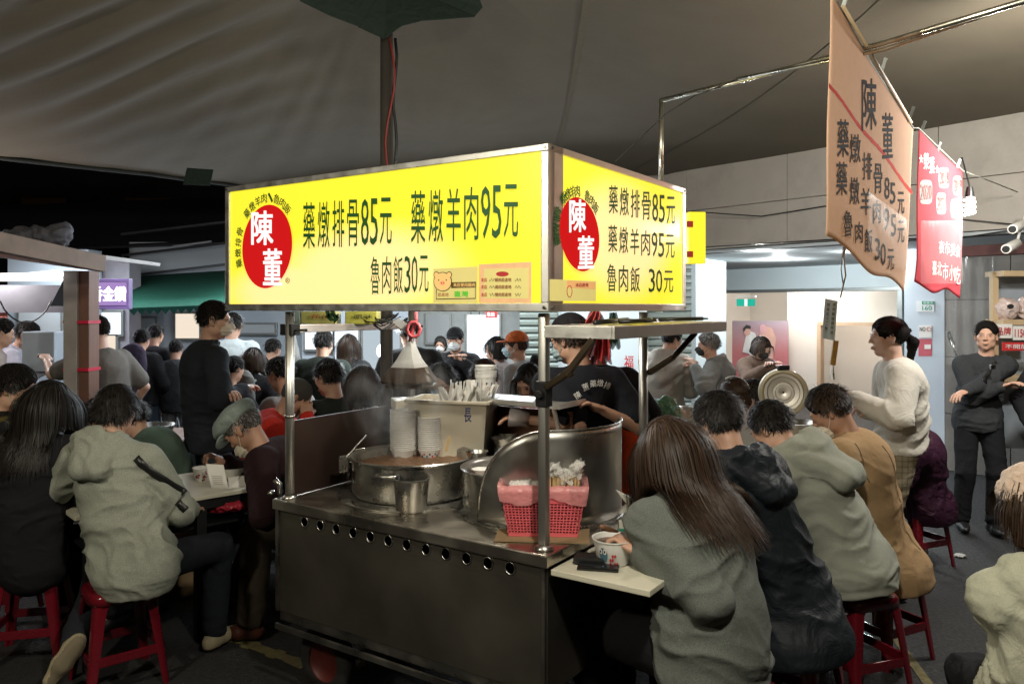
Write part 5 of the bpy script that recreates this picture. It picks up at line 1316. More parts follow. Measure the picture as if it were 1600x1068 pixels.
# stickers
def sticker(hit, nrm, x0, y0, x1, y1, dy, m0, label, name='sticker'):
    o = thing(name, label, 'sticker', tuple(hit(x0, y1))); m_ = MB()
    m_.quad(*[hit(x, y)+nrm*.003 for x, y in ((x0, y1), (x1, y1+dy*0), (x1, y0+dy), (x0, y0))]); m_.build('sheet', m0, o); return o
STY = mat('sticker_yellow', (.42, .36, .12), .5, 0, .05, 30, emit=(.9, .75, .25), es=.42); STP = mat('sticker_pink', (.45, .25, .15), .5, 0, .3, 30, emit=(.95, .55, .22), es=.45)
o = sticker(h1, N1, 678, 420, 747, 473, -4, STY, 'yellow origin sticker with a drawn pig head on the menu sign')
def disc(hit, nrm, cx, cy, rx, ry, m0, parent, lift, name='mark'):
    m_ = MB(); m_.add([hit(cx+rx*math.cos(a), cy+ry*math.sin(a))+nrm*lift for a in [2*PI*k/20 for k in range(20)]], [list(range(20))]); return m_.build(name, m0, parent)
PIGM = mat('print_pig_pink', (.5, .30, .12), .6, 0, 0, emit=(.95, .62, .20), es=.5); INKO = mat('ink_olive', (.10, .07, .01), .6, 0, 0)
disc(h1, N1, 693, 440, 14.6, 15.2, INKO, o, .0045, 'pig_outline')
for ex in (683, 703): disc(h1, N1, ex, 429, 4.5, 5, INKO, o, .0042, 'ear_outline'); disc(h1, N1, ex, 429.3, 3.4, 4, PIGM, o, .0050, 'ear')
disc(h1, N1, 693, 440, 13.4, 14, PIGM, o, .0055, 'pig_face'); disc(h1, N1, 693, 442, 4.2, 3.2, mat('print_snout', (.6, .2, .1), .6, emit=(.9, .35, .15), es=.5), o, .0062, 'snout')
for ex in (687, 699): disc(h1, N1, ex, 437.5, .9, 1.1, INKO, o, .0062, 'eye')
for ex in (691.6, 694.6): disc(h1, N1, ex, 442, .6, 1, INKO, o, .0068, 'nostril')
m_ = MB(); m_.quad(*[h1(x, y)+N1*.0045 for x, y in ((706, 450), (745, 449), (745, 440), (706, 441))]); m_.build('dark_bar', INKO, o); txt_px('本店使用豬肉', h1, 727, 445, 34, 6, PIGM, o, .02, .006)
m_ = MB(); cs_ = [h1(x, y)+N1*.0045 for x, y in ((683, 452), (683, 467), (744, 466), (744, 441))]; m_.tube(cs_, .0016, 4); m_.build('outline', INKO, o)
txt_px('臺灣', h1, 722, 459, 22, 9, mat('print_green', (.03, .4, .02), .6, emit=(.05, .5, .02), es=.4), o, .04, .005); txt_px('原產地', h1, 694, 460, 17, 6, mat('ink_orange', (.6, .25, .1), .6), o, .01, .005)
o = sticker(h1, N1, 749, 413, 831, 473, -4, STP, 'pink form sheet with rows of handwriting on the menu sign')
m_ = MB(); m_.quad(*[h1(x, y)+N1*.004 for x, y in ((757, 466), (827, 466), (827, 418), (757, 420))]); m_.build('pale_field', STY, o)
disc(h1, N1, 786, 428, 10, 4, INKR, o, .0045)
for i, y in enumerate((437, 448, 460)):
    txt_px('本店', h1, 758, y, 9, 6, INKR, o, .03, .006); txt_px('豬肉原產地', h1, 788, y, 25, 6, mat('ink_brown', (.25, .05, .02), .6), o, .03, .006)
    for j in range(2):
        m_ = MB(); x = (766, 806)[j]; m_.tube([h1(x+q_*1.2, y+2.5*math.sin(q_*1.7+i*2))+N1*.006 for q_ in range(9)], .0008, 3); m_.build('handwriting', INKB, o)
o = sticker(h2, N2, 858, 436, 930, 470, 3, STY, 'small beige sticker with a round mark at the right sign corner')
m_ = MB(); m_.quad(*[h2(x, y)+N2*.004 for x, y in ((884, 449), (929, 452), (929, 441), (884, 438))]); m_.build('orange_band', mat('band_orange', (.6, .3, .1), .6, emit=(.9, .5, .2), es=.4), o)
txt_px('本店產地', h2, 907, 445, 20, 6, INKR, o, .02, .006); m_ = MB(); m_.tube([h2(888+4*math.cos(a), 455+9*math.sin(a))+N2*.005 for a in [2*PI*k/16 for k in range(16)]], .0012, 4, closed=True); m_.build('ring_mark', INKR, o)
# yellow side sign at the right end
ys = thing('small_light_sign', 'small yellow light sign sticking out at the right end of the menu box', 'sign', tuple(P(1086, 372, 3.72)))
m_ = MB(); c_ = P(1086, 372, 3.75); m_.box(c_, (.085, .06, .245), .12); m_.build('lit_box', mat('side_sign_yellow', (.5, .42, .02), .4, 0, 0, emit=(.86, .74, .03), es=.85), ys, bevel=.004)
for y in (350, 397): m_ = MB(); m_.box(P(1078, y, 3.708), (.028, .01, .028), .12); m_.build('red_mark', INKR, ys)

# ---------------------------------------------------------------- things on the counter
def lathe_thing(name, label, cat, c, prof, material, n=40, group=None, part='pot_body', smooth=True):
    o = thing(name, label, cat, tuple(c), group=group); m_ = MB(); m_.lathe(prof, c, n); m_.build(part, material, o, smooth='auto'); return o
def broth_mat():
    m = mat('herbal_broth', (.16, .085, .045), .35, 0, .35, 18, .5, 24)
    return m
pc = K(.97, .42, .881)
ring1 = thing('hob_ring', 'flat steel hob ring under the large soup pot', 'ring', tuple(pc)); m_ = MB(); m_.lathe([(.245, 0), (.335, 0), (.335, .006), (.30, .012), (.285, .012), (.245, .004)], pc, 64); m_.build('ring_body', STEEL, ring1, smooth='auto')
pz = pc+Vector((0, 0, .012))
pot = lathe_thing('soup_pot', 'large shallow stainless soup pot full of brown broth', 'pot', pz, [(0, .0), (.262, .0), (.268, .012), (.270, .150), (.282, .156), (.284, .164), (.278, .168), (.268, .160), (.262, .150), (.262, .02), (0, .015)], STEEL, 72)
m_ = MB()
def soupf(u_, v_): r = .2625*u_; a = 2*PI*v_; x, y = r*math.cos(a), r*math.sin(a); z = .118+.004*math.sin(x*60+y*23)*math.sin(y*71)+.0025*math.sin(x*140+3*y); return (pz.x+x, pz.y+y, pz.z+z)
m_.grid(soupf, 24, 64); m_.build('broth', broth_mat(), pot, smooth=True)
for a in (math.radians(255), math.radians(168), math.radians(75)):
    d = Vector((math.cos(a), math.sin(a), 0)); t = Vector((-d.y, d.x, 0)); b_ = pz+d*.272+Vector((0, 0, .125))
    m_ = MB(); m_.tube([b_-t*.045, b_-t*.045+d*.028, b_+d*.04, b_+t*.045+d*.028, b_+t*.045], .0065, 8); m_.build('handle', STEEL, pot, smooth=True)
    m_ = MB(); m_.tube([b_+t*.052+d*.010-Vector((0, 0, .0)), b_+t*.055+d*.014-Vector((0, 0, .075))], .010, 8); m_.build('handle_grip', BLACKP, pot, smooth=True)
hk = thing('steel_colander_handle', 'bent steel ladle rack hooked on the left rim of the soup pot', 'rack', tuple(pz+Vector((-.26, 0, .17))))
m_ = MB(); l0 = pz+Vector((-.262, -.02, .17)); m_.tube([l0+Vector((.05, .03, .0)), l0+Vector((.04, .03, .02)), l0+Vector((-.01, .02, .012)), l0+Vector((-.04, .0, -.02)), l0+Vector((-.045, 0, -.09))], .004, 6); m_.tube([l0+Vector((-.03, -.05, -.02)), l0+Vector((.01, 0, .035)), l0+Vector((.05, .05, .075))], .0035, 6)
m_.build('wire', STEEL, hk, smooth=True); m_ = MB(); m_.box(l0+Vector((-.045, -.0, -.045)), (.045, .012, .075), .6); m_.build('plate', STEEL, hk, bevel=.004)
p2 = K(.34, .50, .881)
ring2 = thing('hob_ring', 'steel hob ring under the pot behind the curved shield', 'ring', tuple(p2)); m_ = MB(); m_.lathe([(.25, 0), (.345, 0), (.345, .008), (.32, .016), (.29, .014), (.25, .004)], p2, 64); m_.build('ring_body', STEEL, ring2, smooth='auto')
p2b = K(.42, .47, .895)
pot2 = lathe_thing('soup_pot', 'second soup pot half hidden behind the curved steel shield', 'pot', p2b, [(0, .0), (.236, .0), (.24, .012), (.24, .150), (.25, .156), (.251, .162), (.245, .166), (.237, .160), (.232, .150), (.232, .02), (0, .015)], STEEL, 64)
m_ = MB().lathe([(0, .11), (.232, .11)], p2b, 48); m_.build('broth', broth_mat(), pot2)
# curved shield
sh_c = K(.34, .50, 0); RS = .335
shd = thing('curved_wind_shield', 'upright curved stainless steel shield around the second pot', 'shield', tuple(K(.34, .5, .895)))
th0, th1 = math.radians(222), math.radians(385)
def shh(f):   # rounded top corners
    a = min(1, f/.33); b = min(1, (1-f)/.17); return .012+.350*(math.sqrt(max(0, 1-(1-a)**2.1))**1.0)*(.60+.40*math.sqrt(max(0, 1-(1-b)**2)))
m_ = MB(); m_.grid(lambda u_, v_: (sh_c.x+RS*math.cos(th0+(th1-th0)*u_), sh_c.y+RS*math.sin(th0+(th1-th0)*u_), .898+shh(u_)*v_), 90, 10)
m_.build('sheet', mat('shield_steel', (.50, .49, .46), .34, 1., .22, 3, .25, 4, rvar=.12), shd, smooth=True, solid=.003)
m_ = MB(); m_.tube([(sh_c.x+RS*math.cos(th0+(th1-th0)*k/90), sh_c.y+RS*math.sin(th0+(th1-th0)*k/90), .898+shh(k/90)) for k in range(91)], .0045, 6); m_.build('rolled_edge', STEEL, shd, smooth=True)
# measuring cup
mc = P(643, 797, 3.25); mc.z = .8815
cup = thing('steel_cup', 'plain stainless steel cup standing in front of the large pot', 'cup', tuple(mc)); m_ = MB(); m_.lathe([(0, 0), (.060, 0), (.064, .006), (.073, .125), (.077, .128), (.077, .133), (.072, .134), (.062, .012), (0, .008)], mc, 40); m_.build('cup_body', STEEL, cup, smooth='auto')
# basket with real perforations
bk = thing('plastic_basket', 'red perforated plastic basket lined with a pink bag on the counter corner', 'basket', tuple(K(.16, .21, .89)), -.10)
CB = Vector((.118, 2.93, .888)); bw0, bw1, bd0, bd1, bh = .125, .152, .082, .100, .175
def bpt(sx, sy, z): f = z/bh; return CB+Matrix.Rotation(-.06, 3, 'Z') @ Vector((sx*(bw0+(bw1-bw0)*f), sy*(bd0+(bd1-bd0)*f), z))
def side_lattice(p00, p10, p11, p01, nu, nv, name):
    m_ = MB(); fw_ = .36
    def Q(u_, v_): return (p00.lerp(p10, u_)).lerp(p01.lerp(p11, u_), v_)
    for j in range(nv+1):
        v0 = (j-fw_/2)/nv; v1 = (j+fw_/2)/nv; v0, v1 = max(0, v0), min(1, v1); m_.quad(Q(0, v0), Q(1, v0), Q(1, v1), Q(0, v1))
    for i in range(nu+1):
        u0 = max(0, (i-fw_/2)/nu); u1 = min(1, (i+fw_/2)/nu)
        for j in range(nv): m_.quad(Q(u0, (j+fw_/2)/nv), Q(u1, (j+fw_/2)/nv), Q(u1, (j+1-fw_/2)/nv), Q(u0, (j+1-fw_/2)/nv))
    return m_.build(name, REDPL, bk, solid=.0025)
zt_, zb2 = .125, .012
for (a, b, n) in (((-1, -1), (1, -1), 26), ((1, -1), (1, 1), 17), ((1, 1), (-1, 1), 26), ((-1, 1), (-1, -1), 17)):
    side_lattice(bpt(*a, zb2), bpt(*b, zb2), bpt(*b, zt_), bpt(*a, zt_), {26: 22, 17: 14}[n], 11, 'perforated_side')
m_ = MB(); m_.quad(bpt(-1, -1, .006), bpt(1, -1, .006), bpt(1, 1, .006), bpt(-1, 1, .006)); m_.build('bottom', REDPL, bk, solid=.005)
m_ = MB()
cr = [(-1, -1), (1, -1), (1, 1), (-1, 1)]
for i in range(4):
    a, b = cr[i], cr[(i+1) % 4]; m_.quad(bpt(*a, zt_), bpt(*b, zt_), bpt(*b, bh), bpt(*a, bh)); m_.quad(bpt(*a, 0), bpt(*b, 0), bpt(*b, zb2), bpt(*a, zb2))
m_.build('rim_band', REDPL, bk, solid=.004)
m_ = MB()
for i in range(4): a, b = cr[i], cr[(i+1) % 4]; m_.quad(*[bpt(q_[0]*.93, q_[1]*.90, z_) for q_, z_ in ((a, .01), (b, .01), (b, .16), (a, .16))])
m_.build('inner_shade_box', mat('inner_shade_red', (.13, .012, .018), .5, 0, .3, 30), bk)  # dark red box added so the holes show interior shade
# pink liner bag folded over the rim
LIN = mat('pink_liner_film', (.88, .34, .34), .25, 0, .15, 20, .5, 60, alpha=.72)
m_ = MB(); per = []
for i in range(4):
    a, b = cr[i], cr[(i+1) % 4]
    for k in range(16): f = k/16; per.append((a[0]+(b[0]-a[0])*f, a[1]+(b[1]-a[1])*f))
npz = len(per)
def linf(u_, v_):
    i = int(round(u_*npz)) % npz; sx, sy = per[i]; g_ = float(_hash(np.array([i % npz]), np.array([3]), np.array([1]), 5)[0])
    prof = [(1.07+.02*g_, bh-.040-.012*g_-.012*math.sin(i*.5)), (1.09, bh-.015), (1.07, bh+.012+.006*g_), (.97, bh+.004), (.90, bh-.05)]; k = int(round(v_*4)); return bpt(sx*prof[k][0], sy*prof[k][0], prof[k][1])
m_.grid(linf, npz, 4); m_.build('bag_liner', LIN, bk, smooth=True)
tis = thing('tissue_packs', 'white plastic wrapped tissues lying in the red basket', 'tissues', tuple(bpt(-.5, 0, .15)))
v, q = snet(SDF().u(el((-.055, 0, bh-.005), (.055, .065, .022))).u(el((-.10, .01, bh-.01), (.03, .05, .02)), .01), (-.14, -.08, bh-.05), (.02, .08, bh+.03), .005); v = wrinkle(v, vnormals(v, q), .006, [((-.05, 0, bh), .2)], 35, 3)
np_obj('wrapper', [(v+V3(CB), q, 0)], [mat('white_film', (.75, .70, .68), .2, 0, .1, 20, .3, 40)], tis)
cb = thing('cardboard_sheet', 'flat piece of cardboard under the red basket', 'cardboard', tuple(CB)); m_ = MB(); m_.box(CB+Vector((.0, -.01, -.0035)), (.34, .25, .006), -.10); m_.build('board', mat('cardboard', (.28, .19, .10), .8, 0, .1, 10), cb)
chp = thing('chopstick_bundle', 'bundle of wooden chopsticks in clear wrappers standing in the basket', 'chopsticks', tuple(bpt(.5, 0, .05)))
for k in range(46):
    i, j = k % 12, k//12; x = .022+i*.0092+rng.normal(0, .001); y = -.045+j*.022+rng.normal(0, .002); b_ = CB+Vector((x, y, .02)); t_ = b_+Vector((rng.normal(0, .004), rng.normal(0, .004), .185+rng.normal(0, .004)))
    m_ = MB(); m_.bar(b_, t_, .0075, .0045, (0, 1, 0)); m_.build('chopstick', mat('bamboo', (.55, .38, .18), .55, 0, .15, 30), chp)
m_ = MB()
for k in range(260):
    x = .012+rng.random()*.125; y = -.055+rng.random()*.09; z = .195+rng.random()*.045+.012*math.sin(x*60); c_ = CB+Vector((x, y, z)); s_ = .010+rng.random()*.012
    d1_ = Vector(rng.normal(0, 1, 3)).normalized()*s_; d2_ = Vector(rng.normal(0, 1, 3)).normalized()*s_*.6; m_.quad(c_-d1_-d2_, c_+d1_-d2_, c_+d1_+d2_, c_-d1_+d2_)
m_.build('film_wrappers', mat('clear_film', (.86, .84, .80), .15, 0, 0, alpha=.45), chp, kind='stuff')
# bowl stacks on a board
brd = thing('serving_board', 'pale board carrying the two stacks of paper bowls', 'board', tuple(K(1.1, .66, .88))); bc = P(650, 700, 3.78); bc.z = .95
m_ = MB(); m_.box(Vector((bc.x+.0, bc.y, .99)), (.36, .22, .02), -.1); m_.build('board_top', mat('board_cream', (.50, .42, .28), .6), brd, bevel=.004); m_ = MB(); m_.box(Vector((bc.x, bc.y, .93)), (.30, .18, .098), -.1); m_.build('support_block', STEELD, brd)
def bowl_mesh(r, h, name='bowl_body'):
    m_ = MB(); m_.lathe([(0, .0), (r*.72, .0), (r*.74, .004), (r*.96, h-.006), (r*1.0, h-.005), (r*1.02, h-.001), (r*.99, h), (r*.95, h-.004), (r*.72, .006), (0, .004)], (0, 0, 0), 28); return m_
BWM = mat('paper_bowl_white', (.74, .73, .70), .45, 0, .03, 20)
def stack(px, Y, zb, zt_, n, r, h, glab, lab, grp, dots=False):
    c_ = P(px, 480, Y); base = thing('paper_bowl', lab, 'bowl', (c_.x, c_.y, zb), 0, grp); b = bowl_mesh(r, h).build('bowl_body', BWM, base, local=True, smooth='auto')
    if dots:
        m_ = MB()
        for k in range(10):
            a = -PI*.9+k*PI*.8/9; zz = h*(.3+.25*(k % 2)); rr_ = r*(.74+.22*zz/h)+.0015; s_ = .0045; c2_ = Vector((math.cos(a)*rr_, math.sin(a)*rr_, zz)); t = Vector((-math.sin(a), math.cos(a), 0)); m_.cm = k % 3
            m_.add([c2_+t*s_*math.cos(q_)+Vector((0, 0, s_*1.3*math.sin(q_))) for q_ in [2*PI*w/8 for w in range(8)]], [list(range(8))])
        m_.build('printed_dots', [INKR, mat('ink_blue', (.05, .15, .3), .6), INKB], base, local=True)
    for k in range(1, n):
        c = copy_tree(base); c.location = (c_.x+rng.normal(0, .0008), c_.y+rng.normal(0, .0008), zb+(zt_-zb-h)*k/(n-1)); c['label'] = lab if k < n-1 else lab.replace('in the', 'on top of the')
    base['label'] = lab.replace('in the', 'at the bottom of the')
stack(630, 3.75, 1.002, 1.232, 22, .062, .045, '', 'white paper bowl in the taller stack behind the soup pot', 'taller stack of paper bowls')
stack(671, 3.75, 1.002, 1.198, 16, .056, .045, '', 'white paper bowl in the shorter stack before the cream tub', 'shorter stack of paper bowls', True)
stack(759, 3.93, 1.29, 1.43, 12, .054, .085, '', 'printed paper cup in the stack on the steel shelf', 'stack of printed paper cups', True)
# cream tub with chopstick papers
tub = thing('cream_tub', 'tall cream plastic tub filled with white paper wrapped utensils', 'tub', tuple(K(1.0, .72, .95))); tb = K(1.0, .76, .0)
def tubp(sx, sy, z): f = (z-.93)/.36; return Vector((tb.x, tb.y, 0))+Matrix.Rotation(ANGU+PI+.35, 3, 'Z') @ Vector((sx*(.17+.03*f), sy*(.10+.02*f), 0))+Vector((0, 0, z))
CRM = mat('cream_plastic', (.60, .55, .44), .4, 0, .06, 6)
m_ = MB()
for i in range(4): a, b = cr[i], cr[(i+1) % 4]; m_.quad(tubp(*a, .93), tubp(*b, .93), tubp(*b, 1.27), tubp(*a, 1.27))
m_.quad(tubp(-1, -1, .93), tubp(1, -1, .93), tubp(1, 1, .93), tubp(-1, 1, .93)); m_.build('tub_body', CRM, tub, solid=.006, weld=True)
m_ = MB()
for i in range(4): a, b = cr[i], cr[(i+1) % 4]; m_.bar(tubp(a[0]*1.04, a[1]*1.04, 1.27), tubp(b[0]*1.04, b[1]*1.04, 1.27), .016, .016)
m_.build('tub_rim', CRM, tub, bevel=.003)
for k in range(85):
    m_ = MB(); b_ = tubp(rng.uniform(-.2, .85), rng.uniform(-.6, .6), 1.18); d = Vector((rng.normal(.12, .3), rng.normal(0, .2), 1)).normalized(); m_.bar(b_, b_+d*rng.uniform(.12, .19), .018, .003, tuple(rng.normal(0, 1, 3))); m_.build('paper_sleeve', PAPER, tub)
txt_px('長', lambda a, b: P(a, b, 3.60), 731, 648, 11, 22, mat('ink_navy', (.01, .03, .15), .6), tub, .03, .004, 'blue_mark')
ct = thing('cream_crate', 'low cream plastic crate lid left of the tub', 'crate', tuple(K(1.2, .8, 1.2))); m_ = MB(); m_.box(K(1.25, .74, 1.235), (.2, .16, .05), .3); m_.build('crate_body', CRM, ct, bevel=.006); m_ = MB(); m_.box(K(1.25, .74, 1.045), (.18, .14, .325), .3); m_.build('crate_stand', CRM, ct)
st = thing('bamboo_stick', 'bamboo spatula handle standing at the rim of the soup pot', 'stick', tuple(P(700, 705, 3.5))); m_ = MB(); m_.bar(P(697, 705, 3.5), P(702, 682, 3.5), .012, .005, (0, 1, 0)); m_.build('handle', MATS['bamboo'], st)
# little steel bowls
for i, (px, py, Y, r, lb) in enumerate(((745, 712, 3.55, .05, 'small steel basin right of the soup pot'), (752, 740, 3.35, .04, 'white bowl lid between the two pots'), (787, 690, 3.75, .062, 'wide steel bowl behind the curved shield'), (793, 681, 3.85, .060, 'second steel bowl stacked at the back of the cart'))):
    c_ = P(px, py, Y); zz = c_.z-.02; o = thing('steel_bowl' if i != 1 else 'bowl_lid', lb, 'bowl', (c_.x, c_.y, zz)); m_ = MB(); m_.lathe([(0, 0), (r*.7, 0), (r, .04), (r*1.05, .042), (r*.97, .04), (r*.68, .004), (0, .003)], (c_.x, c_.y, zz), 28); m_.build('bowl_body', STEEL if i != 1 else BWM, o, smooth='auto')
    m_ = MB(); m_.lathe([(0, 0), (r*.9, 0), (r*.7, zz-.8815), (0, zz-.8815)], (c_.x, c_.y, .8815), 20); m_.build('stand', STEELD, o)
# spice bags hanging from a red tie
sp = thing('spice_soup_bags', 'two clear plastic bags of dark soup hanging from a red tie', 'bag', tuple(P(640, 560, 3.6)))
ap_ = P(640, 533, 3.62)
BRO = mat('bag_broth', (.045, .028, .018), .2, 0, .3, 20, coat=.5); CLB = mat('bag_film', (.72, .72, .70), .15, 0, .1, 12, .3, 30, alpha=.55)
def bagsh(c_, w_, h0, h1, mm, nm, off, Rz):
    m_ = MB(); prof = [(.010, 0), (.020, -.02), (w_*.45, -h1*.45), (w_*.80, -h1*.78), (w_, -h1*.985), (w_*.93, -h1*1.04), (0, -h1*1.05)]
    pr = []
    for r, z in prof:
        if z <= -h0+1e-6 or not pr: pr.append((r, z))
    if h0 > 0: f = h0/h1; pr = [(w_*f*.99, -h0)]+[p for p in prof if p[1] < -h0]
    k = 20; b = []
    for r, z in pr:
        for q_ in range(k):
            a = 2*PI*q_/k; ff = 1/(abs(math.cos(a))**1+abs(math.sin(a))**1)**.75; b.append(c_+Vector((r*math.cos(a+Rz)*ff*1.15, r*math.sin(a+Rz)*ff*1.0, z))+off)
    fs = []
    for i in range(len(pr)-1):
        for q_ in range(k): fs.append((i*k+q_, i*k+(q_+1) % k, (i+1)*k+(q_+1) % k, (i+1)*k+q_))
    if h0 > 0: fs.append(tuple(range(k)))
    m_.add(b, fs); return m_.build(nm, mm, sp, smooth=False)
bagsh(ap_, .118, .0, .185, CLB, 'bag_film', Vector((0, 0, 0)), .35); bagsh(ap_, .1195, .100, .1855, BRO, 'soup', Vector((0, 0, 0)), .35)
bagsh(ap_, .112, .0, .205, CLB, 'bag_film', Vector((.006, .02, 0)), .5); bagsh(ap_, .1135, .15, .2055, BRO, 'soup', Vector((.006, .02, 0)), .5)
m_ = MB(); m_.tube([P(650, 487, 3.62), P(650, 500, 3.62), ap_+Vector((.01, 0, .03)), ap_], .008, 8); m_.tube([ap_+Vector((.02+.03*math.cos(a), -.01, .055+.035*math.sin(a))) for a in [2*PI*k/10 for k in range(10)]], .008, 8, closed=True); m_.build('red_tie', REDPL, sp, smooth=True)
m_ = MB(); m_.quad(ap_+Vector((-.08, 0, .09)), ap_+Vector((-.01, 0, .03)), ap_+Vector((.0, 0, .07)), ap_+Vector((-.05, 0, .11))); m_.build('bag_tails', CLB, sp, solid=.002)
# yellow cartons on the upper side rack
for i, (x0, x1, lb, col) in enumerate(((461, 474, 'small green and white box on the rack under the sign', (.35, .45, .40)), (475, 529, 'yellow green printed packet on the rack under the sign', (.62, .60, .18)), (543, 592, 'second yellow packet lying on the rack right of the bracket', (.66, .64, .12)))):
    o = thing('printed_packet', lb, 'packet', tuple(P((x0+x1)/2, 505, 3.7))); m_ = MB(); c_ = P((x0+x1)/2, 496, 3.85); m_.box(c_, ((x1-x0)/FPX*3.85, .12, .062), .0); m_.build('box_body', mat('packet_%d' % i, col, .5, 0, .25, 12), o, bevel=.004)
    if i: txt_px(('花生', '原味')[i-1], lambda a, b: P(a, b, 3.785), (x0+x1)/2, 494, (x1-x0)*.6, 6, (INKR, INKB)[i-1], o, .01, .004)
wr_ = thing('cable_tangle', 'tangle of dark cables hanging under the sign near the rear post', 'cable', tuple(P(610, 495, 3.8)))
m_ = MB(); g2 = random.Random(3)
for k in range(9):
    a = P(560+g2.random()*25, 489+g2.random()*6, 3.8); b = P(612+g2.random()*16, 488+g2.random()*14, 3.85); md = (a+b)/2-Vector((0, g2.random()*.05, .01+g2.random()*.05)); m_.tube([a, a.lerp(md, .5)-Vector((0, 0, .01)), md, md.lerp(b, .5)-Vector((0, 0, .005)), b], .0035, 5)
m_.build('cables', BLACKP, wr_, smooth=True)
lf = thing('leafy_sprig', 'dark green sprig dangling beneath the sign', 'sprig', tuple(P(520, 495, 3.75)))
for k in range(6):
    m_ = MB(); c_ = P(512+k*2.6, 488+(k % 3)*5, 3.72); d = Vector((g2.uniform(-1, 1), 0, g2.uniform(-1, .2))).normalized()*.028; e = Vector((-d.z, 0, d.x))*.4; m_.quad(c_-d, c_+e, c_+d, c_-e); m_.build('leaf', mat('leaf_dark', (.02, .07, .02), .5), lf, solid=.002)
# utensils & packets on the tray
TY = [((-.20, .35, -.02, .60), (.55, .50, .06), 'flat yellow menu pad on the tray'), ((-.21, .75, -.05, 1.05), (.60, .56, .20), 'yellow edged paper pad at the far end of the tray'), ((-.20, .08, -.04, .22), (.55, .52, .48), 'small white cloth on the near end of the tray')]
for i, ((a0, b0, a1, b1), col, lb) in enumerate(TY):
    o = thing('paper_pad', lb, 'pad', tuple(K(a0, b0, 1.637))); m_ = MB(); kbox(m_, a0, a1, b0, b1, 1.638, 1.658); m_.build('pad_body', mat('pad_%d' % i, col, .6), o, bevel=.003)
for i, (a0, b0, a1, b1, r, lb) in enumerate(((-.1, .15, -.06, .5, .009, 'dark marker pen lying on the tray'), (-.16, .5, -.03, .78, .007, 'long steel tongs across the tray'), (-.05, .82, -.18, .98, .008, 'black handled scissors on the tray'), (-.12, .3, -.19, .42, .008, 'short black torch on the tray'))):
    o = thing('utensil', lb, 'utensil', tuple(K(a0, b0, 1.66))); m_ = MB(); m_.tube([K(a0, b0, 1.668), K(a1, b1, 1.672)], r, 8); m_.build('shaft', (BLACKP, STEEL, BLACKP, BLACKP)[i], o, smooth=True)
    m_ = MB(); m_.tube([K(a1+.02*math.cos(t), b1+.025*math.sin(t), 1.672) for t in [2*PI*k/10 for k in range(10)]], .004, 6, closed=True); m_.build('grip', BLACKP, o, smooth=True)
for i, (px, y0, y1, wt, wb, Y, col, lb) in enumerate(((938, 500, 562, 10, 34, 3.92, (.50, .035, .035), 'red plastic bags hanging behind the tray'), (958, 488, 540, 8, 20, 3.96, (.04, .26, .06), 'green plastic bags hanging above the tray'), (930, 486, 506, 12, 28, 3.80, (.55, .07, .06), 'upper red plastic bag bunched above the tray'))):
    o = thing('plastic_bags', lb, 'bags', tuple(P(px, y1, Y)))
    for j_ in range(3):
        m_ = MB(); ph_ = j_*2.1+i
        def bf(u_, v_): wd = (wt+(wb-wt)*v_**.7); return P(px+(u_-.5)*wd+2*math.sin(ph_+v_*3), y0+(y1-y0)*v_*(1-.12*math.sin(u_*7+ph_))+0, Y+.02*j_+(.012+.02*v_)*math.sin(u_*17+ph_+v_*2))
        m_.grid(bf, 28, 10); m_.build('bag_film', mat('bagfilm_%d' % i, col, .4, 0, .3, 20, alpha=.86), o, smooth=True)

# right side table
tbl = thing('side_table', 'white topped table board running along the right side of the cart', 'table', tuple(K(-.2, .8)))
TOPW = mat('table_top_cream', (.60, .57, .46), .4, 0, .08, 4, dirt=.15)
m_ = MB(); kbox(m_, -.37, -.008, .01, 2.5, .814, .834); m_.build('top', TOPW, tbl, bevel=.003)
for a_, b_ in ((-.34, 1.2), (-.34, 2.4), (-.34, .3)): m_ = MB(); kbox(m_, a_-.015, a_+.015, b_-.015, b_+.015, 0, .811); m_.build('leg', BLACKM, tbl)
wl_ = thing('black_wallet', 'black leather wallet lying on the side table', 'wallet', tuple(P(925, 868, 2.72))); w0 = P(922, 866, 2.72); w0.z = .849; m_ = MB(); m_.box(w0, (.11, .07, .026), -.25); m_.build('wallet_body', BLACKP, wl_, bevel=.008)
ph = thing('black_phone', 'black phone on the side table before the wallet', 'phone', tuple(P(935, 880, 2.66))); w1_ = P(935, 879, 2.66); w1_.z = .8405; m_ = MB(); m_.box(w1_, (.14, .065, .011), -.2); m_.build('phone_body', mat('phone_black', (.01, .01, .01), .15), ph, bevel=.004)
m_ = MB(); m_.box(w1_+Vector((0, 0, .0065)), (.13, .056, .001), -.2); m_.build('screen', mat('phone_screen', (.008, .009, .012), .08), ph)
obw = P(958, 850, 2.72); obw.z = .836
ob = thing('owl_bowl', 'paper bowl printed with a blue owl held by the woman in grey', 'bowl', tuple(obw)); m_ = MB(); m_.lathe([(0, 0), (.05, 0), (.053, .004), (.070, .082), (.074, .084), (.074, .088), (.068, .086), (.051, .006), (0, .005)], obw, 36); m_.build('bowl_body', BWM, ob, smooth='auto')
def bw(a, z, lift=.0012): r = .053+(.070-.053)*z/.082+lift; return obw+Vector((r*math.cos(a), r*math.sin(a), z))
def bpatch(a, z, ra, rz, mm, nm, lift=.0012): m_ = MB(); m_.add([bw(a+ra*math.cos(t), z+rz*math.sin(t), lift) for t in [2*PI*k/14 for k in range(14)]], [list(range(14))]); m_.build(nm, mm, ob)
aa = math.radians(250-20); bpatch(aa, .040, .27, .026, mat('owl_blue', (.07, .16, .22), .6), 'owl_print')
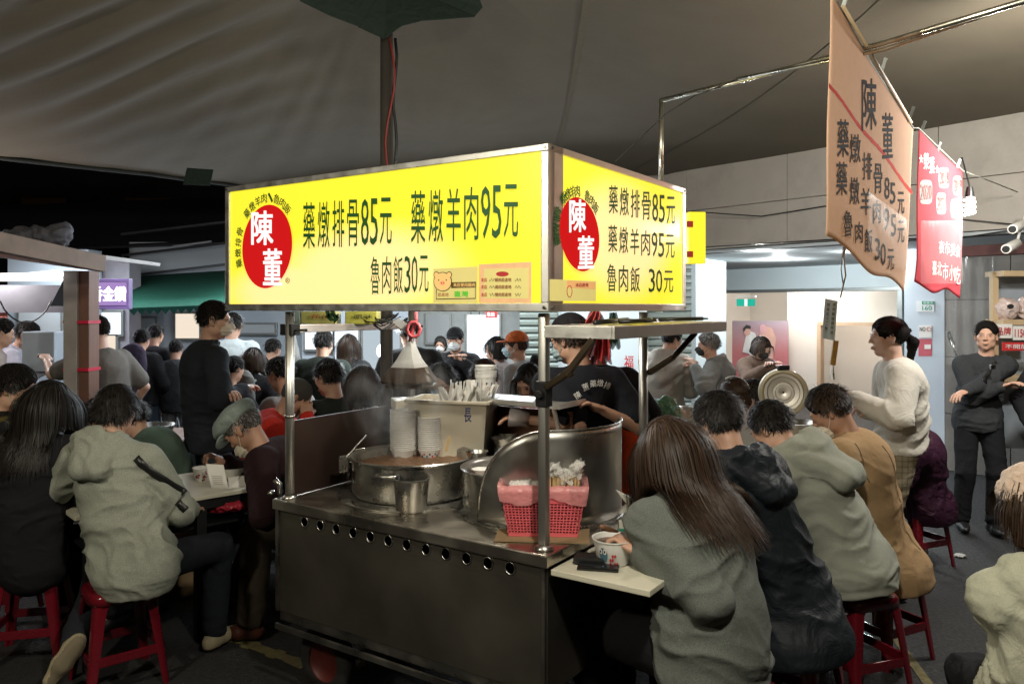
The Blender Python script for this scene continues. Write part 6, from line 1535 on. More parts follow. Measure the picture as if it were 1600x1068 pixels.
for s_ in (-.12, .12): bpatch(aa+s_, .053, .10, .010, BWM, 'owl_eye_white', .0024); bpatch(aa+s_, .053, .045, .005, INKB, 'owl_pupil', .0034)
for k in range(7): bpatch(aa+.42+.13*(k % 4), .012+.014*(k % 3), .06, .006, INKR, 'berry_print', .002)
m_ = MB().lathe([(0, .07), (.066, .07)], obw, 30); m_.build('soup', MATS['herbal_broth'], ob)
spn = thing('wooden_spoon', 'brown wooden spoon end over the owl bowl', 'spoon', tuple(P(945, 822, 2.65))); a = P(938, 822, 2.66); b = P(965, 830, 2.72); m_ = MB(); m_.tube([a, a+(b-a)*.15, a+(b-a)*.5, b], [.006, .011, .010, .004], 8); m_.build('spoon_body', mat('spoon_brown', (.16, .08, .04), .5), spn, smooth=True)
nap = thing('napkin_stand', 'white and green printed paper carton standing behind the owl bowl', 'carton', tuple(K(-.2, .45, .834)))
m_ = MB(); o_ = P(982, 815, 2.95); zf = .834; poly = [(962, 766), (978, 772), (996, 790), (1004, 850), (966, 850), (965, 815), (980, 798), (970, 790)]
m_.add([P(x, y, 2.97) for x, y in ((962, 764), (985, 776), (1004, 800), (1004, 836), (966, 836), (966, 812), (984, 808), (978, 798), (966, 800), (978, 785))], [(0, 1, 2, 9), (9, 2, 7, 8), (2, 3, 6, 7), (3, 4, 5, 6)]); m_.build('carton_body', mat('carton_white', (.62, .60, .50), .6), nap, solid=.02)
m_ = MB(); m_.quad(P(967, 829, 2.945), P(1000, 832, 2.945), P(1000, 828, 2.945), P(967, 825, 2.945)); m_.build('green_print', INKG, nap)

# ---------------------------------------------------------------- left table
ltb = thing('dining_table', 'small cream topped folding table with black legs left of the cart', 'table', (-1.8, 4.4, 0))
Tc = Vector((-1.33, 4.28, 0)); e1 = Vector((-.73, -.68, 0)).normalized(); e2 = Vector((-.68, .73, 0)).normalized(); an = math.atan2(e1.y, e1.x)
TL, TW = .95, .62
def T(a, b, z): return Tc+e1*a+e2*b+Vector((0, 0, z))
m_ = MB(); m_.box(T(TL/2, TW/2, .74), (TL, TW, .022), an); m_.build('top', TOPW, ltb, bevel=.004)
m_ = MB(); 
for a_, b_ in ((.36, .03), (.88, .03), (.36, .59), (.88, .59)): m_ = MB(); m_.box(T(a_-.0, b_, .365), (.05, .05, .728), an); m_.build('leg', BLACKM, ltb)
m_ = MB(); m_.box(T(TL/2, .03, .70), (TL-.08, .02, .05), an); m_.box(T(.03, TW/2, .70), (.02, TW-.08, .05), an); m_.build('apron', BLACKM, ltb)
m_ = MB(); m_.box(T(TL/2, TW/2, .58), (TL-.1, TW-.1, .012), an); m_.build('under_shelf', BLACKM, ltb)
rp = thing('red_packet', 'crumpled red plastic pack on the shelf below the dining table', 'packet', tuple(T(.35, .1, .6))); v, q = snet(SDF().u(el((0, 0, 0), (.11, .07, .035))), (-.14, -.09, -.05), (.14, .09, .05), .008); v = wrinkle(v, vnormals(v, q), .012, [((0, 0, 0), .3)], 22, 8); np_obj('film', [(v+V3(T(.22, .08, .665)), q, 0)], [mat('red_film', (.45, .03, .05), .3)], rp)
def on_table(px, py, z=.752): p = G(px, py, z); return p
b1_ = on_table(362, 742); wb = thing('white_bowl', 'white bowl of soup before the man in the flat cap', 'bowl', tuple(b1_)); m_ = MB(); m_.lathe([(0, 0), (.05, 0), (.085, .045), (.088, .050), (.084, .048), (.048, .005), (0, .004)], b1_, 36); m_.build('bowl_body', BWM, wb, smooth='auto')
b2_ = on_table(370, 752); gb = thing('green_dish', 'small dish of dark green pickles on the dining table', 'dish', tuple(b2_)); m_ = MB(); m_.lathe([(0, 0), (.05, 0), (.062, .02), (.058, .021), (.048, .005), (0, .004)], b2_+Vector((0, -.05, 0)), 30); m_.build('dish_body', BWM, gb, smooth='auto')
S = SDF()
for k in range(14): S.u(el((g2.uniform(-.04, .04), -.05+g2.uniform(-.03, .03), .02+g2.random()*.008), (.016, .010, .006)), .003)
v, q = snet(S, (-.07, -.1, 0), (.07, .02, .05), .004); np_obj('pickles', [(v+V3(b2_), q, 0)], [mat('pickle_olive', (.13, .12, .04), .5, 0, .4, 40)], gb)
b3_ = on_table(398, 750); fp = thing('food_wrapper', 'crumpled translucent food wrapper at the table corner', 'wrapper', tuple(b3_)); v, q = snet(SDF().u(el((0, 0, .012), (.07, .05, .018))), (-.1, -.08, 0), (.1, .08, .05), .006); v = wrinkle(v, vnormals(v, q), .014, [((0, 0, 0), .3)], 32, 9); np_obj('film', [(v+V3(b3_), q, 0)], [mat('wrapper_pale', (.5, .5, .36), .3, 0, .2, 30)], fp)
br = thing('brochure', 'folded white menu card standing on the dining table corner', 'card', tuple(on_table(340, 760)))
p0 = on_table(330, 762); m_ = MB(); q0 = p0+Vector((.10, -.02, 0)); q1 = q0+Vector((.10, .08, 0)); up_ = Vector((-.035, .02, .125)); m_.quad(p0, q0, q0+up_, p0+up_); m_.build('card_front', PAPER, br, solid=.002)
m_ = MB(); m_.quad(q0+Vector((-.0, .004, 0)), q1, q1+Vector((-.06, .02, .05)), q0+Vector((-.01, .02, .055))); m_.build('card_back', PAPER, br, solid=.002)
m_ = MB(); 
for j in range(5): a_ = p0.lerp(q0, .2)+up_*(.2+j*.08)+Vector((0, -.006, 0)); b_ = p0.lerp(q0, .8)+up_*(.2+j*.08)+Vector((0, -.006, 0)); m_.bar(a_, b_, .001, .002)
m_.build('print_lines', mat('print_grey', (.35, .3, .28), .7), br)
o_ = on_table(322, 748); rd = thing('berry_bowl', 'white paper bowl with dark red berry print beside the menu card', 'bowl', tuple(o_)); m_ = MB(); m_.lathe([(0, 0), (.045, 0), (.06, .07), (.063, .073), (.058, .07), (.043, .005), (0, .004)], o_+Vector((.0, -.03, 0)), 30); m_.build('bowl_body', BWM, rd, smooth='auto')
m_ = MB()
for k in range(16): a = g2.uniform(-2.6, -.3); z = g2.uniform(.01, .06); r = .0465+.013*z/.06+.001; c_ = o_+Vector((r*math.cos(a), r*math.sin(a)-.03, z)); t = Vector((-math.sin(a), math.cos(a), 0)); m_.add([c_+t*.005*math.cos(w)+Vector((0, 0, .005*math.sin(w))) for w in [2*PI*x/8 for x in range(8)]], [list(range(8))])
m_.build('berry_print', mat('ink_dark_red', (.25, .02, .03), .6), rd)
# litter and crates at the foot of the table
ca = thing('paper_box', 'white and red paper box on the ground by the table leg', 'box', tuple(G(330, 1000))); m_ = MB(); m_.box(G(328, 985)+Vector((0, 0, .05)), (.10, .10, .10), .4); m_.build('box_body', PAPER, ca, bevel=.003); m_ = MB(); m_.box(G(328, 985)+Vector((.012, -.025, .05)), (.06, .07, .05), .4); m_.build('red_print', INKR, ca)
dk = thing('cardboard_tray', 'brown cardboard box under the dining table', 'box', tuple(G(300, 930))); m_ = MB(); m_.box(G(312, 925)+Vector((-.05, .05, .08)), (.3, .25, .16), .3); m_.build('box_body', MATS['cardboard'], dk, bevel=.004)

# ---------------------------------------------------------------- stools
def stool_proto(name, label, loc, rz, group):
    o = thing(name, label, 'stool', tuple(loc), rz, group)
    ht = .45; w0, w1 = .135, .185
    # seat: rounded slab
    n = 40; m_ = MB()
    def sq(r, a, p=5.): return r/((abs(math.cos(a))**p+abs(math.sin(a))**p)**(1/p))
    prof = [(0, ht-.004), (w0*.3, ht-.003), (w0*.82, ht), (w0*.96, ht-.003), (w0*1.04, ht-.014), (w0*1.06, ht-.05), (w0*1.03, ht-.05), (w0*.98, ht-.018), (0, ht-.016)]
    vs = []; fs = []
    for r, z in prof:
        for k in range(n): a = 2*PI*k/n; rr = sq(r, a); vs.append((rr*math.cos(a), rr*math.sin(a), z))
    for i in range(len(prof)-1):
        for k in range(n): fs.append((i*n+k, i*n+(k+1) % n, (i+1)*n+(k+1) % n, (i+1)*n+k))
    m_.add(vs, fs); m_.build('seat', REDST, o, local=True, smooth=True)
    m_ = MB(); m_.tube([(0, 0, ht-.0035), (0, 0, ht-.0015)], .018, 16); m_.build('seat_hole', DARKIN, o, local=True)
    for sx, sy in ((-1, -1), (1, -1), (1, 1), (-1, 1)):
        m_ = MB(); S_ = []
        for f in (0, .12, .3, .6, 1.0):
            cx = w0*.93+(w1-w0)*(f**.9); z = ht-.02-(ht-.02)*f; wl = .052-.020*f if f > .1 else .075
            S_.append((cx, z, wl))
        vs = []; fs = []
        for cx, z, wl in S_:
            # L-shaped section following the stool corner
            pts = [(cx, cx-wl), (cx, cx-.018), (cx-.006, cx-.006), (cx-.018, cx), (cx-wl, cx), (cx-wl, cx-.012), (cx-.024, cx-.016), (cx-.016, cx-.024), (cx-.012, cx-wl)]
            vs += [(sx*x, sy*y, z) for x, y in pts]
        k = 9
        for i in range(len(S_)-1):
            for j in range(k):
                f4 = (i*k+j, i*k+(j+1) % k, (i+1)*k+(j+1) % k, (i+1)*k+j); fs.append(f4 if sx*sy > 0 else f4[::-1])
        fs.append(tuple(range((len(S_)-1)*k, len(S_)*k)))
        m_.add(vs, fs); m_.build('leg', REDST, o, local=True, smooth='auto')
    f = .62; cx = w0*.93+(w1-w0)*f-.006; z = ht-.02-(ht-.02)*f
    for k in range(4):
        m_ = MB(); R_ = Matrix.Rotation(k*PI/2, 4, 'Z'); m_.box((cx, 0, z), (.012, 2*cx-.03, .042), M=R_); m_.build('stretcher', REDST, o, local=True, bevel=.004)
    return o
STOOLS = []
st0 = None
def place_stool(loc, rz, label, group='red plastic stools'):
    global st0
    if st0 is None: st0 = stool_proto('red_stool', label, loc, rz, group); return st0
    c = copy_tree(st0); c.location = loc; c.rotation_euler = (0, 0, rz); c['label'] = label; c['group'] = group; return c
# ================================================================== rods, banners, bulbs
rod = thing('steel_rod_frame', 'long galvanised steel tube frame rising from the sign to the upper right', 'frame', tuple(P(1033, 275, 3.7)))
GALV = mat('galvanised_tube', (.52, .50, .42), .3, 1., .2, 10, rvar=.1)
m_ = MB(); m_.tube([P(1033, 290, 3.7), P(1033, 155, 3.7)], .011, 10); m_.build('upright', GALV, rod, smooth=True)
m_ = MB(); m_.tube([P(1033, 157, 3.7), P(1150, 128, 3.45), P(1380, 68, 3.0), P(1700, -28, 2.4)], .011, 10); m_.build('cross_tube', GALV, rod, smooth=True)
m_ = MB(); m_.tube([P(1150, 124, 3.43), P(1380, 78, 3.0), P(1500, 38, 2.8), P(1700, -34, 2.4)], .008, 8); m_.build('second_tube', GALV, rod, smooth=True)
gw_ = thing('guy_wire', 'thin wire from the steel frame down to the top of the sign', 'wire', tuple(P(1000, 200, 3.6)))
m_ = MB(); m_.tube([P(1170, 118, 3.4), P(1085, 150, 3.5), P(1040, 178, 3.55), P(962, 252, 3.5)], .0028, 5); m_.build('wire', BLACKP, gw_, smooth=True)
def plane_hit(pxa, Ya, pxb, Yb):
    A = P(pxa, 480, Ya); B = P(pxb, 480, Yb); R_ = (B-A); R_.z = 0; R_.normalize()
    def hit(px, py):
        k = (px-800)/FPX; t = (A.x-k*A.y)/(k*R_.y-R_.x); p = A+R_*t; p.z = CAMH-(py-HZ)/FPX*p.y; return p
    n = Vector((R_.y, -R_.x, 0)); return hit, R_, (n if n.y < 0 else -n)
hb1, Rb1, Nb1 = plane_hit(1297, 2.65, 1425, 3.92); hb2, Rb2, Nb2 = plane_hit(1435, 3.98, 1503, 4.98)
def banner(name, label, hit, R_, N_, tl, tr_, br_, bl, material, amp, wave, seed):
    o = thing(name, label, 'banner', tuple(hit(*bl))); TL_, TR_, BR_, BL_ = [hit(*q) for q in (tl, tr_, br_, bl)]
    def f(u_, v_):
        p = TL_.lerp(TR_, u_).lerp(BL_.lerp(BR_, u_), v_); e = v_**1.5; S1 = 1+math.sin(u_*wave+seed); S2 = 1+math.sin(u_*wave*2.3+v_*5+seed)
        return p-N_*(.001+amp*(S1*.5+S2*.4)*max(0, v_-.85)*5)+R_*(.012*math.sin(v_*7+seed)*(1 if u_ < .5 else -.6))-UPZ*(.012*math.sin(u_*PI)*(1-v_)-.02*math.sin(u_*9+seed)*e)
    m_ = MB(); m_.grid(f, 40, 40); m_.build('cloth', material, o, smooth=True, solid=.002); return o
PEA = cloth('banner_peach', (.90, .66, .50), .04, 30, .06, transl=.55); REDB = cloth('banner_red', (.78, .13, .16), .06, 14, .06, transl=.5)
b1 = banner('cloth_banner', 'peach cloth banner with black brush menu lettering and a red line', hb1, Rb1, Nb1, (1297, -14), (1427, 203), (1414, 455), (1291, 372), PEA, .006, 8, .5)
m_ = MB()
for k in range(12):
    xa, xb = 1294+131*k/12, 1294+131*(k+1)/12; f = lambda x: 134+(x-1294)/131*(300-134)+3*math.sin(x*.09)
    m_.quad(*[hb1(x, y)+Nb1*.002 for x, y in ((xa, f(xa)+4), (xb, f(xb)+3), (xb, f(xb)-3), (xa, f(xa)-4))])
m_.build('red_line', mat('brush_red', (.60, .05, .04), .9, spec=.05), b1)
INKBR = mat('brush_black', (.015, .015, .02), .9, 0, .2, 20, spec=.05)
for ch, x, y, w_, h_ in (('陳', 1357, 163, 23, 80), ('董', 1386, 212, 16, 70), ('藥', 1316, 216, 18, 58), ('燉', 1335, 232, 17, 44), ('排', 1354, 260, 15, 42), ('骨', 1371, 279, 13, 46), ('8', 1385, 294, 8, 34), ('5', 1394, 302, 8, 33), ('元', 1407, 317, 10, 34),
                       ('藥', 1314, 279, 17, 52), ('燉', 1334, 298, 15, 42), ('羊', 1352, 315, 16, 42), ('肉', 1369, 331, 12, 36), ('9', 1384, 343, 9, 35), ('5', 1395, 352, 8, 34), ('元', 1407, 362, 10, 34),
                       ('魯', 1324, 349, 14, 40), ('肉', 1341, 363, 12, 33), ('飯', 1356, 376, 12, 36), ('3', 1370, 389, 8, 34), ('0', 1379, 397, 8, 34), ('元', 1391, 405, 10, 32)):
    txt_px(ch, hb1, x, y, w_, h_, INKBR, b1, .018, .0025, 'brush_character')
b2 = banner('cloth_banner', 'red cloth banner with white award years and lettering', hb2, Rb2, Nb2, (1435, 202), (1504, 268), (1501, 461), (1431, 446), REDB, .008, 8, 1.7)
m_ = MB()
for x, y, w_, h_ in ((1474, 278, 16, 32), (1495, 290, 13, 30), (1446, 300, 20, 38), (1470, 318, 15, 34), (1492, 326, 14, 30)):
    m_.add([hb2(x+w_/2*math.copysign(abs(math.cos(a))**.5, math.cos(a)), y+h_/2*math.copysign(abs(math.sin(a))**.5, math.sin(a)))+Nb2*.002 for a in [2*PI*k/20 for k in range(20)]], [list(range(20))])
m_.build('white_patch', mat('patch_white', (.40, .36, .34), .9, spec=.05), b2)
for s_, x, y, w_, h_ in (('2018', 1474, 278, 14, 20), ('2019', 1495, 290, 11, 19), ('2020', 1446, 300, 17, 24), ('2021', 1470, 318, 13, 21), ('2022', 1492, 326, 12, 19)): txt_px(s_, hb2, x, y, w_, h_, INKR, b2, .007, .005, 'year_lettering')
for s_, x, y, w_, h_ in (('★', 1438, 248, 6, 14), ('榮', 1446, 252, 8, 26), ('獲', 1455, 258, 8, 26), ('★', 1463, 264, 5, 13), ('臺', 1459, 418, 7, 22), ('北', 1467, 420, 7, 22), ('市', 1476, 424, 9, 26), ('小', 1486, 426, 8, 24), ('吃', 1495, 430, 9, 28), ('夜', 1470, 386, 8, 20), ('市', 1479, 388, 8, 20), ('美', 1488, 390, 8, 20), ('食', 1496, 392, 7, 20)):
    txt_px(s_, hb2, x, y, w_, h_, INKW, b2, .015, .003, 'white_character')
FILM = mat('sleeve_film', (.85, .82, .80), .42, 0, .3, 5, .5, 14, alpha=.13)
m_ = MB(); m_.grid(lambda u_, v_: hb1(1352+60*u_, (300+28*u_)+(92-10*u_)*v_+14*u_)+Nb1*(.012+.004*math.sin(u_*9)*math.sin(v_*7)), 16, 16); m_.build('plastic_sleeve', FILM, b1, smooth=True)
m_ = MB(); m_.grid(lambda u_, v_: hb2(1434+66*u_, (345-8*u_)+98*v_+8*u_)+Nb2*(.014+.004*math.sin(u_*7)*math.sin(v_*9)), 16, 16); m_.build('plastic_sleeve', FILM, b2, smooth=True)
line = thing('banner_line', 'taut cord with the two cloth banners clipped along it', 'cord', tuple(hb1(1297, -10)))
m_ = MB(); m_.tube([hb1(1250, -100), hb1(1297, -16), hb1(1360, 98), hb1(1427, 200), hb2(1435, 200), hb2(1504, 266), P(1590, 300, 6.4)], .004, 6); m_.build('cord', mat('cord_grey', (.25, .24, .2), .7), line, smooth=True)
m_ = MB(); m_.tube([hb1(1312, 12)+Nb1*.012, hb1(1420, 192)+Nb1*.012], .007, 6); m_.build('wooden_batten', WOODP, line, smooth=True)
CLIP = mat('clip_clear', (.55, .58, .55), .25, 0, 0, alpha=.8)
for i, (h_, x, y) in enumerate(((hb1, 1318, 8), (hb1, 1380, 104), (hb1, 1424, 178), (hb2, 1442, 200), (hb2, 1466, 232), (hb2, 1497, 258))):
    p = h_(x, y); o = thing('clothes_clip', ('topmost clip on the peach banner', 'middle clip on the peach banner', 'lowest clip of the peach banner', 'first clip of the red banner', 'middle clip of the red banner', 'last clip of the red banner')[i], 'clip', tuple(p), group='clips on the banner cord')
    m_ = MB(); d = Vector((.012, -.004, .045)); m_.bar(p-d*.6, p+d*.8, .014, .006, (0, 1, 0)); m_.bar(p-d*.5+Vector((0, .014, 0)), p+d*.9+Vector((.012, .02, 0)), .014, .006, (0, 1, 0)); m_.build('clip_body', CLIP, o, bevel=.002)
# bulbs
def cfl(px, py, Y, label, s_=1.):
    c_ = P(px, py, Y); o = thing('spiral_bulb', label, 'bulb', tuple(c_)); m_ = MB()
    pts = [c_+Vector((.030*s_*math.cos(a), .030*s_*math.sin(a), .055*s_-a*.0052*s_)) for a in [k*.45 for k in range(50)]]; m_.tube(pts, .0085*s_, 8); m_.build('spiral_tube', emis('cfl_white', (1, .98, .92), 12), o, smooth=True)
    m_ = MB(); m_.lathe([(0, .13*s_), (.018*s_, .13*s_), (.026*s_, .09*s_), (.028*s_, .062*s_), (0, .062*s_)], c_, 18); m_.build('socket', BLACKP, o, smooth='auto')
    m_ = MB(); m_.tube([c_+Vector((0, 0, .13*s_)), c_+Vector((-.02, .05, .32))], .005, 6); m_.build('cord', BLACKP, o)
cfl(1515, 322, 5.0, 'glowing white spiral bulb hanging beside the red banner', .95)
cfl(1640, 150, 4.3, 'bright lamp bulb just outside the upper right edge', 1.3)
o = thing('hanging_bulb', 'blue white bulb behind the curly haired woman', 'bulb', tuple(P(597, 548, 6.3))); S_ = sphere_np((0, 0, 0), (.045, .045, .055)); np_obj('globe', [(S_[0]+V3(P(597, 548, 6.3)), S_[1], 0)], [emis('bulb_cool', (.80, .92, 1), 14)], o)
m_ = MB(); m_.tube([P(597, 543, 6.3), P(597, 470, 6.3)], .005, 6); m_.build('cord', BLACKP, o)
# hanging notice and hooks
hg = thing('hanging_notice', 'pale laminated notice hanging from a hook under the peach banner', 'notice', tuple(P(1300, 500, 3.9)))
m_ = MB(); m_.grid(lambda u_, v_: P(1289+20*u_-5*v_+ (0), 466+62*v_+4*u_, 3.9+.02*math.sin(u_*3)), 6, 6); m_.build('sheet', mat('laminated_pale', (.52, .58, .60), .25), hg, solid=.002)
for k, c_ in enumerate('現煮藥燉排骨湯'): txt_px(c_, lambda a, b: P(a, b, 3.885), 1303-.7*k, 476+k*7.2, 5, 5, INKB, hg, .01, .004)
for k, c_ in enumerate('營業至十二點'): txt_px(c_, lambda a, b: P(a, b, 3.885), 1294-.7*k, 476+k*7.2, 4.5, 5, INKB, hg, .01, .004)
hook = thing('hook_chain', 'thin steel hook and wire hanging down from the banner cord', 'hook', tuple(P(1320, 385, 3.95)))
m_ = MB(); m_.tube([P(1322, 380, 3.95), P(1318, 400, 3.95), P(1321, 430, 3.95), P(1315, 455, 3.95), P(1313, 465, 3.95)], .0045, 6); m_.tube([P(1318, 385, 3.95), P(1314, 420, 3.95), P(1318, 448, 3.95)], .003, 5); m_.build('wire', STEELD, hook, smooth=True)
wb_ = thing('wooden_tag', 'narrow wooden price tag hanging over the bent man in the brown blazer', 'tag', tuple(P(1303, 560, 3.95)))
m_ = MB(); m_.bar(P(1306, 532, 3.95), P(1301, 570, 3.95), .026, .010, (0, 1, 0)); m_.build('tag_body', mat('tag_wood', (.50, .28, .07), .5, 0, .3, 40), wb_); m_ = MB(); m_.tube([P(1301, 570, 3.95), P(1300, 592, 3.95)], [.006, .014], 8); m_.build('tip', STEEL, wb_)
# rice cooker with upright lid
rc_c = P(1232, 668, 4.85); tb2 = thing('folding_table', 'folding table behind the diners carrying the cooker and bags', 'table', (1.5, 4.9, 0))
m_ = MB(); m_.box((1.45, 4.95, .83), (1.1, .6, .025)); m_.build('top', TOPW, tb2, bevel=.003)
for x in (.95, 1.95):
    for y in (4.7, 5.2): m_ = MB(); m_.box((x, y, .41), (.03, .03, .815)); m_.build('leg', BLACKM, tb2)
ck = thing('rice_cooker', 'large rice cooker with its round metal lid standing open', 'rice cooker', (rc_c.x, rc_c.y, .845))
m_ = MB(); m_.lathe([(0, 0), (.15, 0), (.165, .02), (.17, .15), (.165, .17), (.15, .172), (.14, .16), (.13, .05), (0, .045)], (rc_c.x, rc_c.y, .845), 40); m_.build('cooker_body', mat('cooker_silver', (.5, .48, .42), .35, .8), ck, smooth='auto')
lc = P(1224, 613, 4.72); nrm = Vector((-.25, -1, .10)).normalized(); q_ = nrm.to_track_quat('Z', 'Y').to_matrix().to_4x4(); ML_ = Matrix.Translation(lc) @ q_
m_ = MB(); m_.lathe([(0, .004), (.008, .006), (.045, .006), (.048, .001), (.060, .001), (.064, .006), (.090, .008), (.095, .003), (.112, .004), (.116, .012)], n=56, M=ML_); ld = m_.build('lid_plate', mat('lid_aluminium', (.55, .52, .46), .32, 1., .1, 10), ck, smooth='auto')
m_ = MB(); m_.lathe([(.116, .010), (.124, .014), (.140, .010), (.146, -.01), (.140, -.03), (.12, -.035), (0, -.035)], n=56, M=ML_); m_.build('lid_rim', mat('lid_rim_cream', (.42, .38, .26), .4, .3), ck, smooth='auto')
m_ = MB(); m_.lathe([(0, .0105), (.006, .0105)], n=12, M=ML_); m_.build('steam_hole', DARKIN, ld)
m_ = MB(); m_.bar(lc+Vector((-.035, .0, .150)), lc+Vector((.035, 0, .150)), .03, .028); m_.build('lid_handle', BLACKP, ck, bevel=.006)
m_ = MB(); m_.bar(lc-Vector((.05, -.02, .15)), lc-Vector((-.05, -.02, .15)), .03, .05); m_.build('hinge', mat('hinge_tan', (.40, .30, .22), .5), ck, bevel=.004)
# supplies behind the cart, right of the cook
sup = thing('supply_table', 'small black table with drinks and bags behind the right cart post', 'table', (.8, 4.45, 0))
m_ = MB(); m_.box((.85, 4.5, 1.0), (.7, .4, .02)); m_.build('top', BLACKM, sup)
for x in (.53, 1.17):
    for y in (4.33, 4.67): m_ = MB(); m_.box((x, y, .495), (.03, .03, .985)); m_.build('leg', BLACKM, sup)
gbg = thing('green_bag', 'translucent green plastic bag standing behind the right cart post', 'bag', tuple(P(1028, 645, 4.4)))
c_ = P(1030, 640, 4.4); c_.z = 1.12; v, q = snet(SDF().u(el((0, 0, -.03), (.14, .10, .075))).u(el((.03, 0, .03), (.05, .05, .05)), .05), (-.18, -.13, -.14), (.18, .13, .12), .007); v = wrinkle(v, vnormals(v, q), .026, [((0, 0, 0), .4)], 20, 77); np_obj('film', [(v+V3(c_), q, 0)], [mat('green_film', (.16, .40, .26), .35, 0, .3, 14, .4, 30, alpha=.8)], gbg)
wbg = thing('white_bag', 'white plastic bag crumpled beside the green bag', 'bag', tuple(P(1068, 660, 4.35)))
c_ = P(1066, 655, 4.38); c_.z = 1.08; v, q = snet(SDF().u(el((0, 0, 0), (.07, .06, .07))), (-.1, -.1, -.1), (.1, .1, .1), .007); v = wrinkle(v, vnormals(v, q), .022, [((0, 0, 0), .4)], 18, 79); np_obj('film', [(v+V3(c_), q, 0)], [mat('white_film2', (.6, .6, .58), .25, 0, .2, 14)], wbg)
bt_ = thing('drink_bottle', 'clear drink bottle with a black label behind the cart', 'bottle', (P(985, 600, 4.4).x, 4.4, 1.01)); c_ = Vector((P(985, 600, 4.4).x, 4.4, 1.01))
m_ = MB(); m_.lathe([(0, 0), (.033, 0), (.036, .01), (.036, .15), (.015, .20), (.014, .225), (0, .225)], c_, 20); m_.build('bottle_body', mat('bottle_clear', (.45, .45, .42), .1, 0, 0, alpha=.6), bt_, smooth='auto'); m_ = MB(); m_.lathe([(.0365, .06), (.0365, .12)], c_, 20); m_.build('label_band', BLACKP, bt_)
for i, (x, Y, col, hh, lb) in enumerate(((965, 4.45, (.5, .45, .4), .16, 'grey beige carton beside the bottle'), (1075, 4.5, (.45, .35, .25), .14, 'tan paper bag right of the white bag'), (1000, 4.6, (.5, .5, .48), .20, 'white box behind the green bag'))):
    c_ = P(x, 600, Y); o = thing('small_box', lb, 'box', (c_.x, Y, 1.01)); m_ = MB(); m_.box((c_.x, Y, 1.01+hh/2), (.09, .08, hh), .2); m_.build('box_body', mat('carton_%d' % i, col, .6), o, bevel=.003)

# ================================================================== PEOPLE
def PV(px, py, Y): return V3(P(px, py, Y))
def pelv(px, Y, z=.56): return V3(((px-800)/FPX*Y, Y, z))
HOOD = cloth('heather_grey_hoodie', (.27, .285, .24), .45, 330, .2); SWG = cloth('grey_sweatshirt', (.125, .135, .122), .5, 330, .2); NAVY = cloth('navy_shell', (.014, .017, .022), .1, 60, .5, .55)
GGREEN = cloth('grey_green_jacket', (.30, .31, .26), .1, 200, .15); TAN = cloth('tan_wool_coat', (.36, .235, .125), .15, 260, .2); BLK = cloth('cloth_black', (.014, .014, .016)); CREAM = cloth('cream_fleece', (.52, .49, .43), .08, 200, .4)
JEAN = cloth('denim', (.035, .05, .065), .2, 120); DARKT = cloth('cloth_trouser_black', (.012, .012, .014)); CHAR = cloth('charcoal_knit', (.035, .037, .040), .2, 240, .4)
DGREEN = cloth('dark_green_cloth', (.025, .032, .026)); GREYL = cloth('light_grey_cloth', (.30, .30, .29)); WHT = cloth('white_shirt', (.52, .58, .60), .05, 30, .6); PALEP = cloth('pale_pink_cloth', (.42, .36, .33)); LAV = cloth('lavender_hoodie', (.38, .38, .44))
GTEE = cloth('grey_tee', (.14, .13, .12)); MAR = cloth('maroon_wool', (.045, .010, .012)); REDV = cloth('red_jacket', (.50, .03, .02)); BRSW = cloth('brown_sweater', (.105, .070, .052)); GHOOD = cloth('mid_grey_hoodie', (.17, .175, .165)); CRH = cloth('oat_hoodie', (.38, .35, .30)); PURP = cloth('plum_puffer', (.035, .012, .025), .2, 8, 1., .4)
ORG = cloth('orange_apron', (.55, .07, .02)); ORT = cloth('orange_red_top', (.5, .08, .04)); MASKW = mat('mask_cream', (.60, .53, .42), .8, 0, 0, sheen=.1); MASKB = mat('mask_blue', (.36, .48, .52), .8, 0, 0); MASKG = mat('mask_green', (.30, .48, .40), .8, 0, 0); MASKK = mat('mask_black', (.02, .02, .02), .8, 0, 0); MASKS = mat('mask_white', (.65, .66, .66), .8, 0, 0)
SHOEB = mat('sneaker_beige', (.33, .28, .18), .8, 0, .15, 40, .3, 120); SHOEBR = mat('leather_brown', (.07, .022, .014), .35, 0, .2, 20); SHOEP = mat('sneaker_pink_grey', (.25, .18, .18), .7)
PLY = plaid('plaid_yellow_black', (.02, .018, .015), (.30, .24, .05), 14, .2); PLW = plaid('plaid_white_maroon', (.06, .02, .025), (.60, .58, .55), 20, .35); PLB = plaid('plaid_beige', (.26, .22, .15), (.15, .12, .08), 30, .3)
def T_(m, **k): d = dict(mat=m); d.update(k); return d
SH = lambda c=HBLACK, n=900, L=.06, **k: ('short', c, n, L, k)
# ---- foreground left
SEAM = cloth('seam_grey_green', (.10, .105, .09)); SEAMD = cloth('seam_dark', (.004, .004, .005)); SEAMT = cloth('seam_tan', (.16, .10, .05))  # seam cloths, darker than their garments
c = person('person in a heather grey hoodie with a black crossbody strap, seated back to us', pelv(210, 3.58), PV(182, 641, 3.76), -12, hyaw=-4, pitch=14, lod=0, top=T_(HOOD, t=.024, hood='down', hem=.15, amp=.015, name='hoodie', band=1),
       bottom=T_(cloth('navy_trouser', (.016, .019, .024))), hl=PV(128, 800, 4.0), hr=PV(300, 795, 3.95), hair=('bowl', HBLACK, 2600, .075, dict(w=.004)), shoes=dict(mat=SHOEB, sole=mat('sole_tan', (.17, .14, .09), .8), tip=(-.45, -.35, -.75)), feet=[V3((*PV(112, 985, 3.50)[:2], .12)), V3((-1.50, 3.95, 0))], wid=1.12)
band(c, PV(204, 716, 3.5), PV(290, 797, 3.5), .034, BLACKP, 'crossbody_strap', view=(.1, -1, .15))
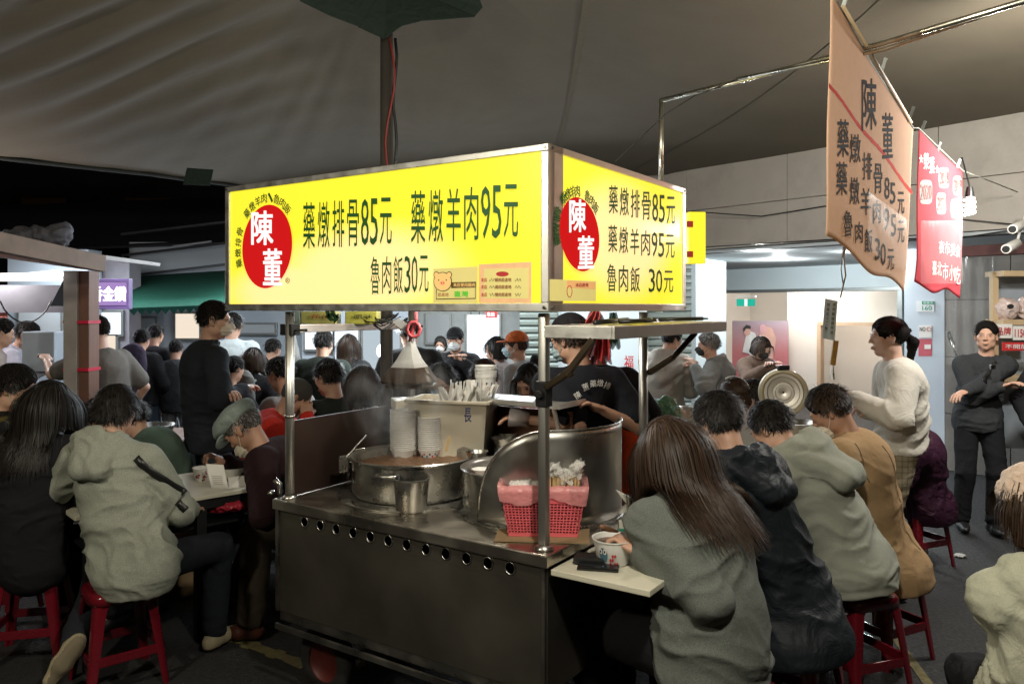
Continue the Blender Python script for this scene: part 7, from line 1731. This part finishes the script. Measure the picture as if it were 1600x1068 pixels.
place_stool((G(214, 890, .45).x, 3.62, 0), .72, 'red plastic stool under the person in the grey hoodie')
person('woman with long straight black hair in a black coat seated at the left', pelv(52, 3.82), PV(80, 633, 3.88), -8, pitch=12, lod=0, fem=True, top=T_(BLK, t=.04, hem=.25, name='coat'), hair=('long', HBLACK, 3200, .46, dict(w=.005, ragged=.15)))
place_stool((pelv(52, 3.88)[0], 3.88, 0), .25, 'red plastic stool under the woman in the black coat')
person('man with glasses and green mask looking down at the left edge', pelv(-12, 4.15), PV(22, 606, 4.12), -70, hyaw=-72, pitch=22, lod=1, top=T_(PLY, t=.03, name='plaid_shirt', collar=True), hair=SH(n=1200), mask=(MASKG, ''), glasses=True, skin=SKIN)
place_stool((pelv(-5, 4.3)[0], 4.3, 0), .1, 'red plastic stool under the man with the green mask')
person('person in a green jacket bent over food behind the grey hoodie', pelv(262, 4.95), PV(205, 655, 4.9), 75, hyaw=80, pitch=30, lod=1, top=T_(cloth('sage_green', (.10, .15, .12)), t=.03, name='jacket'), hair=SH(), hl=PV(170, 700, 4.7))
person('person in a pale denim shirt behind the long haired woman', pelv(118, 4.85), PV(152, 655, 4.85), -60, hyaw=-50, pitch=35, lod=1, top=T_(cloth('pale_denim', (.28, .34, .42)), t=.03, name='shirt'), hair=SH())
# ---- left stall and crowd
person('stall worker in a lavender grey hoodie bowed over the counter', pelv(34, 6.9, .86), PV(43, 523, 6.8), -80, hyaw=-85, pitch=25, s=.93, sit=False, lod=1, top=T_(LAV, t=.03, hood='down', name='hoodie', band=1), hair=SH(n=700), hr=PV(75, 575, 6.6))
person('person in pale pink cut by the left edge of the picture', pelv(-12, 6.3, .88), PV(2, 520, 6.3), -60, s=.95, sit=False, lod=2, top=T_(PALEP, t=.04), hair=SH(n=300))
person('stallholder in a dark grey tee behind the wooden column', pelv(170, 6.05, .92), PV(152, 517, 6.0), 62, hyaw=60, pitch=8, s=.98, sit=False, lod=1, top=T_(GTEE, t=.016, short=True, name='tee_shirt'), hair=('buzz', HDBR, 500, .012), hl=PV(72, 562, 6.05), skin=SKIN3)
c = person('man in a black jacket with a large violet backpack seen from behind', pelv(222, 7.9, .82), PV(222, 531, 7.9), 0, s=.875, sit=False, lod=2, top=T_(BLK, t=.03), bottom=T_(JEAN), hair=SH(n=400), pack=(cloth('backpack_violet_grey', (.045, .035, .06)), .30, .42))
person('dark haired man right of the backpack wearer', pelv(246, 8.3, .82), PV(244, 523, 8.3), -10, s=.89, sit=False, lod=2, top=T_(BLK, t=.025), hair=SH(n=300), group=None)
person('short person in black with a grey checked bag on the left walkway', pelv(276, 8.0, .75), PV(275, 546, 8.0), 10, s=.81, sit=False, lod=2, top=T_(CHAR, t=.03), bottom=T_(GREYL), hair=SH(n=300))
person('tall man in a dark jacket with glasses and cream mask standing by the left post', pelv(328, 5.12, .95), PV(336, 500, 5.08), -52, hyaw=-78, pitch=4, s=1.01, sit=False, lod=0, top=T_(cloth('dark_navy_fleece', (.020, .024, .030)), t=.024, hem=.16, name='jacket', collar=True, amp=.009), bottom=T_(JEAN, t=.02), hair=SH(n=1500, L=.035), mask=(MASKW, ''), glasses=True, hl=PV(350, 612, 4.9), hr=PV(380, 608, 5.05), wid=1.08)
person('man in a loose white shirt seen from behind at the left shopfront', pelv(364, 7.2, .90), PV(364, 509, 7.2), 8, s=.97, sit=False, lod=1, top=T_(WHT, t=.035, hem=.22, name='shirt', amp=.016), hair=SH(n=400))
person('woman with long dark hair carrying a grey backpack', pelv(398, 6.3, .78), PV(397, 563, 6.3), -10, s=.84, sit=False, lod=1, fem=True, top=T_(BLK, t=.03), hair=('long', HDBR, 900, .30, dict(w=.008)), pack=(cloth('backpack_grey', (.16, .16, .15)), .24, .34))
person('person with dark hair and a pale arm raised near the left post', pelv(430, 7.4, .78), PV(427, 546, 7.4), -20, s=.84, sit=False, lod=2, top=T_(GREYL, t=.03), hair=SH(n=300), hr=PV(455, 525, 7.2))
person('child with black hair sitting left of the backpack woman', pelv(368, 5.9, .5), PV(366, 577, 5.9), -30, s=.8, sit=True, lod=2, top=T_(BLK), hair=SH(n=300))
person('diner with his face turned down left behind the left post', pelv(455, 5.7), PV(436, 585, 5.65), 60, hyaw=65, pitch=20, lod=1, top=T_(GREYL, t=.02), hair=SH(n=500))
person('bald elderly man in a bright red jacket bent over his bowl', pelv(405, 5.05), PV(463, 621, 5.0), -82, hyaw=-78, pitch=38, lod=1, top=T_(REDV, t=.03, name='jacket'), hair=('buzz', HGREY, 0, .01), skin=SKIN, hr=PV(480, 650, 4.9), hl=PV(485, 655, 5.1))
c = person('elderly man in a tweed flat cap eating at the left table', pelv(532, 4.64), PV(380, 670, 4.34), 86, hyaw=82, pitch=44, lod=0, s=1.08, top=T_(cloth('dark_wine_cardigan', (.022, .010, .012)), t=.034, name='cardigan', amp=.012), bottom=T_(cloth('dark_khaki', (.045, .036, .026)), t=.02), hair=('short', HGREY, 600, .03), cap='flat', skin=SKIN2, mask=(MASKW, 'chin'), hl=PV(432, 800, 4.25), hr=PV(352, 722, 4.55), grip=(0, 1), wid=.88, shoes=dict(mat=SHOEBR, sole=SHOEBR), feet=[V3((*G(392, 1000).xy, 0)), V3((*G(368, 948).xy, 0))])
m_ = MB(); nk = c['neck']; m_.grid(lambda u_, v_: Vector(nk+c['cu']*(.012-.055*v_)+c['R2']*(.070+.016*v_)*math.cos(PI*2*u_)+c['cf']*(.062+.020*v_)*math.sin(PI*2*u_)), 24, 2); m_.build('shirt_collar', cloth('white_collar', (.62, .60, .55)), c['root'], solid=.004, smooth=True)
place_stool((pelv(532, 4.64)[0], 4.64, 0), .3, 'red plastic stool under the man in the flat cap')
# ---- middle
person('man in a dark green shirt standing with his back to us at the snack shop', pelv(507, 6.4, .82), PV(506, 537, 6.4), -5, s=.885, sit=False, lod=1, top=T_(DGREEN, t=.03), hair=SH(n=600), wid=1.1)
person('woman with long dark hair seen from behind near the glowing bulb', pelv(548, 6.8, .80), PV(545, 541, 6.8), 5, s=.875, sit=False, lod=1, fem=True, top=T_(CHAR, t=.03), hair=('long', HDBR, 700, .34, dict(w=.008)))
person('seated diner in a dark olive jacket with his face turned left', pelv(530, 5.3), PV(513, 590, 5.2), 50, hyaw=62, pitch=14, lod=1, top=T_(DGREEN, t=.035), hair=SH(n=800))
person('diner with a big round mop of dark hair in a plaid shirt', pelv(570, 4.75), PV(567, 607, 4.66), 5, hyaw=8, pitch=10, s=1.08, lod=1, fem=True, top=T_(PLW, t=.03, name='plaid_shirt'), hair=('bob', HDBR, 2600, .12, dict(w=.006)))
person('person in black standing behind the hanging soup bags', pelv(648, 6.0, .88), PV(640, 520, 6.1), 15, s=.95, sit=False, lod=2, top=T_(BLK, t=.04), hair=SH(n=300))
person('man with glasses and pale blue mask facing us behind the cream tub', pelv(700, 5.2), PV(690, 597, 5.1), 176, hyaw=168, pitch=18, lod=1, top=T_(BLK, t=.03), hair=SH(n=1200, L=.07), mask=(MASKB, ''), glasses=True)
person('man in a black cap and white mask standing and facing us', pelv(716, 7.2, .84), PV(711, 531, 7.2), 165, hyaw=172, pitch=6, s=.905, sit=False, lod=1, top=T_(BLK, t=.04, name='jacket'), hair=SH(n=200), mask=(MASKS, ''), cap=BLK, hr=PV(712, 562, 6.9), hl=PV(722, 565, 6.9))
person('small woman in grey with a white mask at the far back', pelv(686, 9.2, .75), PV(688, 538, 9.2), 175, s=.80, sit=False, lod=2, fem=True, top=T_(GREYL, t=.03), hair=('bob', HBLACK, 200, .14, {}), mask=(MASKS, ''))
person('diner behind the stack of printed cups with reddish ears', pelv(757, 4.95), PV(757, 592, 4.9), 5, pitch=12, lod=1, top=T_(BLK, t=.03), hair=SH(HBROWN, n=700))
person('woman with a black bob looking left in a pinkish grey coat', pelv(776, 6.7, .80), PV(774, 545, 6.7), 82, hyaw=86, pitch=2, s=.87, sit=False, lod=1, fem=True, top=T_(cloth('pinkish_grey', (.28, .24, .235)), t=.03, name='coat'), hair=('bob', HBLACK, 800, .15, dict(w=.007)))
person('young man in an orange cap with a black backpack looking left', pelv(822, 6.2, .83), PV(806, 540, 6.2), 60, hyaw=84, pitch=2, s=.90, sit=False, lod=1, top=T_(GREYL, t=.025, name='shirt'), hair=SH(HBROWN, n=400), mask=(MASKB, ''), cap=cloth('cap_orange', (.42, .10, .03)), pack=(BLK, .22, .34))
person('woman in an orange red top looking down behind the cook hand', pelv(832, 5.2), PV(826, 598, 5.1), 165, hyaw=150, pitch=24, lod=1, fem=True, top=T_(ORT, t=.02), hair=('bob', HBLACK, 800, .17, dict(w=.006)))
cook = person('cook in a black lettered tee shirt and mask reaching over the pots', pelv(905, 3.98, .92), PV(890, 530, 3.92), 18, hyaw=52, pitch=16, s=.975, sit=False, lod=0, top=T_(cloth('tee_black', (.014, .015, .020)), t=.022, short=True, hem=.14, name='tee_shirt', amp=.008), hair=SH(HDBR, n=1600, L=.05), mask=(MASKB, ''), glasses=True, hl=PV(826, 655, 3.72), hr=PV(940, 640, 3.75), cap=BLK, wid=1.05)
def project_text(ctx, s_, cx, cy, w_, h_, rot, material, name='lettering'):
    co, fs = text_mesh(s_, .02); lo = co.min(0); hi = co.max(0); q = (co-lo)/np.maximum(hi-lo, 1e-6)-.5; out = []
    for a in q:
        x, y = a[0]*w_, -a[1]*h_; X_, Y_ = x*math.cos(rot)-y*math.sin(rot), x*math.sin(rot)+y*math.cos(rot)
        d = V3(P(cx+X_, cy+Y_, 1.))-V3((0, 0, CAMH)); d /= np.linalg.norm(d); o_ = V3((0, 0, CAMH)); t = 2.5
        for _ in range(60):
            dd = ctx['sdf']((o_+d*t)[None])[0]
            if dd < .012: break
            t += max(.5*dd, .003)
            if t > 6: break
        out.append(Vector(o_+d*(t-.004)))
    m_ = MB(); m_.add(out, fs); return m_.build(name, material, ctx['root'])
for ch, x, y, r in (('陳', 903, 617, -.62), ('董', 915, 604, -.35), ('藥', 927, 599, -.05), ('燉', 938, 598, .1), ('排', 949, 602, .35)): project_text(cook, ch, x, y, 10, 11, r, INKW, 'character')
m_ = MB(); m_.tube([Vector(cook['wr'][0]), Vector(cook['wr'][0]+.09*unit(cook['wr'][0]-cook['elb'][0]))], [.034, .050], 12); m_.build('plastic_glove', mat('glove_film', (.75, .70, .70), .2, 0, 0, alpha=.5), cook['root'], smooth=True)
c2 = person('second vendor in black with an orange apron behind the cook', pelv(948, 4.28, .90), PV(924, 534, 4.3), 10, hyaw=30, s=.96, sit=False, lod=1, top=T_(MATS['tee_black'], t=.024, short=True, hem=.14, name='tee_shirt'), hair=SH(HDBR, n=800))
S = SDF(); S.u(rc(c2['pel']-V3((0, 0, .30)), c2['waist']+V3((0, 0, .02)), .205, .182, c2['cf'], .78)); S.i(lambda p: (p-c2['waist']-V3((0, 0, .03)))[:, 2], .01); S.i(lambda p: -((p-c2['pel'])@unit(c2['R']*.9+c2['F']*.3)+.04), .01)
v, q = snet(S, c2['pel']-.42, c2['waist']+.32, .014); np_obj('apron', [(wrinkle(v, vnormals(v, q), .008, [(c2['pel'], .3)], 8, 5), q, 0)], [ORG], c2['root'])
# ---- right side behind
person('person in an oat hoodie and black trousers holding a phone before the shutter', pelv(1036, 6.9, .84), PV(1050, 531, 6.9), -38, hyaw=-70, pitch=14, s=.91, sit=False, lod=1, top=T_(CRH, t=.04, hood='down', name='hoodie', band=1), hair=SH(n=500), mask=(MASKS, ''), hl=PV(1066, 572, 6.7), hr=PV(1064, 570, 6.9), wid=1.12)
person('grey haired man with a dark mask in a mid grey hoodie', pelv(1118, 6.7, .82), PV(1106, 539, 6.7), 72, hyaw=82, pitch=4, s=.885, sit=False, lod=1, top=T_(GHOOD, t=.035, hood='down', name='hoodie', band=1), hair=('short', HGREY, 1300, .06, {}), mask=(MASKK, ''), hl=PV(1085, 573, 6.5))
c = person('woman in a brown sweater with a black mask looking at her phone', pelv(1184, 7.4, .78), PV(1190, 543, 7.4), -160, hyaw=-150, pitch=28, s=.85, sit=False, lod=1, fem=True, top=T_(BRSW, t=.03, name='sweater'), hair=('bob', HDBR, 900, .15, dict(w=.007)), mask=(MASKK, ''), hl=PV(1204, 571, 7.1), hr=PV(1200, 573, 7.1), skin=SKIN3)
phn = thing('phone', 'black phone held by the woman in the brown sweater', 'phone', tuple(P(1206, 566, 7.05))); m_ = MB(); m_.bar(P(1202, 570, 7.06), P(1211, 565, 7.04), .07, .01, (0, -.3, 1)); m_.build('phone_body', BLACKP, phn, bevel=.002)
person('diner with brown tied hair and a white headband', pelv(1165, 4.75), PV(1146, 620, 4.7), 15, pitch=14, lod=1, fem=True, s=.95, top=T_(GREYL), hair=('pony', HBROWN, 1200, .12, dict(w=.006)), cap=None)
o = bpy.data.objects[[x.name for x in bpy.data.objects if x.get('label') == 'diner with brown tied hair and a white headband'][0]]
m_ = MB(); cc = P(1146, 613, 4.7); m_.tube([cc+Vector((.092*math.cos(a), -.02+.03*math.sin(a), .092*math.sin(a))) for a in [PI*.06+PI*.6*k/12 for k in range(13)]], .008, 6); m_.build('headband', WHITEP, o, smooth=True)
person('man with a black bowl cut facing left beside the cooker lid', pelv(1186, 5.15), PV(1174, 621, 5.05), 80, hyaw=72, pitch=8, s=.95, lod=1, top=T_(WHT, t=.015), hair=('bowl', HBLACK, 1200, .07, {}), skin=SKIN3)
# ---- foreground right
SWc = person('woman with long brown hair in a grey sweatshirt seated at the side table', pelv(1108, 2.66), PV(1043, 706, 2.86), 28, hyaw=22, pitch=22, roll=-4, lod=0, fem=True, s=1.03, top=T_(SWG, t=.032, hem=.16, amp=.017, name='sweatshirt', ws=5., band=1, base=.5, ep=.15), hair=('long', HBROWN, 6500, .50, dict(w=.0036, flow=(.42, -.10, 0), ragged=.48, part=-.01, shift=(.06, .03, .16))), hl=PV(1000, 862, 2.66), hr=PV(1010, 850, 2.95), grip=(1, 1), bottom=T_(DARKT, t=.025), wid=1.10)
m_ = MB(); wv = Vector(SWc['wr'][0]); fdv = Vector(unit(SWc['wr'][0]-SWc['elb'][0])); a1_ = fdv.orthogonal().normalized(); a2_ = fdv.cross(a1_)
for off in (-.012, 0., .012): m_.tube([wv+fdv*off*1.0-fdv*.005+(a1_*math.cos(a)+a2_*math.sin(a))*.032 for a in [2*PI*k/18 for k in range(18)]], .0028, 6, closed=True)
m_.build('bracelet', mat('bracelet_gold', (.75, .55, .40), .25, 1.), SWc['root'], smooth=True)
place_stool((.74, 2.66, 0), .55, 'red plastic stool under the woman in the grey sweatshirt')
c = person('man in a navy hooded shell jacket bent beside the brown haired woman', pelv(1222, 3.10), PV(1122, 661, 3.12), 38, hyaw=30, pitch=26, lod=0, top=T_(NAVY, t=.034, hood='down', hem=.16, drape=(.03, -.06, -.14), dp=.90, amp=.016, name='jacket', ws=5.5), hair=SH(n=3200, L=.05, w=.0035), hl=PV(1052, 800, 3.25), hr=PV(1110, 790, 3.5), wid=1.1)
place_stool((pelv(1240, 3.12)[0], 3.12, 0), .8, 'red plastic stool under the man in the navy jacket')
c = person('diner in a grey green hooded jacket with his head down', pelv(1314, 3.56), PV(1205, 668, 3.66), 46, hyaw=40, pitch=35, lod=0, top=T_(GGREEN, t=.040, hood='down', hs=1.28, dp=.86, hem=.09, drape=(.02, -.04, -.03), amp=.013, band=1, name='jacket'), hair=SH(n=1600), hl=PV(1180, 790, 3.75), hr=PV(1215, 790, 3.95), wid=1.1)
place_stool((pelv(1338, 3.55)[0], 3.55, 0), .35, 'red plastic stool under the diner in the grey green jacket')
c = person('older man in a tan wool blazer with his mask under his chin', pelv(1352, 3.92), PV(1296, 641, 3.84), 50, hyaw=62, pitch=34, lod=0, top=T_(TAN, t=.030, hem=.19, drape=(.08, -.05, -.16), dp=.92, amp=.009, name='blazer', collar=True), hair=('short', HDBR, 2400, .05, dict(w=.004)), skin=SKIN2, mask=(MASKW, 'chin'), hl=PV(1250, 760, 3.9), hr=PV(1290, 750, 4.15), bottom=T_(cloth('brown_trouser', (.06, .045, .03)), t=.02), wid=1.12)
seams(c, SEAMT); band(c, c['neck']-c['cu']*.03, c['pel']+c['back']*.1-c['cu']*.02, .005, SEAMT, 'back_seam', view=-c['cf'], lift=.002, solid=.001)
place_stool((pelv(1378, 3.92)[0], 3.92, 0), .45, 'red plastic stool under the older man in the tan blazer')
person('woman with a ponytail in a puffy white pullover standing in profile', pelv(1402, 4.68, .90), PV(1386, 526, 4.65), 76, hyaw=82, pitch=2, s=.975, sit=False, lod=0, fem=True, top=T_(CREAM, t=.036, hem=.03, amp=.014, name='pullover', ws=5.), bottom=T_(PLB, t=.03), hair=('pony', HBLACK, 2600, .22, dict(w=.005)), hl=PV(1338, 622, 4.5), hr=PV(1346, 640, 4.75), skin=SKIN3, wid=1.0)
person('seated woman in a dark plum puffer coat behind the white pullover', pelv(1428, 5.3), PV(1404, 655, 5.25), 62, pitch=20, lod=1, fem=True, top=T_(PURP, t=.040, hem=.26, drape=(.08, -.03, -.16), name='puffer_coat', amp=.014), hair=SH(), shoes=dict(mat=SHOEP, sole=mat('sole_pink', (.6, .15, .2), .6)), feet=[V3((*G(1432, 868).xy, 0)), V3((*G(1412, 850).xy, 0))])
place_stool((pelv(1430, 5.3)[0], 5.3, 0), .4, 'red plastic stool under the woman in the plum coat')
c = person('man in a charcoal cardigan standing with his arms crossed', pelv(1528, 6.0, .88), PV(1541, 525, 6.0), 168, hyaw=146, pitch=-4, s=.945, sit=False, lod=0, top=T_(CHAR, t=.024, hem=.11, name='cardigan', amp=.009), bottom=T_(BLK), hair=SH(n=1500, L=.04, w=.004), hl=PV(1507, 612, 5.80), hr=PV(1566, 604, 5.78), wid=.98)
band(c, PV(1563, 566, 5.9), PV(1527, 596, 5.9), .045, BLACKP, 'sling_strap', view=(0, -1, .1)); m_ = MB(); m_.box(P(1551, 573, 5.74), (.045, .015, .035), .3); m_.build('buckle', STEEL, c['root'], bevel=.003)
person('person in a black jacket cut by the right edge of the picture', pelv(1672, 5.6, .90), PV(1678, 520, 5.6), 150, sit=False, lod=2, top=T_(BLK, t=.04), hair=SH(n=200))
BEAN = mat('fluffy_beanie', (.62, .46, .36), .95, 0, .2, 40, 1., 120, sheen=.4)
c = person('person in a cream hooded top and fluffy beanie at the lower right corner', pelv(1636, 2.28), PV(1618, 800, 2.33), 6, hyaw=-2, pitch=10, lod=0, fem=True, top=T_(cloth('cream_grey_hoodie', (.40, .40, .31), .15, 240, .5), t=.038, hood='down', hs=1.3, hem=.16, amp=.015, name='hoodie', band=1), hair=('bob', HBROWN, 2600, .115, dict(w=.005)), cap=None, wid=1.05, hl=PV(1600, 960, 2.75), hr=PV(1700, 960, 2.75), feet=[pelv(1600, 2.7, 0), pelv(1660, 2.7, 0)])
S = SDF(); S.u(el((0, -.012, .050), (.098, .116, .098))); S.i(lambda p: .030-p[:, 2], .01); v, q = snet(S, (-.12, -.15, 0), (.12, .14, .18), .005); v = v+vnormals(v, q)*(.006*vnoise(v*70, 4))[:, None]
np_obj('beanie', [(c['tr'](v), q, 0)], [BEAN], c['root'])
place_stool((pelv(1630, 2.3)[0], 2.30, 0), .2, 'red plastic stool under the person in the fluffy beanie')
gg = thing('green_bottle_cap', 'bright green plastic string bag by the beanie', 'bag', tuple(P(1583, 735, 3.4))); m_ = MB(); m_.tube([P(1566, 742, 3.4), P(1574, 735, 3.4), P(1583, 733, 3.4), P(1586, 727, 3.4), P(1590, 738, 3.4)], .007, 8); m_.build('strap', mat('bright_green', (.06, .45, .06), .4), gg, smooth=True)

# steam over the large pot
stv = bpy.data.materials.new('steam_volume'); stv.use_nodes = True; n = stv.node_tree; n.nodes.clear(); L = n.links.new
tc = n.nodes.new('ShaderNodeTexCoord'); mp = n.nodes.new('ShaderNodeMapping'); L(tc.outputs['Object'], mp.inputs[0]); mp.inputs['Scale'].default_value = (1, 1, .55)
nz = n.nodes.new('ShaderNodeTexNoise'); nz.inputs['Scale'].default_value = 9; nz.inputs['Detail'].default_value = 4; nz.inputs['Distortion'].default_value = 1.2; L(mp.outputs[0], nz.inputs['Vector'])
mr = n.nodes.new('ShaderNodeMapRange'); mr.inputs[1].default_value = .48; mr.inputs[2].default_value = .72; mr.inputs[4].default_value = 1; L(nz.outputs[0], mr.inputs[0])
ln = n.nodes.new('ShaderNodeVectorMath'); ln.operation = 'LENGTH'; m2_ = n.nodes.new('ShaderNodeMapping'); m2_.inputs['Scale'].default_value = (3.6, 3.6, 3.4); L(tc.outputs['Object'], m2_.inputs[0]); L(m2_.outputs[0], ln.inputs[0])
f2 = n.nodes.new('ShaderNodeMapRange'); f2.inputs[1].default_value = .2; f2.inputs[2].default_value = 1.; f2.inputs[3].default_value = 1; f2.inputs[4].default_value = 0; L(ln.outputs['Value'], f2.inputs[0])
mm_ = n.nodes.new('ShaderNodeMath'); mm_.operation = 'MULTIPLY'; L(mr.outputs[0], mm_.inputs[0]); L(f2.outputs[0], mm_.inputs[1]); m3_ = n.nodes.new('ShaderNodeMath'); m3_.operation = 'MULTIPLY'; m3_.inputs[1].default_value = 5.5; L(mm_.outputs[0], m3_.inputs[0])
pv = n.nodes.new('ShaderNodeVolumePrincipled'); pv.inputs['Color'].default_value = (.95, .93, .9, 1); pv.inputs['Anisotropy'].default_value = .2; L(m3_.outputs[0], pv.inputs['Density'])
oo_ = n.nodes.new('ShaderNodeOutputMaterial'); L(pv.outputs[0], oo_.inputs['Volume'])
S_ = sphere_np((0, 0, 0), (.27, .27, .28), 12, 20); so = np_obj('steam', [(S_[0], S_[1], 0)], [stv]); so.location = pz+Vector((-.06, .05, .38)); tag(so, kind='stuff', label='thin steam rising from the large soup pot')
sc.cycles.volume_step_rate = 2.; sc.cycles.volume_max_steps = 64

for i, (pts, lb) in enumerate((([(1075, 330), (1190, 338), (1290, 322), (1420, 335), (1600, 352)], 'thin sagging cable across the stone panels'), ([(1100, 386), (1300, 374), (1500, 372), (1640, 350)], 'black cable along the lower edge of the stone panels'))):
    o = thing('wall_cable', lb, 'cable', tuple(P(*pts[0], 7.0))); m_ = MB(); m_.tube([P(x, y, 8.9-(x-1075)/525*2.35) for x, y in pts], .007, 6); m_.build('cable', BLACKP, o, smooth=True)
for i, (x, y, col, lb) in enumerate(((560, 1040, (.5, .48, .44), 'crumpled paper napkin on the asphalt before the cart'), (1330, 1040, (.45, .42, .36), 'scrap of paper on the ground under the right stools'), (1500, 870, (.4, .4, .38), 'small paper scrap on the asphalt near the crossed arms man'))):
    g_ = G(x, y); o = thing('litter', lb, 'litter', tuple(g_)); v, q = snet(SDF().u(el((0, 0, .006), (.035, .026, .010))), (-.05, -.05, -.01), (.05, .05, .03), .005); v = wrinkle(v, vnormals(v, q), .008, [((0, 0, 0), .2)], 50, i); np_obj('paper', [(v+V3(g_)+V3((0, 0, .004)), q, 0)], [mat('litter_%d' % i, col, .8)], o)
